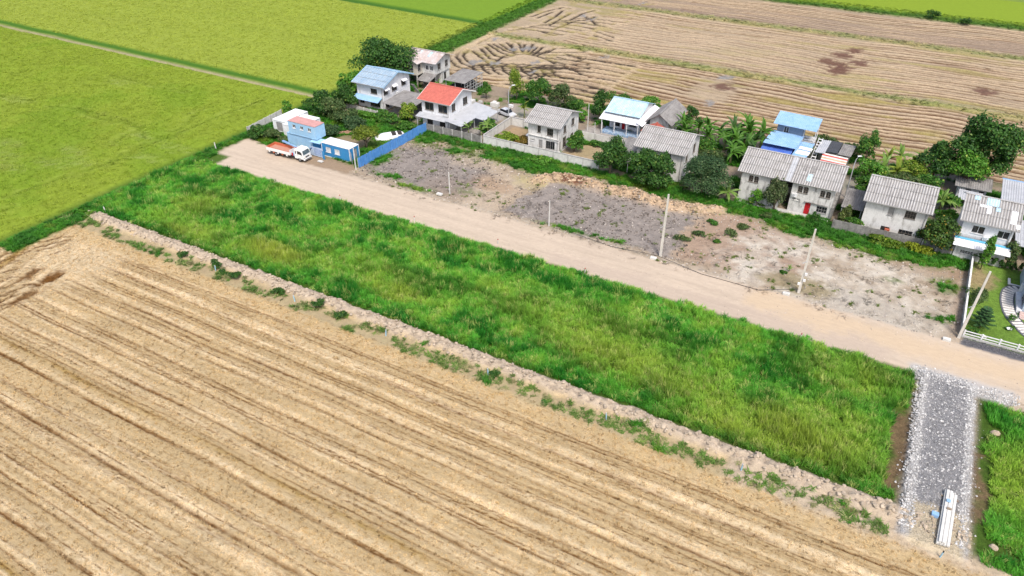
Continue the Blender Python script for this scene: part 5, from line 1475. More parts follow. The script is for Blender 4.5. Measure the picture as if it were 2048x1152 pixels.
# curved stepping path on the lawn
pth = empty('garden_path', label='curving path of white slabs edged in dark stone on the lawn', cat='path')
SLAB = sm('white_slab', (.66, .62, .57), (.56, .52, .48), 2, rough=.8); DGR = sm('dark_edging', (.13, .135, .15), rough=.8)
ctl = [(20.3, 106.0), (19.4, 105.7), (18.85, 104.7), (18.65, 103.4), (18.6, 102.0), (18.7, 100.6), (18.9, 99.2), (19.3, 97.9), (19.9, 96.7), (20.6, 95.5), (21.5, 94.2), (22.6, 93.0)]
dense = []
for (ax, ay), (bx, by) in zip(ctl[:-1], ctl[1:]):
    for k in range(12): dense.append((ax + (bx - ax) * k / 12, ay + (by - ay) * k / 12))
def tang(i):
    a, b = dense[max(0, i - 8)], dense[min(len(dense) - 1, i + 8)]
    d = Vector((b[0] - a[0], b[1] - a[1])); d.normalize(); return d
mb = MB(); prev = None; oL = []; oR = []
for i in range(0, len(dense), 3):
    d = tang(i); nx_, ny_ = -d.y, d.x; p = dense[i]
    q = ((p[0] + nx_ * .82, p[1] + ny_ * .82, .155), (p[0] - nx_ * .82, p[1] - ny_ * .82, .155))
    oL.append(q[0]); oR.append(q[1])
    if prev: mb.quad(prev[1], q[1], q[0], prev[0])
    prev = q
mb.build('gravel_bed', DGR, pth)
for oo in (oL, oR): MB().tube(oo, .06, 5).build('edging', DGR, pth)
acc = 0; last = dense[0]; slab_me = MB().box(-.66, .66, -.19, .19, 0, .06).mesh('slab'); slab_me.materials.append(SLAB)
for i, p in enumerate(dense):
    acc += math.hypot(p[0] - last[0], p[1] - last[1]); last = p
    if acc > .56:
        acc = 0; d = tang(i)
        link('slab', slab_me, None, pth, (p[0], p[1], .16), (0, 0, math.atan2(d.x, -d.y)))
MB().box(18.7, 19.0, 106.6, 108.2, .1, .25).box(19.002, 22, 106.6, 106.8, .1, .25).build('garden_kerb', F_WHITE, None, 'white kerb of a planting bed at the back of the lawn', 'kerb')

# ------------------------------------------------------------------ containers
def container(name, label, x0, x1, y0, y1, z0, z1, mat, roofm, frame, ops=(), ribs=True):
    h = empty(name, label=label, cat='container')
    walls(h, x0, x1, y0, y1, z0 + .12, z1 - .08, mat, ops, name='body')
    MB().box(x0 - .04, x1 + .04, y0 - .04, y1 + .04, z0, z0 + .118).build('base_frame', frame, h)
    MB().box(x0 - .07, x1 + .07, y0 - .07, y1 + .07, z1 - .078, z1).build('roof', roofm, h)
    for x in (x0, x1):
        for y in (y0, y1): MB().box(x - .06, x + .06, y - .06, y + .06, z0 + .12, z1 - .08).build('corner_post', frame, h)
    if ribs:
        mb = MB(); n = int((x1 - x0) / .3)
        for i in range(1, n):
            x = x0 + (x1 - x0) * i / n
            if not any(o[0] == 'S' and x0 + o[1] - .1 < x < x0 + o[2] + .1 for o in ops):
                mb.box(x - .05, x + .05, y0 - .025, y0 - .001, z0 + .15, z1 - .1)
        n = int((y1 - y0) / .3)
        for i in range(1, n):
            y = y0 + (y1 - y0) * i / n
            if not any(o[0] == 'E' and y0 + o[1] - .1 < y < y0 + o[2] + .1 for o in ops):
                mb.box(x1 + .001, x1 + .025, y - .05, y + .05, z0 + .15, z1 - .1)
        o = mb.build('ribs', mat, h)
    return h
W_CONT = sm('white_container_paint', (.72, .73, .73), (.64, .65, .66), 1.2, rough=.5, dirt=(.5, .5, .48), dirt_amt=.3)
container('storage_container', 'long white container standing next to the grey panel fence', -109.2, -106.0, 97.2, 103.6, 0, 2.6, W_CONT, W_CONT, W_CONT, [('S', .7, 2.4, .3, 2.2, 'door')])
container('storage_container', 'white container behind the stacked pale blue cabins', -105.7, -101.6, 96.4, 102.3, 0, 2.55, W_CONT, W_CONT, W_CONT)
container('site_cabin', 'lower pale blue cabin carrying a second cabin, signboard in front', -101.9, -95.6, 93.6, 96.0, 0, 2.6, C_LBLUE, C_LBLUE, C_LBLUE)
container('site_cabin', 'upper pale blue cabin with a bleached red roof and three windows', -101.0, -94.4, 93.45, 95.9, 2.62, 5.2, C_LBLUE, C_PINK, C_LBLUE,
  [('S', .9, 1.7, 3.9 - 0, 4.6, 'white'), ('S', 2.8, 3.6, 3.9, 4.6, 'white'), ('S', 4.7, 5.5, 3.9, 4.6, 'white')], ribs=False)
hh = container('site_cabin', 'bright blue cabin with white roof, white frame and two shuttered windows', -93.0, -86.4, 93.1, 95.7, 0, 2.65, C_BLUE, R_WHITE, F_WHITE,
  [('S', .9, 2.1, .95, 1.95, 'win', 3, 4, F_WHITE, F_WHITE), ('S', 3.0, 4.2, .95, 1.95, 'win', 3, 4, F_WHITE, F_WHITE), ('E', 1.1, 2.1, .2, 2.2, 'door')])
MB().prism([(-86.3, 93.2, .1), (-85.5, 92.5, .1), (-85.5, 92.5, 2.1), (-86.3, 93.2, 2.1)], (.02, .03, 0)).build('open_door', STEEL, hh, 'open grey door')
# covered gap with blue shutter between the cabins
g = empty('lean_to', label='blue shutter and canopy between the stacked cabins and the bright blue cabin', cat='canopy')
MB().box(-95.4, -93.1, 93.3, 93.36, .05, 2.3).build('shutter', C_BLUE, g)
lean_roof(g, [(-95.6, 92.7, 2.35), (-93.1, 92.7, 2.35), (-93.1, 94.6, 2.5), (-95.6, 94.6, 2.5)], C_LBLUE, .01, 'canopy_sheet')
# signboard, its lettering too small to read in the photograph
sg = empty('signboard', label='pale blue signboard with faint blue writing next to the truck cab', cat='sign')
MB().box(-95.1, -91.9, 92.0, 92.06, .15, 1.9).build('board', sm('pale_sign', (.42, .52, .66), rough=.5), sg)
mb = MB(); rr = random.Random(3)
for i in range(6):
    x = -94.0
    while x < -92.3:
        w = rr.uniform(.12, .4); mb.box(x, x + w, 91.99, 91.998, 1.55 - i * .22, 1.62 - i * .22); x += w + .07
mb.tube([(-94.6, 91.998, 1.5), (-94.6, 91.985, 1.5)], .16, 10)
mb.build('lettering', sm('blue_print', (.05, .12, .38), rough=.6), sg)
for x in (-95.0, -92.0): MB().bar((x, 92.12, 0), (x, 92.12, 1.9), .08).build('post', STEEL, sg)
MB().box(-91.7, -91.2, 91.6, 91.64, .1, 1.7).build('metal_sheet', C_BLUE, None, 'upright blue sheet leaning by the bright blue cabin', 'sheet')

# ------------------------------------------------------------------ vehicles
def wheel(parent, x, y, z, r=.45, w=.26):
    t = MB(); t.tube([(x, y - w / 2, z), (x, y - w / 2 + .04, z), (x, y + w / 2 - .04, z), (x, y + w / 2, z)], [r * .93, r, r, r * .93], 20)
    o = t.build('wheel', BLACK, parent, smooth=False)
    MB().tube([(x, y - w / 2 - .015, z), (x, y - w / 2 + .03, z)], [r * .38, r * .55], 14).build('rim', F_GREYF, o)
    MB().tube([(x, y + w / 2 - .03, z), (x, y + w / 2 + .015, z)], [r * .55, r * .38], 14).build('rim', F_GREYF, o)
CABW = sm('white_vehicle_paint', (.72, .72, .71), (.66, .66, .65), 2, rough=.3, spec=.5, dirt=(.45, .42, .38), dirt_amt=.3)
ORANGE = sm('orange_bed_paint', (.44, .19, .13), (.40, .24, .18), 2.2, rough=.6, dirt=(.40, .27, .20), dirt_amt=.6)
ORANGE2 = sm('orange_side_paint', (.52, .14, .07), rough=.5)
tk = empty('crane_truck', (-98.0, 89.6, .06), R(2), 'white flatbed truck with an orange load bed and small crane behind the cab', 'truck')
MB().box(-4.2, 4.0, -.45, .45, .55, .78).build('chassis', BLACK, tk)
bed = MB().box(-4.4, 1.3, -1.15, 1.15, .98, 1.08).build('load_bed', ORANGE, tk)
for nm, a in (('side_board', (-4.4, 1.3, -1.2, -1.152, .95, 1.55)), ('side_board', (-4.4, 1.3, 1.152, 1.2, .95, 1.55)), ('tail_board', (-4.452, -4.402, -1.2, 1.2, .95, 1.55)), ('head_board', (1.302, 1.352, -1.2, 1.2, .95, 1.95))):
    o = MB().box(*a).build(nm, ORANGE2 if nm != 'head_board' else CABW, tk)
o = MB().box(-4.4, 1.3, -1.235, -1.202, .95, 1.55).build('side_skin', CABW, tk)
MB().bar((-4.4, -1.19, 1.58), (1.3, -1.19, 1.58), .08, .05).bar((-4.4, 1.19, 1.58), (1.3, 1.19, 1.58), .08, .05).build('top_rail', ORANGE2, tk)
for i in range(5):
    MB().box(-3.9 + i * 1.05, -3.55 + i * 1.05, -1.2, -1.14, .62, .94).build('side_guard', (CABW, ORANGE2)[i % 2], tk)
MB().box(1.5, 2.1, -.8, .8, .8, 1.3).build('crane_base', R_NBLUE, tk)
MB().tube([(1.8, 0, 1.3), (1.8, .2, 2.1)], .16, 10).build('crane_column', RED_DOOR, tk)
MB().bar((1.9, .25, 2.1), (-2.2, 1.0, 2.25), .22, .24).bar((-.4, .72, 2.35), (-2.0, 1.0, 2.4), .14, .14).build('crane_boom', R_NBLUE, tk)
MB().tube([(1.8, -1.05, 1.0), (1.8, -1.05, 1.5)], .14, 10).build('hydraulic_tank', RED_DOOR, tk)
# cab: profile extruded across
prof = [(2.25, .55), (4.25, .55), (4.32, 1.0), (4.28, 1.35), (3.98, 2.15), (3.75, 2.32), (2.35, 2.35), (2.25, 2.2)]
cab = MB().prism([(x, -1.05, z) for x, z in prof], (0, 2.1, 0)).build('cab', CABW, tk, bevel=.05)
MB().prism([(4.30, -.9, 1.41), (4.30, .9, 1.41), (4.045, .83, 2.12), (4.045, -.83, 2.12)], (.006, 0, .004)).build('windscreen', sm('windscreen_tint', (.05, .07, .08), (.10, .13, .14), 2, rough=.1, spec=.6, fine=0), cab)
for s in (-1, 1):
    y = 1.056 * s
    pb = MB(); q = [(3.0, y, 1.45), (4.02, y, 1.45), (3.85, y, 2.05), (3.0, y, 2.1)]
    pb.prism(q, (0, .006 * s, 0)); pb.build('side_window', GLASS, cab)
    pb = MB(); pb.prism([(2.5, y, 1.5), (2.75, y, 1.5), (2.75, y, 2.05), (2.5, y, 2.05)], (0, .006 * s, 0)); pb.build('side_window', GLASS, cab)
    d = MB().prism([(2.9, y, .75), (4.05, y, .75), (4.05, y, 1.38), (2.9, y, 1.38)], (0, .012 * s, 0)).build('door', CABW, cab)
    MB().bar((3.0, 1.08 * s, 1.2), (3.25, 1.08 * s, 1.2), .03).build('handle', BLACK, d)
    MB().box(4.325, 4.36, .62 * s - .16, .62 * s + .16, .82, 1.0).build('headlight', sm('headlight_lens', (.75, .72, .6), rough=.15, fine=0) if s < 0 else bpy.data.materials['headlight_lens'], tk)
    MB().bar((4.1, 1.1 * s, 1.9), (4.2, 1.3 * s, 1.9), .03).box(4.15, 4.2, 1.3 * s - .08, 1.3 * s + .08, 1.55, 1.95).build('mirror', BLACK, tk)
MB().box(4.325, 4.35, -.45, .45, .85, 1.05).build('grille', BLACK, tk)
MB().box(4.3, 4.5, -1.05, 1.05, .42, .68).build('bumper', CABW, tk, bevel=.03)
MB().box(4.503, 4.51, -.8, .8, .5, .6).build('bumper_slot', BLACK, tk)
for x in (3.4,):
    for y in (-.92, .92): wheel(tk, x, y, .45)
for y in (-.95, -.65, .65, .95): wheel(tk, -2.3, y, .45, .45, .24)

def car(name, label, loc, rz, paint):
    c = empty(name, loc, rz, label, 'car')
    pr = [(-2.1, .35), (2.15, .35), (2.2, .7), (1.25, .92), (-1.75, .98), (-2.15, .85)]
    body = MB().prism([(x, -.85, z) for x, z in pr], (0, 1.7, 0)).build('body', paint, c, bevel=.06)
    MB().prism([(-1.6, -.74, .95), (1.0, -.74, .92), (.35, -.66, 1.42), (-1.15, -.66, 1.42)], (0, 1.48, 0)).build('window_band', GLASS, c, bevel=.04)
    MB().box(-1.1, .32, -.64, .8 - .16, 1.42, 1.47).build('roof', paint, c, bevel=.02)
    MB().prism([(1.02, -.66, .95), (1.02, .66, .95), (.38, .6, 1.42), (.38, -.6, 1.42)], (.01, 0, .01)).build('windscreen', GLASS, c)
    for x in (-1.35, 1.4):
        for y in (-.82, .82): wheel(c, x, y, .3, .32, .2)
    for s in (-1, 1): MB().box(2.12, 2.2, .55 * s - .2, .55 * s + .2, .6, .74).build('headlight', bpy.data.materials['headlight_lens'], c)
    return c
car('silver_car', 'silver saloon car parked right of the grey veranda roof', (-72.9, 127.2, .02), R(-18), sm('silver_paint', (.55, .56, .58), rough=.3, spec=.6, fine=0))

# white moulded shell lying in the weeds, with two black openings
s_ = empty('white_shell', (-87.3, 106.0, .0), R(52), 'white moulded tank-like shell with two dark openings lying in the weeds', 'shell')
mb = MB()
N = 12; ringsx = [(-2.9, .55), (-2.6, .95), (-1.0, 1.15), (1.6, 1.1), (2.6, .9), (3.0, .5)]
for x, r_ in ringsx:
    for j in range(N + 1):
        t = math.pi * j / N; mb.V.append((x, math.cos(t) * r_ * 1.15, math.sin(t) * r_ * .95 - .05))
for i in range(len(ringsx) - 1):
    for j in range(N):
        a = i * (N + 1) + j; mb.F.append((a, a + N + 1, a + N + 2, a + 1)); mb.M.append(0)
mb.F.append(tuple(range(N + 1))); mb.M.append(0); mb.F.append(tuple((len(ringsx) - 1) * (N + 1) + j for j in range(N + 1))[::-1]); mb.M.append(0)
mb.build('hull', F_WHITE, s_, smooth=True)
for x0_, x1_ in ((.3, 1.15), (1.5, 2.3)):
    mb = MB(); pr_ = None
    for k in range(7):
        t = R(84 + k * 9); q = [(x_, math.cos(t) * 1.15 * 1.17, math.sin(t) * 1.17 * .95 + .0) for x_ in (x0_, x1_)]
        if pr_: mb.quad(pr_[0], pr_[1], q[1], q[0])
        pr_ = q
    mb.build('opening', DARKV, s_)

# ------------------------------------------------------------------ poles, lamps, posts
def upole(x, y, h, label, w=.34, lean=(0, 0), mat=POLE_M, gear=True, group='concrete poles along the road'):
    p = empty('utility_pole', (x, y, gz(x, y) - .05), label=label, cat='pole', group=group)
    mb = MB(); a, b = w / 2, w * .32
    mb.V += [(-a, -a, 0), (a, -a, 0), (a, a, 0), (-a, a, 0)] + [(lean[0] - b, lean[1] - b, h), (lean[0] + b, lean[1] - b, h), (lean[0] + b, lean[1] + b, h), (lean[0] - b, lean[1] + b, h)]
    mb.F += [(0, 3, 2, 1), (4, 5, 6, 7), (0, 1, 5, 4), (1, 2, 6, 5), (2, 3, 7, 6), (3, 0, 4, 7)]; mb.M += [0] * 6
    mb.build('shaft', mat, p)
    if gear:
        t = .52
        o = MB().bar((lean[0] * t + .1, -.15 + lean[1] * t, h * t), (lean[0] * t - .5, -.3, h * (t - .04)), .06).build('bracket', STEEL, p)
    return p
upole(-25.75, 90.1, 10.2, 'tall concrete pole at the corner of the grey lot')
p = upole(-6.1, 90.4, 10.0, 'concrete pole with white meter boxes beside the sandy lot')
for (dx, z) in ((.3, 2.1), (-.25, 1.4), (.32, 3.1)): MB().box(dx - .17, dx + .17, -.33, -.14, z, z + .36).build('meter_box', F_WHITE, p, bevel=.02)
upole(13.42, 90.2, 9.9, 'concrete pole leaning beside the white rail fence', lean=(.3, .2))
upole(-63.7, 91.6, 4.1, 'short white post at the near corner of the first grey lot', .16, mat=POLE_W, gear=False, group='short white posts along the road')
upole(-44.1, 90.1, 4.5, 'short white post between the two grey lots', .16, mat=POLE_W, gear=False, group='short white posts along the road')
upole(-83.7, 91.3, 4.8, 'white post at the road end of the blue fence', .18, mat=POLE_W, gear=False, group='short white posts along the road')
upole(-54.8, 128.0, 5.7, 'slim grey pole beside the pale blue roofed house', .14, mat=POLE_W, gear=False, group='slim poles behind the houses')

def lamp(x, y, h, label, d=(1, 0)):
    p = empty('street_lamp', (x, y, 0), label=label, cat='street lamp', group='street lamps behind the houses')
    MB().tube([(0, 0, 0), (0, 0, h * .8), (d[0] * .15, d[1] * .15, h * .93), (d[0] * .8, d[1] * .8, h)], [.1, .075, .06, .05], 8).build('pole', STEEL, p)
    hd = MB().box(-.35, .35, -.14, .14, -.06, .06).build('lamp_head', F_WHITE, p, bevel=.03)
    hd.location = (d[0] * 1.05, d[1] * 1.05, h); hd.rotation_euler = (0, 0, math.atan2(d[1], d[0]))
lamp(-5.2, 123.2, 7.4, 'street lamp between the twin house and the off-white house', (.4, .3))
lamp(-106.5, 131.5, 5.0, 'street lamp behind the blue-roofed house', (.9, .3))
lamp(-71.8, 126.0, 7.0, 'street lamp at the back corner of the walled plot', (.7, .7))

# concrete blocks at the pole feet
for x, y, l in ((-26.4, 88.9, 'white concrete block at the foot of the tall pole'), (-7.5, 89.1, 'white concrete block left of the pole with meter boxes'), (12.1, 88.7, 'white concrete block on the road by the leaning pole')):
    MB().box(-.45, .45, -.28, .28, -.1, .32).build('concrete_block', CONC_L, None, l, 'block', bevel=.03, group='concrete blocks at the poles').location = (x, y, gz(x, y))
# black cable on the ground and slung between the poles
mb = MB(); q = [(-40, 89.6, .25), (-33, 89.0, .12), (-26.0, 89.3, .5), (-19, 88.3, .12), (-14.5, 88.3, .12), (-11, 88.2, .14), (-6.2, 89.9, .9)]
mb.tube(q, .035, 5); mb.build('cable', BLACK, None, 'black cable lying along the road edge between two poles', 'cable')

# marker pegs: pale blue tubes along the bund, red-topped stakes by the road
PVC = sm('pale_blue_pipe', (.30, .50, .62), rough=.4); REDP = sm('red_peg_top', (.40, .03, .02), rough=.6)
for i, x in enumerate((-79.5, -64.5, -49.3, -34.3, -19.3, -4.6)):
    p = empty('marker_pipe', (x, 55.2, gz(x, 55.2)), label='pale blue marker pipe in the weeds along the field edge', cat='marker', group='marker pipes along the field edge')
    lx = random.Random(i).uniform(-.12, .12)
    MB().tube([(0, 0, -.1), (lx, 0, .85)], .075, 8).build('pipe', PVC, p)
    MB().tube([(lx, 0, .86), (lx * 1.1, 0, .98)], .085, 8).build('cap', STEEL, p)
p = empty('marker_pipe', (13.6, 53.9, gz(13.6, 53.9)), label='short pipe marker with a blue base at the foot of the gravel pad', cat='marker')
MB().tube([(0, 0, -.1), (.05, 0, .7)], .07, 8).build('pipe', PVC, p); MB().tube([(.05, 0, .71), (.05, 0, .9)], .06, 8).build('cap', BLACK, p)
for x, y in ((-33.5, 80.5), (-3.8, 80.3), (-63.4, 81.0), (-48.3, 81.4), (-78.5, 80.9)):
    p = empty('survey_peg', (x, y, gz(x, y)), label='thin survey peg at the grass edge of the road', cat='peg', group='survey pegs along the road')
    MB().tube([(0, 0, -.1), (0, 0, .65)], .06, 6).build('peg', POLE_W, p); MB().tube([(0, 0, .651), (0, 0, .85)], .065, 6).build('tip', REDP, p)
MB().bar((-112.3, 85.0, 0), (-112.4, 85.0, 1.5), .14).build('boundary_post', POLE_W, None, 'white post on the bank between rice field and road end', 'post')
MB().bar((-108.9, 58.9, 0), (-109.0, 58.9, .9), .12).build('boundary_post', POLE_W, None, 'small white post at the end of the clay bund', 'post')

# pipes stacked on the pad
b = empty('pipe_stack', (13.75, 58.4, .42), R(-2.5), 'stack of long white concrete piles lying on the gravel pad', 'pile stack')
for i in range(4):
    MB().box(-.55 + i * .28, -.30 + i * .28, -3.6 + .05 * i, 3.5 - .06 * i, .12, .34).build('pile', POLE_W, b, bevel=.015)
for i in range(2):
    MB().box(-.42 + i * .28, -.17 + i * .28, -3.5, 3.4, .343, .54).build('pile', POLE_W, b, bevel=.015)
for y in (-2.8, 0, 2.8): MB().box(-.75, .75, y - .06, y + .06, 0, .118).build('bearer', WOOD, b)
MB().box(-.3, .3, -.25, .25, 0, .38).build('crate', R_NBLUE, None, 'small blue crate left of the stacked white piles', 'crate', bevel=.02).location = (12.75, 58.3, .40)
MB().box(-.16, .16, -.16, .16, 0, .12).build('blue_box', R_NBLUE, None, 'tiny blue box lying on top of the white piles', 'box').location = (13.65, 60.2, 1.022)
MB().box(-.2, .2, -.1, .1, 0, .10).build('tool_bundle', WOOD, None, 'small brown bundle on the middle of the white piles', 'bundle').location = (13.75, 59.2, 1.022)

# loose things in the yards
def plank_pile(x, y, n, L, label, rz, mat=WOOD):
    p = empty('plank_pile', (x, y, gz(x, y)), rz, label, 'planks')
    rr = random.Random(int(x * 10))
    for i in range(n):
        o = MB().box(-L / 2, L / 2, -.10, .10, 0, .06).build('plank', mat, p)
        o.location = (rr.uniform(-.3, .3), -.6 + 1.2 * i / n, .03 + .065 * (i % 3)); o.rotation_euler = (0, 0, rr.uniform(-.12, .12))
plank_pile(-96.2, 103.8, 9, 3.2, 'heap of reddish planks in the yard behind the cabins', R(50), sm('reddish_timber', (.40, .22, .16), (.28, .16, .12), 2, rough=.9))
def sack_heap(x, y, n, s, label, seed, mat=F_WHITE):
    p = empty('sack_heap', (x, y, gz(x, y)), 0, label, 'sacks')
    rr = random.Random(seed)
    for i in range(n):
        me = rockmesh(seed * 7 + i, .6); me.materials.clear(); me.materials.append(mat); me.name = 'sack'
        for f_ in me.polygons: f_.use_smooth = True
        o = link('sack', me, None, p, (rr.uniform(-s, s), rr.uniform(-s * .6, s * .6), .2 + .12 * (i % 2)), (0, 0, rr.random() * 6))
        k = rr.uniform(.7, 1.3); o.scale = (k, k * .8, k * .7)
sack_heap(-63.4, 120.4, 9, 1.3, 'heap of white sacks inside the walled plot', 3)
sack_heap(-93.8, 97.4, 6, .9, 'white bags behind the bright blue cabin', 5)
sack_heap(-91.5, 97.2, 4, .6, 'small pair of white bags beside the larger bags', 6)
MB().box(-.7, .7, -.5, .5, 0, .5).build('white_box', F_WHITE, None, 'flat white box in the grass behind the bright blue cabin', 'box', bevel=.03).location = (-89.0, 97.3, .05)
MB().box(-.9, .9, -.5, .5, 0, .9).build('crate', CONC_L, None, 'pale crate in the cluttered yard near the silver car', 'crate', bevel=.03).location = (-77.8, 130.6, 0)
plank_pile(-80.5, 133.2, 8, 2.4, 'heap of scrap boards beside the open shed', R(20))
plank_pile(-76.6, 134.2, 6, 2.2, 'scrap boards under the slender tree', R(-30))
MB().box(-84.5, -82.4, 128.6, 130.2, 0, .9).build('concrete_tank', CONC_L, None, 'low concrete tank behind the red-roofed house', 'tank', bevel=.03)
plank_pile(-64.3, 127.0, 7, 3.0, 'dark heap of boards behind the walled plot', R(10), DARKV)
for i, (x, y) in enumerate(((-66.5, 128), (-65, 129.4), (-63.6, 130.1), (-61.8, 130.6), (-52.9, 127.2), (-51.8, 128.2))):
    MB().bar((x, y, 0), (x, y, 2.4), .1).build('fence_post', POLE_W, None, 'bare white post in the back yards', 'post', group='bare posts in the back yards')
MB().box(-11.7, -10.2, 112.0, 112.58, 0, .1).build('tarpaulin', sm('yellow_tarp', (.62, .52, .28), rough=.7), None, 'yellowish sheet on the ground left of the red door', 'sheet')
MB().box(-.5, .5, -.3, .3, .05, .35).build('broken_slab', CONC_L, None, 'broken white slab lying on the road edge by the first short post', 'slab', bevel=.03).location = (-64.9, 90.3, .05)
MB().box(-.5, .5, -.3, .3, .05, .25).build('broken_slab', CONC_L, None, 'broken white slab in the dirt before the signboard', 'slab', bevel=.03).location = (-91.3, 90.5, .05)
MB().box(-.5, .5, -.4, .4, .05, .35).build('broken_slab', CONC_L, None, 'white lump of rubble behind the truck bed', 'slab', bevel=.05).location = (-103.9, 91.6, .05)

# ------------------------------------------------------------------ trees, shrubs, bananas
M_LEAF = leaf_mat('tree_leaves', .34, .5, False, spec=.3)
BARK = surf('bark', (.16, .12, .085), (.09, .07, .05), 4.0, rough=.95, fine=.3)
def crown_mesh(seed, rx, ry, rz, n, leaf, cols, lobes=16, hollow=.35, ragged=.35, droop=0.):
    """leaves spread through the crown in uneven clumps"""
    r = np.random.RandomState(seed)
    a = r.rand(lobes) * 6.283; cz = r.rand(lobes) * 1.7 - .7
    rad = np.sqrt(np.clip(1 - cz ** 2 * .8, .1, 1)) * (.62 + .3 * r.rand(lobes))
    C = np.stack([np.cos(a) * rad, np.sin(a) * rad, cz * .8], 1)
    C = np.concatenate([C, [[0, 0, .1], [.25, -.1, .5]]]); lobes += 2
    S = .24 + .26 * r.rand(lobes) * (1 + ragged); S[-2:] = .6, .45
    tone = r.rand(lobes)
    k = r.choice(lobes, n, p=S ** 2 / (S ** 2).sum())
    d = r.normal(0, 1, (n, 3)); d /= np.linalg.norm(d, axis=1)[:, None]
    d[:, 2] = np.where(d[:, 2] < -.3, -d[:, 2] * .7, d[:, 2])
    rr = (1 - hollow * r.rand(n) ** 1.5) * (1 + ragged * .25 * r.normal(0, 1, n))
    # smaller sprigs inside each clump give the surface its dapple
    sub = noise(d[:, 0] * 4 + k * 3.1, d[:, 1] * 4 + d[:, 2] * 3, seed)
    P = C[k] + d * (S[k] * rr * (1 + .16 * sub))[:, None]
    keep = sub > -.75
    P, d, k, sub = P[keep], d[keep], k[keep], sub[keep]; n = len(P)
    P = P * np.array((rx, ry, rz)) * .97
    P[:, 2] -= droop * np.hypot(P[:, 0] / rx, P[:, 1] / ry) ** 2
    nrm = d + r.normal(0, .55, (n, 3)); nrm[:, 2] += .35
    nrm /= np.linalg.norm(nrm, axis=1)[:, None]
    t = np.cross(nrm, r.normal(0, 1, (n, 3))); t /= np.linalg.norm(t, axis=1)[:, None]
    b = np.cross(nrm, t)
    L = leaf * (.6 + .7 * r.rand(n))[:, None]; W = L * .42
    v0 = P - t * L * .5; v2 = P + t * L * .5 - nrm * L * .12; v1 = P + b * W + nrm * L * .1; v3 = P - b * W + nrm * L * .1
    V = np.stack([v0, v1, v2, v3], 1).reshape(-1, 3)
    i = np.arange(n) * 4
    F = np.concatenate([np.stack([i, i + 1, i + 2], 1), np.stack([i, i + 2, i + 3], 1)])
    c0, c1, c2 = [np.array(c) for c in cols]
    w = np.clip(.5 + .35 * sub + .4 * (tone[k] - .5) + .25 * r.normal(0, 1, n), 0, 1)[:, None]
    col = c0 * (1 - w) + c1 * w
    y = (r.rand(n) > .93)[:, None]; col = np.where(y, c2, col) * (.8 + .4 * r.rand(n))[:, None]
    return np_mesh('crown', V, F, np.repeat(col, 4, axis=0))

DARKG = ((.018, .066, .012), (.062, .16, .024), (.14, .22, .04))
MIDG = ((.028, .10, .014), (.085, .22, .026), (.22, .30, .05))
BRIGHT = ((.05, .16, .015), (.12, .30, .030), (.28, .38, .06))
OLIVEG = ((.038, .08, .022), (.11, .17, .048), (.22, .22, .08))
YELG = ((.08, .16, .015), (.22, .32, .03), (.38, .40, .07))
TAMAR = ((.028, .075, .028), (.08, .15, .055), (.13, .19, .07))

def tree(label, x, y, h, rx, ry, rz, n=3200, leaf=.42, cols=MIDG, seed=1, trunk=.16, name='tree', cat='tree', group=None, cz=None, **k):
    z = gz(x, y)
    t = empty(name, (x, y, z), label=label, cat=cat, group=group)
    czz = h - rz * .95 if cz is None else cz
    c = link('crown', crown_mesh(seed, rx, ry, rz, n, leaf, cols, **k), M_LEAF, t, (0, 0, czz))
    r = random.Random(seed)
    mb = MB(); top = czz + rz * .1
    mb.tube([(0, 0, -.2), (r.uniform(-.1, .1), r.uniform(-.1, .1), top * .45), (r.uniform(-.3, .3), r.uniform(-.3, .3), top)], [trunk * 1.3, trunk, trunk * .5], 8)
    mb.build('trunk', BARK, t, smooth=True)
    for i in range(5):
        a = i * 1.257 + r.random()
        q = (rx * .6 * math.cos(a), ry * .6 * math.sin(a), czz + rz * r.uniform(-.2, .4))
        s = (0, 0, top * r.uniform(.3, .5))
        m = tuple((s[j] + q[j]) / 2 + (0, 0, .2)[j] for j in range(3))
        MB().tube([s, m, q], [trunk * .5, trunk * .35, trunk * .12], 6).build('limb', BARK, t, smooth=True)
    return t

# big dark trees
tree('large round dark green tree behind the blue-roofed house', -107.5, 131.5, 9.6, 6.6, 6.0, 5.0, 10500, .46, DARKG, 11, .35, lobes=26)
tree('bright leafy tree left of the blue-roofed house', -108.8, 121.0, 5.6, 2.9, 2.8, 2.6, 3600, .42, BRIGHT, 12)
tree('big dark tree standing in front of the far field at the right', 13.0, 138.8, 11.3, 4.7, 4.6, 5.2, 11500, .46, DARKG, 13, .4, lobes=28)
tree('brighter green tree in front of the big dark tree at the right', 11.6, 134.6, 7.2, 2.5, 2.3, 2.8, 3200, .42, BRIGHT, 14)
tree('tapering dark tree joined to the left of the big dark tree', 6.8, 136.4, 7.0, 2.8, 2.6, 3.2, 3800, .42, DARKG, 15)
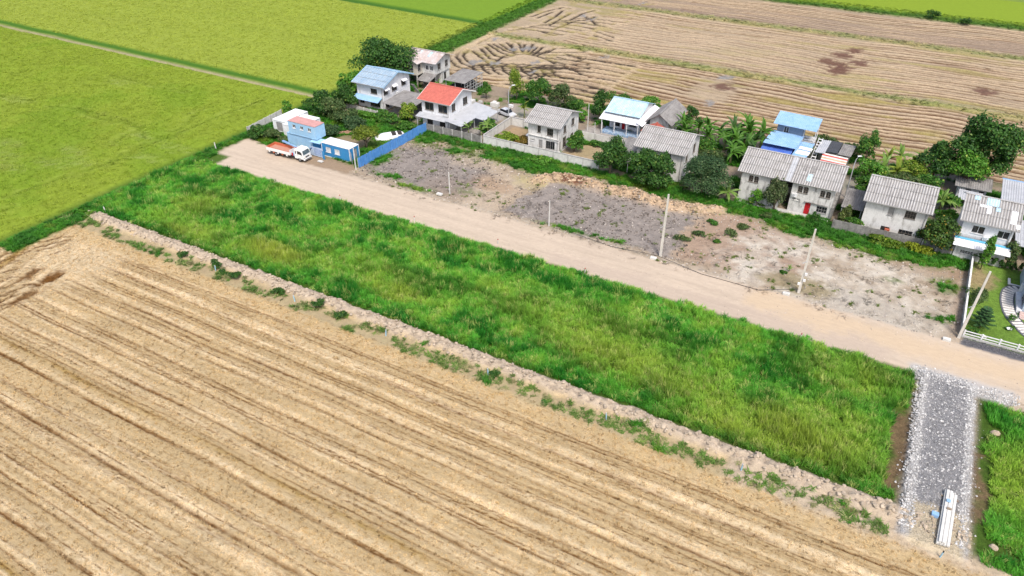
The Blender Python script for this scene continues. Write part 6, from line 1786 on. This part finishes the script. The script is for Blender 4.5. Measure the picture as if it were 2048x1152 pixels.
# trees in front of the houses
tree('dense dark round tree at the right end of the walled plot', -43.1, 111.9, 6.3, 2.5, 2.4, 3.1, 6200, .34, DARKG, 21, lobes=20)
tree('broad dark tree hiding the left front of the grey-roofed house', -36.9, 111.2, 5.6, 2.7, 2.3, 2.7, 6000, .34, DARKG, 22, lobes=20)
tree('round dark tree touching the broad one, right of it', -33.6, 110.6, 6.0, 2.4, 2.3, 2.9, 5600, .34, DARKG, 23, lobes=20)
tree('fine-leaved grey-green tree left of the twin house', -26.6, 112.4, 6.4, 3.8, 3.2, 3.2, 13500, .25, TAMAR, 24, lobes=24, droop=.5)
tree('tall pale-leaved shrub in front of the gap of the twin house', -14.6, 112.5, 5.2, 1.6, 1.4, 2.8, 3000, .30, ((.035, .06, .022), (.09, .135, .045), (.30, .30, .16)), 25)
tree('small open shrub left of the pale-leaved shrub on the twin house wall', -17.4, 112.4, 2.6, 1.3, .8, 1.3, 700, .3, BRIGHT, 26, .06)
tree('round yellow-flecked mango tree right of the off-white house', 8.6, 111.9, 5.4, 2.3, 2.2, 2.9, 5200, .36, ((.022, .06, .012), (.07, .14, .018), (.30, .22, .04)), 27, lobes=20)
tree('small green tree just right of the plain concrete house', -52.9, 117.8, 3.8, 1.5, 1.5, 1.9, 2200, .36, MIDG, 28)
tree('yellow-green shrub between the carport and the red-roofed house', -88.4, 114.2, 3.9, 1.8, 1.5, 2.0, 2200, .36, YELG, 29)
tree('small yellow-green tree with a bare dark trunk inside the blue fence', -88.0, 99.7, 3.7, 2.5, 2.1, 1.3, 1700, .34, ((.09, .13, .012), (.17, .23, .02), (.26, .28, .05)), 30, .2, cz=2.7)
# shrubs by the containers and behind them
k = 31
for (x, y, h, rx, ry, rz, n, c, l) in (
    (-107.5, 108.6, 4.8, 3.0, 2.6, 2.5, 3600, DARKG, 'dark bushy tree behind the white containers'),
    (-103.4, 108.8, 4.0, 2.9, 2.4, 2.2, 3400, OLIVEG, 'olive bushy tree right of the dark one behind the containers'),
    (-104.8, 113.2, 4.9, 2.6, 2.2, 2.6, 3200, DARKG, 'dark shrub standing below the blue awning of the blue-roofed house'),
    (-99.6, 107.4, 3.0, 2.6, 2.3, 1.7, 2600, OLIVEG, 'low greyish shrub behind the upper cabin'),
    (-96.4, 106.4, 2.2, 2.4, 2.0, 1.2, 1800, TAMAR, 'low grey-green shrub beside the plank heap'),
    (-98.6, 101.0, 2.4, 2.3, 1.9, 1.4, 1800, TAMAR, 'low grey-green shrub right behind the bleached red cabin roof'),
    (-109.6, 92.9, 2.4, 1.7, 1.3, 1.3, 1500, DARKG, 'dark bush in front of the grey panel fence'),
    (-106.4, 94.4, 1.7, 2.2, 1.2, .9, 1500, OLIVEG, 'low brown-green bush before the long white container'),
    (-103.4, 93.8, 1.2, 1.3, .8, .7, 700, OLIVEG, 'small olive bush left of the lower pale blue cabin'),
    (-112.4, 104.6, 3.0, 1.1, 1.0, 1.5, 900, BRIGHT, 'small bright shrub at the far end of the panel fence'),
    (-86.9, 111.0, 1.6, 2.6, 1.5, 1.0, 1500, MIDG, 'low green shrub against the base of the red-roofed house wall'),
    (-92.8, 112.3, 2.3, 2.9, 1.5, 1.3, 2200, MIDG, 'wide green shrub in front of the carport'),
    (-97.4, 111.6, 1.4, 3.6, 1.6, .9, 2000, BRIGHT, 'low bright shrubs in front of the blue-roofed house')):
    tree(l, x, y, h, rx, ry, rz, n, .34, c, k, .1, name='bush', cat='bush', lobes=12); k += 1
# along the back, before the far fields
for (x, y, h, rx, ry, rz, n, c, l) in (
    (-75.6, 136.2, 6.2, 1.7, 1.5, 3.2, 1800, YELG, 'slender yellow-green tree behind the silver car'),
    (-81.8, 133.6, 3.6, .9, .9, 1.6, 600, MIDG, 'thin young tree beside the open shed'),
    (-70.0, 136.0, 5.4, 2.9, 2.6, 2.7, 4200, MIDG, 'leafy green tree behind the walled plot'),
    (-64.8, 136.0, 5.6, 3.2, 2.4, 2.8, 4200, OLIVEG, 'olive brown tree right of the leafy one behind the walled plot'),
    (-72.8, 137.4, 4.8, 1.2, 1.1, 2.2, 900, BRIGHT, 'narrow bright shrub left of the leafy tree behind the walled plot'),
    (-60.6, 135.4, 2.8, 1.8, 1.5, 1.3, 1500, MIDG, 'low round shrub right of the olive brown tree'),
    (-54.8, 133.6, 6.0, 1.6, 1.6, 3.2, 2600, DARKG, 'dark narrow tree left of the pale blue roofed house'),
    (-52.8, 139.0, 4.8, 2.6, 2.2, 2.4, 3000, MIDG, 'green tree behind the left end of the pale blue roof'),
    (-47.6, 141.2, 4.2, 2.8, 1.6, 1.8, 2200, BRIGHT, 'bright shrubs behind the pale blue roof'),
    (-58.0, 131.8, 2.4, 1.8, 1.3, 1.3, 1200, BRIGHT, 'bright low shrub behind the slim grey pole'),
    (-36.6, 137.2, 5.4, 1.7, 1.5, 2.4, 1900, DARKG, 'small dark tree right of the dark grey roof'),
    (-32.6, 130.0, 2.2, 3.4, 1.6, 1.3, 2400, MIDG, 'undergrowth bush below the banana clump right of the dark grey roof'),
    (-24.8, 129.6, 3.0, 3.2, 1.8, 1.7, 3000, MIDG, 'undergrowth bush below the tall banana clump'),
    (-29.0, 126.6, 1.8, 3.0, 1.6, 1.1, 2000, OLIVEG, 'low olive bush between the grey-roofed house and the bananas'),
    (-11.6, 141.8, 2.8, 2.6, 1.5, 1.5, 1900, OLIVEG, 'olive shrub behind the patched shed'),
    (-7.0, 141.4, 2.3, 1.8, 1.2, 1.2, 1100, OLIVEG, 'small olive shrub right behind the black roof sheet'),
    (-4.2, 137.2, 6.6, 1.7, 1.5, 3.2, 2600, MIDG, 'upright green tree behind the street lamp by the twin house'),
    (-2.8, 130.6, 4.2, 2.4, 2.2, 2.2, 3000, BRIGHT, 'bright bushy tree beside the street lamp by the twin house'),
    (-2.4, 126.2, 3.0, 2.0, 1.6, 1.6, 2000, MIDG, 'green bush in front of the bright bushy tree'),
    (2.4, 128.0, 3.6, 3.2, 2.1, 1.9, 3000, OLIVEG, 'wide olive bush behind the off-white house'),
    (6.6, 130.4, 3.8, 2.8, 2.2, 2.0, 3000, MIDG, 'green bush behind the silvery grey roof'),
    (3.6, 134.4, 3.6, 3.0, 2.2, 2.0, 2800, YELG, 'yellow-green shrub between bananas and the big dark tree'),
    (10.4, 127.6, 2.3, 1.8, 1.4, 1.3, 1500, MIDG, 'round green bush behind the balcony house'),
    (9.9, 123.4, 1.6, 1.8, 1.0, .9, 1100, BRIGHT, 'low bright hedge by the back of the balcony house'),
    (19.4, 124.2, 2.6, 1.5, 1.0, .9, 900, BRIGHT, 'bright creeper on the edge of the zinc-roofed house'),
    (-66.2, 116.0, 1.5, 2.6, 1.9, .9, 2400, YELG, 'yellowish low bushes inside the walled plot'),
    (-62.9, 116.2, 1.2, 1.3, 1.6, .7, 1200, ((.14, .10, .02), (.26, .18, .03), (.34, .24, .06)), 'orange-brown low bushes beside the plain concrete house'),
    (-72.4, 119.4, 1.8, 1.6, 1.4, 1.1, 1200, MIDG, 'green bush under the right edge of the grey veranda roof'),
    (-49.8, 121.8, 1.3, 1.5, .8, .8, 900, MIDG, 'low bush against the wall before the pale blue roofed house'),
    (-3.8, 112.7, 3.2, 1.0, .9, 1.8, 1300, ((.05, .08, .02), (.13, .17, .04), (.34, .33, .16)), 'pale flecked shrub at the right corner of the twin house'),
    (-2.6, 112.4, 2.0, 1.6, .8, 1.1, 1400, MIDG, 'green bush behind the dark mouldy panel wall'),
    (-8.2, 112.2, 1.3, .6, .4, .8, 350, DARKG, 'potted dark bush between red door and window'),
    (18.4, 111.6, 3.6, 1.0, 1.0, 2.1, 1000, OLIVEG, 'drooping olive shrub at the right corner of the balcony house'),
    (-56.0, 110.4, 1.3, 2.6, 1.4, .9, 2200, BRIGHT, 'bright leafy shrub at the foot of the compound wall'),
    (2.6, 110.0, 1.1, 2.8, 1.2, .8, 1900, ((.06, .13, .012), (.15, .24, .02), (.26, .30, .04)), 'yellow-green creeper below the dark mouldy panel wall'),
    (7.4, 110.1, 1.3, 1.9, .8, .9, 1200, ((.14, .20, .012), (.28, .33, .02), (.36, .38, .05)), 'lemon-yellow creeper at the end of the dark panel wall')):
    low = h < 2.9
    tree(l, x, y, h, rx, ry, rz, n, .32, c, k, .09, name='bush' if low else 'tree', cat='bush' if low else 'tree', lobes=12); k += 1
# small verge bushes by the marker pipes
for x, y, s in ((-86.5, 55.6, .9), (-80.4, 55.9, .9), (-78.0, 55.3, .6), (-75.6, 55.4, 1.0), (-68.0, 55.4, .8), (-60.5, 55.7, 1.0), (-56.8, 55.3, .9), (-33.6, 55.5, .6)):
    tree('dark low bush in the weeds beside the clay bund', x, y, s * 1.1, s * 1.2, s * .8, s * .6, 420, .22, DARKG, k, .04, name='bush', cat='bush', group='low bushes beside the clay bund', lobes=6); k += 1
# tufted weeds on the brown lot
for x, y, s in ((-22.6, 99.0, .9), (-24.6, 96.2, 1.0), (-18.8, 101.2, 1.0), (-17.4, 104.0, .9), (-21.9, 103.5, .7), (-19.6, 98.0, .5), (-8.9, 94.4, .5), (-15.0, 109.4, .9)):
    tree('small green bush growing on the brown bare lot', x, y, s * .8, s * 1.3, s, s * .5, 420, .24, OLIVEG if s > .8 else MIDG, k, .03, name='bush', cat='bush', group='small bushes on the brown lot', lobes=6); k += 1

# bananas: stem and large arching leaves, each leaf an object
def banana_leaf(seed, L=2.3, W=.62, lift=1.2, dr=1.0):
    r = np.random.RandomState(seed); n = 7; V = []; F = []; C = []
    for i in range(n + 1):
        t = i / n
        x = L * (t * .92 + .05 * math.sin(t * 3)); z = L * (lift * .55 * t - dr * .62 * t * t)
        w = W * .5 * math.sin(math.pi * min(.98, .06 + .94 * t) ** .75) * (.85 + .3 * r.rand())
        w = max(w, .03)
        V += [(x, -w, z - .25 * w), (x, 0, z + .06), (x, w, z - .25 * w)]
        sh = .8 + .4 * r.rand(); C += [(1 * sh,) * 3, (1.25 * sh, 1.2 * sh, 1.1 * sh), (1 * sh,) * 3]
    for i in range(n):
        a = i * 3; F += [(a, a + 1, a + 4, a + 3), (a + 1, a + 2, a + 5, a + 4)]
    return V, F, np.array(C)
M_BAN = {}
def ban_mesh(tone, i):
    if (tone, i) not in M_BAN:
        base = {'g': (.065, .165, .018), 'y': (.17, .23, .03), 'd': (.04, .10, .02), 'p': (.14, .24, .05)}[tone]
        V, F, C = banana_leaf(i * 7 + 1, 2.0 + .15 * (i % 3), .50 + .06 * (i % 2), 1.3 - .25 * (i % 3), 1.0 + .12 * (i % 4))
        M_BAN[(tone, i)] = np_mesh('banana_leaf', V, F, C * np.array(base)); M_BAN[(tone, i)].materials.append(M_LEAF)
    return M_BAN[(tone, i)]
STEM = surf('banana_stem', (.20, .24, .09), (.14, .13, .06), 3, rough=.7)
_st = MB().tube([(0, 0, -.1), (.03, 0, .5), (0, .03, 1)], [.17, .14, .08], 8).mesh('stem', True); _st.materials.append(STEM)
def banana(x, y, h, s, tone, label, n=9, seed=0, group='banana plants behind the houses'):
    r = random.Random(seed)
    p = empty('banana_plant', (x, y, gz(x, y)), r.random() * 6, label, 'banana plant', group)
    o = link('stem', _st, None, p); o.scale = (s, s, h)
    for i in range(n):
        el = R(r.uniform(-38, 12)) if i < n * .75 else R(r.uniform(-75, -50))
        l = link('leaf', ban_mesh(tone, r.randrange(6)), None, p, (0, 0, h * r.uniform(.86, 1.0)), (r.uniform(-.2, .2), el, 6.283 * i / n + r.uniform(-.3, .3)))
        k_ = s * r.uniform(.8, 1.15); l.scale = (k_, k_, k_)
r = random.Random(8)
for i, (x, y, h) in enumerate(((-36.2, 131.6, 2.8), (-34.0, 133.4, 3.2), (-31.6, 131.8, 2.6), (-30.2, 134.4, 3.0), (-28.4, 132.2, 2.6), (-37.4, 134.4, 2.8), (-33.0, 136.4, 2.6))):
    banana(x, y, h, 1.25, 'g', 'banana plant in the clump right of the dark grey roof', 12, i, 'banana clump right of the dark grey roof')
for i, (x, y, h) in enumerate(((-26.2, 131.0, 3.2), (-24.6, 133.6, 4.2), (-22.8, 131.6, 3.6), (-25.6, 136.0, 4.2), (-22.4, 135.4, 3.8), (-27.6, 134.2, 3.6), (-23.8, 128.6, 3.0), (-25.6, 126.4, 2.6), (-22.2, 127.6, 2.8))):
    banana(x, y, h, 1.4, ('g', 'g', 'd')[i % 3], 'banana plant in the tall clump left of the stepped blue roofs', 13, 30 + i, 'banana clump left of the stepped blue roofs')
for i, (x, y, h) in enumerate(((-.6, 136.6, 2.8), (1.2, 138.8, 3.0), (3.4, 137.2, 2.6), (-1.0, 133.6, 2.4), (1.2, 132.6, 2.6), (4.8, 139.8, 2.6))):
    banana(x, y, h, 1.25, ('y', 'p')[i % 2], 'yellowish banana plant behind the off-white house', 9, 60 + i, 'yellow-green bananas behind the off-white house')
banana(8.9, 126.2, 1.6, 1.25, 'p', 'wide palm-like plant with pale leaves behind the silvery grey roof', 14, 80, None)
banana(-22.3, 112.4, 1.6, 1.1, 'p', 'young banana plant at the left corner of the twin house', 10, 81, None)
banana(-106.0, 116.6, 2.0, 1.0, 'p', 'pale banana plant at the left wall of the blue-roofed house', 9, 82, None)
banana(-109.8, 126.8, 3.4, 1.0, 'y', 'tall pale banana plant beside the large round tree', 9, 83, None)
for i, (x, y, h) in enumerate(((-74.0, 113.9, 2.0), (-71.6, 114.8, 1.6), (-71.4, 117.0, 2.0), (-76.6, 115.0, 1.5))):
    banana(x, y, h, .85, 'p', 'small banana plant below the grey veranda roof', 8, 90 + i, 'small bananas below the grey veranda roof')
banana(-69.2, 128.0, 2.2, .9, 'y', 'yellow-green banana plant by the street lamp of the walled plot', 10, 97, None)
banana(-93.6, 132.6, 1.6, .8, 'g', 'small palm between the stilted house and open shed', 10, 98, None)
banana(-8.4, 95.2, .5, .35, 'p', 'tiny banana seedling in the weeds of the sandy lot', 7, 99, None)
banana(14.9, 110.2, 1.2, .6, 'd', 'dark leafy plant at the back corner of the lawn', 10, 100, None)

# lawn plants
def araucaria(x, y, h, label):
    p = empty('young_pine', (x, y, gz(x, y)), 0, label, 'tree')
    MB().tube([(0, 0, 0), (0, 0, h)], [.06, .02], 6).build('trunk', BARK, p)
    rr = random.Random(3)
    for k_ in range(8):
        z = h * (.15 + .8 * k_ / 8); L = 1.5 * (1 - k_ / 9.5)
        for j in range(6):
            a = j * 1.047 + k_ * .5
            V, F, C = [], [], []
            mb = MB(); e = (L * math.cos(a), L * math.sin(a), z + .25 * L)
            mb.tube([(0, 0, z), e], [.05, .02], 4)
            for q in range(7):
                t = .25 + .75 * q / 6; b = Vector((0, 0, z)).lerp(Vector(e), t)
                for s in (-1, 1):
                    d = Vector((-math.sin(a) * s, math.cos(a) * s, .3)) * .26 * (1.2 - t * .5) + Vector((math.cos(a), math.sin(a), 0)) * .12
                    mb.bar(b, b + d, .06)
            mb.build('branch', LEAFD, p)
LEAFD = surf('dark_needles', (.025, .075, .022), (.05, .11, .03), 3, rough=.7)
araucaria(15.6, 93.6, 3.4, 'young tiered pine on the lawn behind the white fence')
tree('bushy brown-green shrub on the lawn by the whitewashed wall', 14.9, 99.2, 2.2, 1.2, 2.0, 1.2, 1300, .22, OLIVEG, 201, .05, name='bush', cat='bush')
tree('small round shrub at the left end of the white rail fence', 14.7, 91.6, .9, .8, .6, .5, 600, .16, MIDG, 202, .03, name='bush', cat='bush')
tree('tall thin bright green column tree before the balcony house', 15.3, 109.0, 5.0, .65, .65, 2.7, 1500, .24, BRIGHT, 203, .05)
for i in range(8):
    tree('clipped dark shrub in the row at the back of the lawn', 15.9 + i * .82, 110.7, 1.5, .4, .4, .8, 420, .18, DARKG, 210 + i, .03, name='bush', cat='bush', group='row of clipped shrubs behind the lawn', lobes=4)
tree('small shrub beside the stepping slabs', 19.1, 97.3, .9, .5, .4, .5, 300, .16, MIDG, 221, .03, name='bush', cat='bush')
tree('low plant round a white stone near the slabs', 18.9, 95.0, .5, .6, .5, .3, 260, .16, MIDG, 222, .02, name='bush', cat='bush')
me = rockmesh(77, .5); me.name = 'garden_stone'; me.materials.append(F_WHITE)
o = link('garden_stone', me, None, None, (18.8, 94.8, .4)); o.scale = (.9, .6, .7); props(o, 'white stone in a low plant on the lawn', 'stone')
me = rockmesh(78, .5); me.name = 'garden_stone'; me.materials.append(CONC_L)
o = link('garden_stone', me, None, None, (16.1, 91.6, .25)); o.scale = (.8, .5, .6); props(o, 'pale stone behind the white fence beside the young pine', 'stone')
# tan clay lumps at the right plot
for i, (x, y, s, l) in enumerate(((17.6, 73.6, 1.1, 'big tan clay lump beside the gravel pad'), (17.8, 57.4, .8, 'tan clay lump near the foot of the right plot'), (19.4, 78.8, 1.3, 'tan clay lump between road and right plot'))):
    me = rockmesh(300 + i, .45); me.name = 'clay_lump'
    bm = bmesh.new(); bm.from_mesh(me); bmesh.ops.subdivide_edges(bm, edges=bm.edges[:], cuts=2, use_grid_fill=True, smooth=.6)
    rr = random.Random(i)
    for v in bm.verts: v.co *= 1 + rr.uniform(-.10, .10)
    bm.to_mesh(me); bm.free()
    me.materials.append(surf('clay_lump_%d' % i, (.40, .32, .24), (.32, .25, .18), 3, rough=.95, fine=.25, bump=.4))
    o = link('clay_lump', me, None, None, (x, y, .1)); o.scale = (s, s * .8, s); props(o, l, 'clay lump')
# posts seen far away on the bunds
tree('lone dark bush on the far green bank', -1.5, 254.6, 2.4, 1.9, 1.3, 1.3, 500, .4, DARKG, 401, .05, name='bush', cat='bush')
tree('second lone bush on the far green bank, smaller', 7.2, 252.6, 1.9, 1.5, 1.0, 1.0, 400, .4, DARKG, 402, .05, name='bush', cat='bush')

# individuals that only their place tells apart: counted from the left of the picture
ORD = 'first second third fourth fifth sixth seventh eighth ninth tenth eleventh twelfth'.split()
def pic_x(o):
    x, y, z = o.location; a = R(29.4)
    fx = -math.sin(a) * x + math.cos(a) * y; rx = math.cos(a) * x + math.sin(a) * y
    return rx / (fx * math.cos(CTH) - (z - 57) * math.sin(CTH))
_g = {}
for o in COL.objects:
    if o.parent is None and o.get('group'): _g.setdefault((o['group'], o['label']), []).append(o)
for (g_, l_), os_ in _g.items():
    if len(os_) > 1:
        for i, o in enumerate(sorted(os_, key=pic_x)):
            o['label'] = ORD[i] + ' from the left: ' + l_
